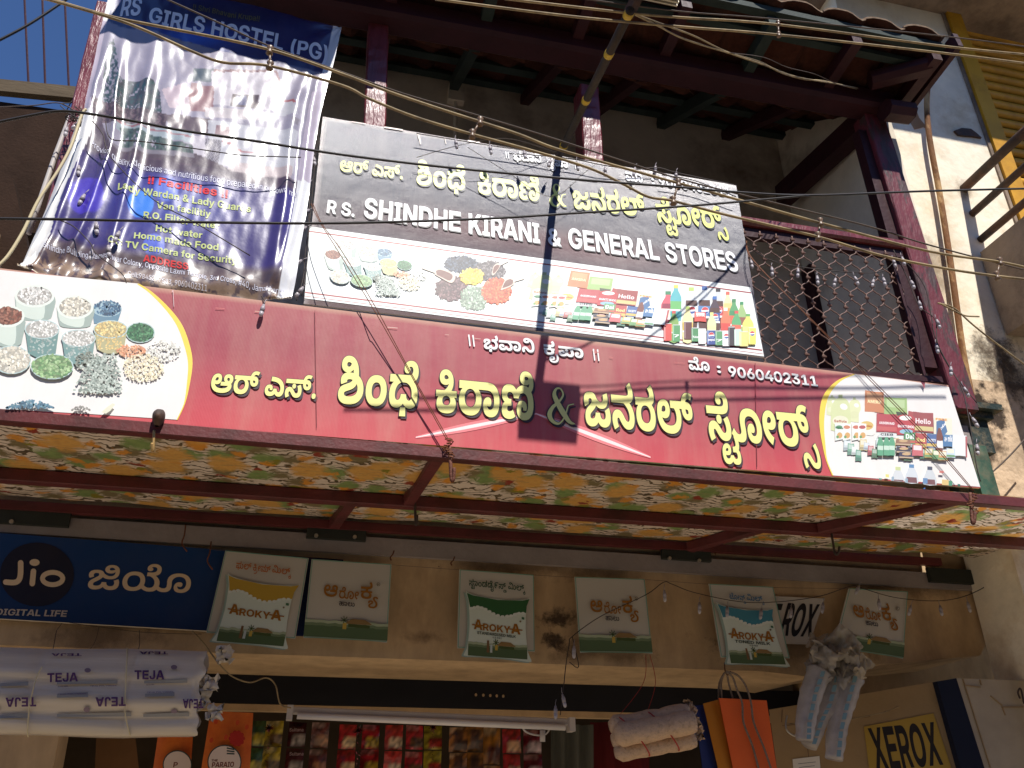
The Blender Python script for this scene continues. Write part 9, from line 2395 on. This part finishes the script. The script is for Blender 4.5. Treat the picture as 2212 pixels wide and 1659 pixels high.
rk = Ink(RollSurf, .001, .0002)
PUR = (74, 40, 96)
tx = lambda x, y: (x * .1984, 1344.1 + y * .1984)
for (x0, y0, x1, y1) in [(515, 655, 850, 645), (1465, 622, 1790, 622)]:
    rk.text('TEJA', tx(x0, y0), tx(x1, y1), 19.5, PUR, 'B', px=True)
    rk.ell(*tx(x1 + 105, y0 - 132), 7, 5, (120, 104, 120), 12)
for (x0, y0, x1, y1) in [(395, 816, 60, 822), (1370, 812, 1040, 818), (2215, 836, 1990, 836)]:
    rk.text('TEJA' if x0 < 2000 else 'TEJA', tx(x0, y0), tx(x1, y1), -20, PUR, 'B', px=True)
    rk.ell(*tx(x1 - 95, y0 + 140), 7, 6, (130, 112, 124), 12)
for (x0, y0, x1) in [(890, 338, 560), (1830, 318, 1520)]:
    rk.text('TEJA', tx(x0, y0), tx(x1, y0), -6, PUR, 'B', px=True)
for (x0, y0, x1, y1) in [(620, 650, 1280, 668), (620, 780, 960, 815), (1570, 640, 2040, 660), (0, 665, 310, 690), (1580, 780, 1900, 805), (620, 1000, 1430, 1025), (0, 1010, 300, 1040), (1560, 1000, 2060, 1025)]:
    rk.poly([tx(x0, y0), tx(x1, y0 - 20), tx(x1, y1), tx(x0, y1 + 8)], (146, 144, 142))
rk.up()
for (x0, y0, x1) in [(630, 708, 740), (980, 702, 1270), (630, 790, 940), (1590, 690, 1680), (1600, 770, 1890)]:
    rk.text('TEJA POLYMERS', tx(x0, y0), tx(x1, y0 - 6), 2.4, (110, 90, 120), 'B', px=True)
rk.obj('printed_lettering', m_paper, roll, recalc=False)
for pts in ([(92, 1440), (80, 1462), (72, 1490), (64, 1530), (60, 1580), (62, 1592)], [(275, 1400), (274, 1430), (272, 1480), (270, 1530), (274, 1560), (282, 1590)]):
    b = B(); b.tube(smooth_path([RollSurf.at(*p) + Vector((0, -.004, 0)) for p in pts], 4), .0022, 5); b.obj('tying_string', m_cable_cream, roll, smooth=True)
b = B(); b.tube(smooth_path([P(122, 1362, .87), P(110, 1420, .72), P(92, 1442, .64)], 4), .0015, 4); b.tube(smooth_path([P(301, 1362, .87), P(300, 1400, .72), P(278, 1412, .66)], 4), .0015, 4); b.obj('hanging_string', m_cable_grey, roll)
# ragged plastic at its right end
q = B()
base = P(440, 1470, .66)
for j in range(9):
    c = base + Vector((random.uniform(-.03, .06), random.uniform(-.03, .03), random.uniform(-.13, .10)))
    a = random.uniform(0, 6)
    pts = []
    def crump(u, v_, c=c, a=a):
        return c + Vector((.05 * (u - .5) + .02 * noise3(u * 4 + a, v_ * 4), .02 * noise3(u * 5, v_ * 5 + a), .05 * (v_ - .5) + .025 * noise3(u * 4, v_ * 4 + a, 3)))
    q.grid(crump, 6, 6)
q.obj('crumpled_end', m_poly, roll, smooth=True)

# ------------------------------------------------------------------ orange printed bags at the left
m_orange = M('orange plastic bag', (226, 116, 40), .4, .4, var=.12, vscale=5, col2=(206, 90, 30), mscale=4)


def hung_bag(q, label, Y, fold=.02, name='carry_bag', mat=None, cat='bag', group=None):
    pl = Plane(P(q[0][0], q[0][1], Y))
    b = B()

    def fr_(u, v_):
        x, y = quad_in(q, u, v_)
        return pl.at(x, y) + Vector((0, -fold * math.sin(math.pi * u) * min(1, v_ * 2) + .008 * noise3(u * 3, v_ * 3, Y), 0))

    def bk_(u, v_):
        x, y = quad_in(q, u, v_)
        return pl.at(x, y) + Vector((0, fold * math.sin(math.pi * u) + .004, 0))
    b.grid(fr_, 8, 8); b.grid(bk_, 8, 4)
    return tag(b.obj(name, mat, smooth=True, recalc=False), label, cat, group), pl


ob2, _ = hung_bag([(350, 1530), (420, 1540), (408, 1720), (322, 1720)], 'orange printed bag hanging below the plastic roll, leftmost of the two', 1.06, mat=m_orange)
ob1, opl = hung_bag([(455, 1536), (547, 1540), (536, 1720), (425, 1720)], 'orange printed bag with a round white badge, nearest the sachets', .98, mat=m_orange)
ok_ = Ink(Plane(P(480, 1600, .95)), .004, .0004)
C7b = lambda x, y: K(0, 2, x, y)
for cxy, r, c in [((1455, 1620), 37, (60, 70, 60)), ((1455, 1620), 34.5, (230, 206, 186))]:
    x, y = C7b(*cxy); ok_.ell(x, y, r, r, c, 28); ok_.up()
ok_.text('THE', C7b(1370, 1618), C7b(1410, 1618), 5, (120, 70, 50), 'B'); ok_.text('PARAIO', C7b(1372, 1656), C7b(1515, 1652), 11, (120, 60, 44), 'B')
for k in range(3):
    ok_.line([C7b(1470, 1530 + k * 18), C7b(1520, 1540 + k * 14)], 3, (60, 70, 60))
x, y = C7b(1535, 1468)
for k in range(10):
    a = k * .628
    ok_.ell(x + 13 * math.cos(a), y + 13 * math.sin(a), 5, 5, (176, 40, 30), 8)
ok_.ell(x, y, 14, 14, (176, 40, 30), 14)
for (xx, yy) in [(1540, 1365), (1400, 1360), (1600, 1395), (1465, 1460), (1370, 1480)]:
    px_, py_ = C7b(xx, yy); ok_.ell(px_, py_, 4, 6, (200, 70, 30), 8, .4)
ok_.obj('printed_badge', m_paper, ob1, recalc=False)
ok2 = Ink(Plane(P(380, 1640, 1.03)), .004, .0004)
x, y = C7b(1150, 1640)
ok2.ell(x, y, 32, 32, (60, 70, 60), 24); ok2.up(); ok2.ell(x, y, 29.5, 29.5, (230, 206, 186), 24); ok2.up(); ok2.text('P', C7b(1122, 1655), C7b(1150, 1655), 11, (120, 60, 44), 'B')
ok2.obj('printed_badge', m_paper, ob2, recalc=False)
# cardboard and bottle behind
cardb = B(); cardb.hexa([P(205, 1660, 1.3), P(300, 1660, 1.3), P(300, 1660, 1.4), P(205, 1660, 1.4), P(208, 1592, 1.3), P(292, 1590, 1.3), P(292, 1590, 1.4), P(208, 1592, 1.4)])
tag(cardb.obj('cardboard_box', M('brown card', (120, 88, 58), .85, .1)), 'brown cardboard box below the plastic rolls', 'box')

# ------------------------------------------------------------------ sachet strips hanging in the shop
SCOL = [((60, 96, 48), (196, 176, 60)), ((206, 178, 44), (120, 84, 40)), ((92, 30, 34), (196, 180, 170)), ((110, 52, 40), (176, 120, 80)), ((206, 40, 44), (236, 200, 150)),
        ((214, 36, 50), (216, 180, 60)), ((206, 60, 50), (230, 196, 160)), ((220, 50, 60), (120, 84, 50)), ((216, 196, 60), (206, 60, 40)), ((176, 110, 40), (90, 56, 36)), ((176, 116, 44), (96, 60, 40)),
        ((200, 130, 40), (120, 60, 40)), ((190, 40, 44), (216, 170, 130)), ((120, 24, 36), (220, 190, 190))]
SNAME = ['green and yellow', 'yellow and brown', 'maroon and white', 'brown and tan', 'red and cream', 'red and yellow', 'red and white', 'crimson and brown', 'yellow with a red band', 'orange brown', 'ochre and brown', 'orange card', 'red and flesh coloured', 'dark maroon']
SX = [552, 590, 640, 690, 750, 800, 850, 895, 935, 990, 1025, 1062, 1105, 1150]
m_sach = print_mat('glossy sachet', rough=.25, spec=.5, dirt=.05, bump=.3, bscale=40)
for i, ((c1_, c2_), nm, x) in enumerate(zip(SCOL, SNAME, SX)):
    Y = 1.45 + .06 * (i % 3)
    ztop = P(x, 1556 + (x - 550) * .03, Y).z
    n = 4
    p0 = P(x - 19, 1600, Y).x; p1 = P(x + 19, 1600, Y).x
    h = .105 if i not in (11,) else .16
    root = thing('sachet_strip', f'hanging strip of {nm} sachets below the tube light', 'sachet strip', (p0, Y, ztop - h * n), 'sachet strips inside the shop')
    for r in range(n):
        z1 = ztop - r * h - random.uniform(0, .006); z0 = z1 - h + .004
        b = B()
        jy_, jx_ = random.uniform(-.02, .03), random.uniform(-.025, .025)

        def sp_(u, v_):
            return Vector((p0 + (p1 - p0) * u, Y - .014 * math.sin(math.pi * u) * math.sin(math.pi * v_) ** .5 - .004 * r - jy_ * (v_ - .5) - jx_ * (u - .5) + .004 * noise3(u * 4 + i, v_ * 4 + r), z0 + (z1 - z0) * v_))
        nu, nv = 6, 7
        b.grid(sp_, nu, nv)
        cc = []
        for jv in range(nv + 1):
            for iu in range(nu + 1):
                u, v_ = iu / nu, jv / nv
                c = c1_
                if .12 < v_ < .5 and u > .3:
                    c = c2_
                if v_ > .75 and u < .7 and i % 2:
                    c = mixc(c1_, (240, 230, 220), .5)
                if i in (9, 10) and .2 < v_ < .9 and .25 < u < .8:
                    c = c2_
                k_ = random.uniform(.5, 1.0)
                cc.append(lin(tuple(w_ * k_ for w_ in c)))
        b.obj('sachet', m_sach, root, smooth=True, vcol=cc, recalc=False)
    b = B()
    pk_ = Ink(Plane((0, Y - .02, 0)), .002)
    if nm == 'maroon and white':
        pk_.text('Sultana', (x - 15, 1580), (x + 15, 1580), 7, (200, 170, 170), 'R'); pk_.text('Sultana', (x - 15, 1632), (x + 15, 1632), 7, (200, 170, 170), 'R')
        pk_.obj('printed_lettering', m_paper, root, recalc=False)
m_curt = M('grey green cloth', (92, 92, 84), .9, .1, var=.2, vscale=4, stretch=(6, 1, 1))
b = B(); b.grid(lambda u, v_: P(1190 + 90 * u, 1566 + 150 * v_, 1.55) + Vector((0, .02 * math.sin(u * 18), 0)), 24, 4)
tag(b.obj('cloth_curtain', m_curt, smooth=True, recalc=False), 'dull grey green curtain right of the sachets', 'curtain')
b = B(); b.grid(lambda u, v_: P(1275 + 130 * u, 1560 + 150 * v_, 1.62) + Vector((0, .015 * math.sin(u * 14), 0)), 20, 4)
tag(b.obj('cloth_curtain', M('dark red cloth', (96, 34, 36), .9, .1, var=.2, stretch=(6, 1, 1)), smooth=True, recalc=False), 'dark red curtain behind the white net roll', 'curtain')
m_tin = M('tinsel foil', (150, 60, 80), .15, .6, metal=.9, var=.5, vscale=60, col2=(60, 80, 70), mscale=30)
for i, (x, y, ln, lab) in enumerate([(582, 1573, 90, 'purple'), (1000 + 405 * 0, 1573, 0, ''), (775, 1577, 90, 'dark'), (935, 1570, 90, 'bright')]):
    if not ln:
        continue
    c = P(x, y, 1.33)
    b = B()
    for k in range(46):
        d = Vector((random.gauss(0, 1), random.gauss(0, 1), random.gauss(0, 1))).normalized()
        t = d.orthogonal().normalized() * .0035
        e = c + d * random.uniform(.018, .030)
        b.add([c - t, c + t, e], [(0, 1, 2)])
    for k in range(40):
        z = k * .006
        p = c + Vector((.006 * math.sin(k * 2.1), .006 * math.cos(k * 2.1), -.02 - z))
        d = Vector((random.uniform(-1, 1), random.uniform(-1, 1), -.3)).normalized() * .014
        b.add([p, p + Vector((.003, 0, .002)), p + d], [(0, 1, 2)])
    tag(b.obj('tinsel_garland', m_tin), f'{lab} tinsel ball with a hanging tail in front of the {"green and yellow" if x < 600 else "red" if x < 900 else "yellow"} sachets', 'garland', 'tinsel garlands')

# ------------------------------------------------------------------ white net roll tied with red string
m_net = M('white foam net', (196, 166, 138), .7, .2, var=.12, vscale=50, stretch=(1, 1, 1), col2=(176, 150, 124), mix_lo=.56, mix_hi=.62, mscale=60, bump=.6, bscale=120)
net = thing('net_roll', 'white perforated net roll tied with red string, hanging below the lintel', 'roll', P(1410, 1620, .78))
A0, A1 = P(1322, 1592, .78), P(1492, 1562, .74)
ax = (A1 - A0).normalized(); upn = Vector((0, 0, 1)); upn = (upn - ax * upn.dot(ax)).normalized(); sd = ax.cross(upn)
for k, (du, ds, r) in enumerate([(.036, .0, .040), (-.014, -.008, .042), (-.058, -.002, .036), (.0, .045, .045)]):
    b = B(); n = 14
    pts = []; rs = []
    for i in range(n + 1):
        t = i / n
        pts.append(A0.lerp(A1, t) + upn * (du + .004 * noise3(t * 4, k)) + sd * ds + ax * (.012 * noise3(k, 1) if i in (0, n) else 0))
        rs.append(r * (1 + .06 * noise3(t * 7, k * 3.0)) * (.55 if i == 0 else .86 if i == n else 1) * (1 - .12 * sum(math.exp(-((t - q_) / .05) ** 2) for q_ in (.25, .62))))
    b.tube(pts, r, 16, rs=rs); b.obj('net_tube', m_net, net, smooth=True)
b = B()
for j in range(6):
    c = A1 + upn * random.uniform(-.07, .06) + ax * random.uniform(0, .02); a = random.uniform(0, 9)
    b.grid(lambda u, v_, c=c, a=a: c + ax * (.035 * (u - .3) + .02 * noise3(u * 4, v_ * 4 + a)) + upn * (.05 * (v_ - .5) + .02 * noise3(u * 3 + a, v_ * 3)) + sd * (.03 * noise3(u * 3, v_ * 5 + a)), 5, 5)
b.obj('torn_end', m_net, net, smooth=True)
m_red = M('red string', (170, 44, 34), .5, .3, var=.1)
for t, (hx, hy) in [(.25, (1395, 1415)), (.62, (1404, 1415))]:
    c = A0.lerp(A1, t); b = B()
    pts = []
    for k in range(25):
        a = 2 * math.pi * k / 24
        off_ = upn * (.078 * math.cos(a) - .012) - sd * -1 * 0 + sd * (-.052 * math.sin(a) + .016)
        pts.append(c + off_ + ax * (.05 * math.cos(a) * -.9))
    b.tube(pts, .0026, 5)
    b.tube(smooth_path([P(hx, hy, .86), P(hx + (-5 if t < .5 else 12), hy + 60, .82), pts[0]], 5), .0014, 4)
    b.obj('red_string', m_red, net, smooth=True)

# ------------------------------------------------------------------ paper bags on the hook: orange, ochre and blue
m_pb = [M('orange paper', (232, 104, 50), .7, .2, var=.06), M('ochre paper', (190, 120, 40), .7, .2, var=.06), M('blue paper', (36, 50, 110), .6, .3, var=.06)]
for i, (q, lab, Y) in enumerate([([(1553, 1508), (1656, 1513), (1690, 1740), (1600, 1740)], 'bright orange paper bag with twine handles hung below the lintel', .80),
                                 ([(1519, 1520), (1556, 1510), (1610, 1740), (1570, 1740)], 'ochre paper bag peeping out left of the orange one', .83),
                                 ([(1500, 1525), (1525, 1522), (1570, 1740), (1528, 1740)], 'dark blue paper bag behind the ochre one', .87)]):
    bgo, pl = hung_bag(q, lab, Y, .015, 'paper_bag', m_pb[i], 'bag', None)
    if i == 0:
        for pts in ([(1568, 1452), (1582, 1462), (1592, 1490), (1603, 1518), (1606, 1560), (1625, 1610), (1640, 1665)], [(1568, 1450), (1592, 1458), (1610, 1480), (1622, 1516), (1628, 1560), (1650, 1615), (1668, 1668)]):
            b = B(); b.tube(smooth_path([P(x, y, Y - .02) for x, y in pts], 4), .0042, 6); b.obj('twine_handle', M('grey twine', (128, 112, 96), .9, .1, var=.3, vscale=80) if 'grey twine' not in bpy.data.materials else bpy.data.materials['grey twine'], bgo, smooth=True)
    else:
        b = B(); b.tube(smooth_path([P(1568 - i * 8, 1508, Y), P(1562 - i * 4, 1475, Y), P(1568, 1452, .8), P(1575, 1480, Y), P(1583, 1508, Y)], 4), .004, 6); b.obj('twine_handle', bpy.data.materials['grey twine'], bgo, smooth=True)
b = B(); b.tube(smooth_path([P(1565, 1432, .88), P(1566, 1448, .82), P(1572, 1458, .79), P(1578, 1450, .79)], 4), .003, 5); tag(b.obj('bag_hook', m_wire_rust, smooth=True), 'wire hook carrying the three paper bags', 'hook')

# ------------------------------------------------------------------ crumpled plastic bags at the right
m_clr = M('thin clear plastic', (206, 200, 196), .22, .5, var=.2, vscale=14, transl=.25, alpha=.62)
m_clr2 = M('crumpled white plastic', (178, 168, 154), .35, .4, var=.2, vscale=12, col2=(120, 144, 152), mix_lo=.66, mix_hi=.7, mscale=20, transl=.2, alpha=.75)
pbag = thing('plastic_bag_bundle', 'bunch of crumpled clear plastic bags hanging over the copying notice', 'bundle', P(1790, 1640, .74))
b = B()
for j in range(15):
    cx, cy = random.choice([(1770, 1410), (1820, 1400), (1850, 1415), (1800, 1435), (1850, 1445), (1780, 1450), (1830, 1425)])
    c = P(cx + random.gauss(0, 14), cy + random.gauss(0, 10), .76 + random.uniform(-.05, .05)); a = random.uniform(0, 30)
    n1 = Vector((random.uniform(-1, 1), random.uniform(-1, .2), random.uniform(-1, 1))).normalized(); u1 = n1.orthogonal().normalized(); v1 = n1.cross(u1)
    b.grid(lambda u, v_, c=c, a=a, u1=u1, v1=v1, n1=n1: c + u1 * (.13 * (u - .5)) + v1 * (.11 * (v_ - .5)) + n1 * (.05 * noise3(u * 3 + a, v_ * 3) + .022 * noise3(u * 9, v_ * 9 + a)), 12, 12)
b.obj('crumpled_top', m_clr2, pbag, smooth=True)
for k, pts in enumerate([[(1770, 1450), (1752, 1500), (1740, 1560), (1738, 1600)], [(1840, 1460), (1822, 1520), (1808, 1580), (1802, 1640)], [(1800, 1460), (1785, 1520), (1765, 1560), (1748, 1612)]]):
    cs = [P(x, y, .76 + .02 * k) for x, y in pts]
    b = B(); sp3 = smooth_path(cs, 6)
    b.tube(sp3, .03, 14, rs=[.052 * (1 - .35 * i / len(sp3)) * (1 + .12 * noise3(i * .6, k * 4)) for i in range(len(sp3))])
    for vi in range(len(b.v)):
        p = b.v[vi]
        b.v[vi] = (p[0] + .008 * noise3(p[0] * 40, p[2] * 30, k), p[1] * 1 + .008 * noise3(p[2] * 40, p[0] * 30, k), p[2])
    b.obj('rolled_bag', m_clr, pbag, smooth=True)
    kk = Ink(Plane(cs[1] + Vector((0, -.058, 0))), .001)
    for i in range(len(pts) - 1):
        (xa_, ya_), (xb_, yb2) = pts[i], pts[i + 1]
        for t in range(3):
            f0, f1 = t / 3, t / 3 + .24
            kk.poly([(xa_ + (xb_ - xa_) * f0 + 4, ya_ + (yb2 - ya_) * f0), (xa_ + (xb_ - xa_) * f0 + 13, ya_ + (yb2 - ya_) * f0), (xa_ + (xb_ - xa_) * f1 + 13, ya_ + (yb2 - ya_) * f1), (xa_ + (xb_ - xa_) * f1 + 4, ya_ + (yb2 - ya_) * f1)], (112, 142, 150))
    kk.obj('printed_stripe', m_paper, pbag, recalc=False)
hk_ = B(); pts = [P(1700, 1545, .95), P(1697, 1565, .95), P(1700, 1578, .95), P(1712, 1588, .95), P(1722, 1590, .95)]
hk_.tube(smooth_path(pts, 4), .004, 6); tag(hk_.obj('steel_ring', m_bolt, smooth=True), 'bright steel hook catching the light beside the plastic bags', 'hook')

# ------------------------------------------------------------------ door leaf with the copying notice, and the white cupboard
ZD = P(1661, 1533, 1.15).z
dl0, dl1 = P(1661, 1533, 1.15), P(2030, 1471, .76)
door = thing('door_leaf', 'pale folding door leaf carrying the yellow copying notice', 'door', Vector(((dl0.x + dl1.x) / 2, (dl0.y + dl1.y) / 2, ZD - 2)))
m_door = M('pale door paint', (156, 130, 94), .7, .2, var=.12, vscale=4, bump=.15)
dn = Vector((dl1.x - dl0.x, dl1.y - dl0.y, 0)).cross(Vector((0, 0, 1))).normalized()
if dn.y > 0:
    dn = -dn
b = B(); b.prism([dl0, dl1, dl1 + Vector((0, 0, -1.9)), dl0 + Vector((0, 0, -1.9))], -dn * .03); b.obj('leaf_panel', m_door, door)
DP = Plane(dl0, dn)
dk = Ink(DP, .002, .0004)
for a, c in [((1690, 1533), (1688, 1560)), ((1735, 1540), (1750, 1660)), ((1690, 1568), (1880, 1548))]:
    dk.line([a, c], 1.4, (110, 84, 60))
dk.obj('panel_groove', m_paper, door, recalc=False)
yk = Ink(DP, .004, .0004)
yk.poly([(1866, 1570), (2016, 1541), (2075, 1720), (1885, 1720)], (172, 140, 60)); yk.up()
yk.text('XEROX', (1893, 1666), (2038, 1652), 92, (38, 34, 34), 'B', px=True, lean=-.22)
notice = yk.obj('copy_notice', m_paper, None, recalc=False)
tag(notice, 'yellow copying notice with tall black capitals pasted on the door leaf', 'notice')
b = B()
for p, q_ in [((2040, 1495), (2055, 1540)), ((2045, 1500), (2052, 1530))]:
    b.tube([DP.at(*p) + dn * .012, DP.at(*q_) + dn * .012], .008, 6)
b.obj('latch', m_door, door)
b = B(); b.hexa([P(1745, 1620, .96), P(1800, 1615, .96), P(1800, 1615, .97), P(1745, 1620, .97), P(1742, 1606, .96), P(1795, 1598, .96), P(1795, 1598, .97), P(1742, 1606, .97)])
tag(cable('door_wire', [([(1700, 1563), (1760, 1562), (1840, 1553), (1920, 1535), (1980, 1508), (2004, 1495)], .86)], .002, m_cable_tan, 'thin tan wire slung across the door leaf'), None)
pn = Ink(DP, .003, .0004)
pn.poly([(1712, 1640), (1770, 1633), (1778, 1720), (1718, 1720)], (226, 220, 210)); pn.up()
pn.line([(1724, 1650), (1762, 1646)], 1.2, (110, 110, 116)); pn.line([(1726, 1658), (1760, 1654)], 1.2, (120, 120, 126))
pp_ = pn.obj('paper_slip', m_paper, None, recalc=False); tag(pp_, 'small white paper slip pinned low on the door leaf', 'paper')
m_cup = M('cream cupboard paint', (170, 154, 128), .6, .3, var=.1, vscale=8, bump=.08)
cu = thing('cupboard', 'cream cupboard shutter at the lower right corner beside the door leaf', 'cupboard', P(2140, 1659, .8))
b = B()
YJ = dl1.y - .035
c0, c1_ = P(2062, 1465, YJ), P(2300, 1466, YJ)
b.box((c0.x, YJ, c0.z - 1.4), (c1_.x, YJ + .1, c0.z)); b.obj('cupboard_front', m_cup, cu)
b = B()
for a, c in [((2080, 1466), (2140, 1659)), ((2117, 1468), (2120, 1480)), ((2085, 1480), (2118, 1484)), ((2140, 1503), (2165, 1524)), ((2165, 1527), (2212, 1527)), ((2165, 1527), (2172, 1545))]:
    b.bar(P(a[0], a[1], YJ - .003), P(c[0], c[1], YJ - .003), .004, .004)
b.obj('panel_bead', m_door, cu)
b = B(); b.tube(smooth_path([P(2203, 1508, YJ - .01), P(2199, 1495, YJ - .03), P(2205, 1488, YJ - .03), P(2212, 1520, YJ - .03)], 4), .004, 6); b.obj('handle', m_iron, cu, smooth=True)
b = B(); b.prism([P(2024, 1472, YJ - .012), P(2066, 1465, YJ - .012), P(2152, 1740, YJ - .012), P(2098, 1740, YJ - .012)], (0, .03, 0)); tag(b.obj('dark_jamb', M('navy jamb', (20, 23, 38), .7, .2)), 'dark navy door jamb between the door leaf and the cupboard', 'door jamb')
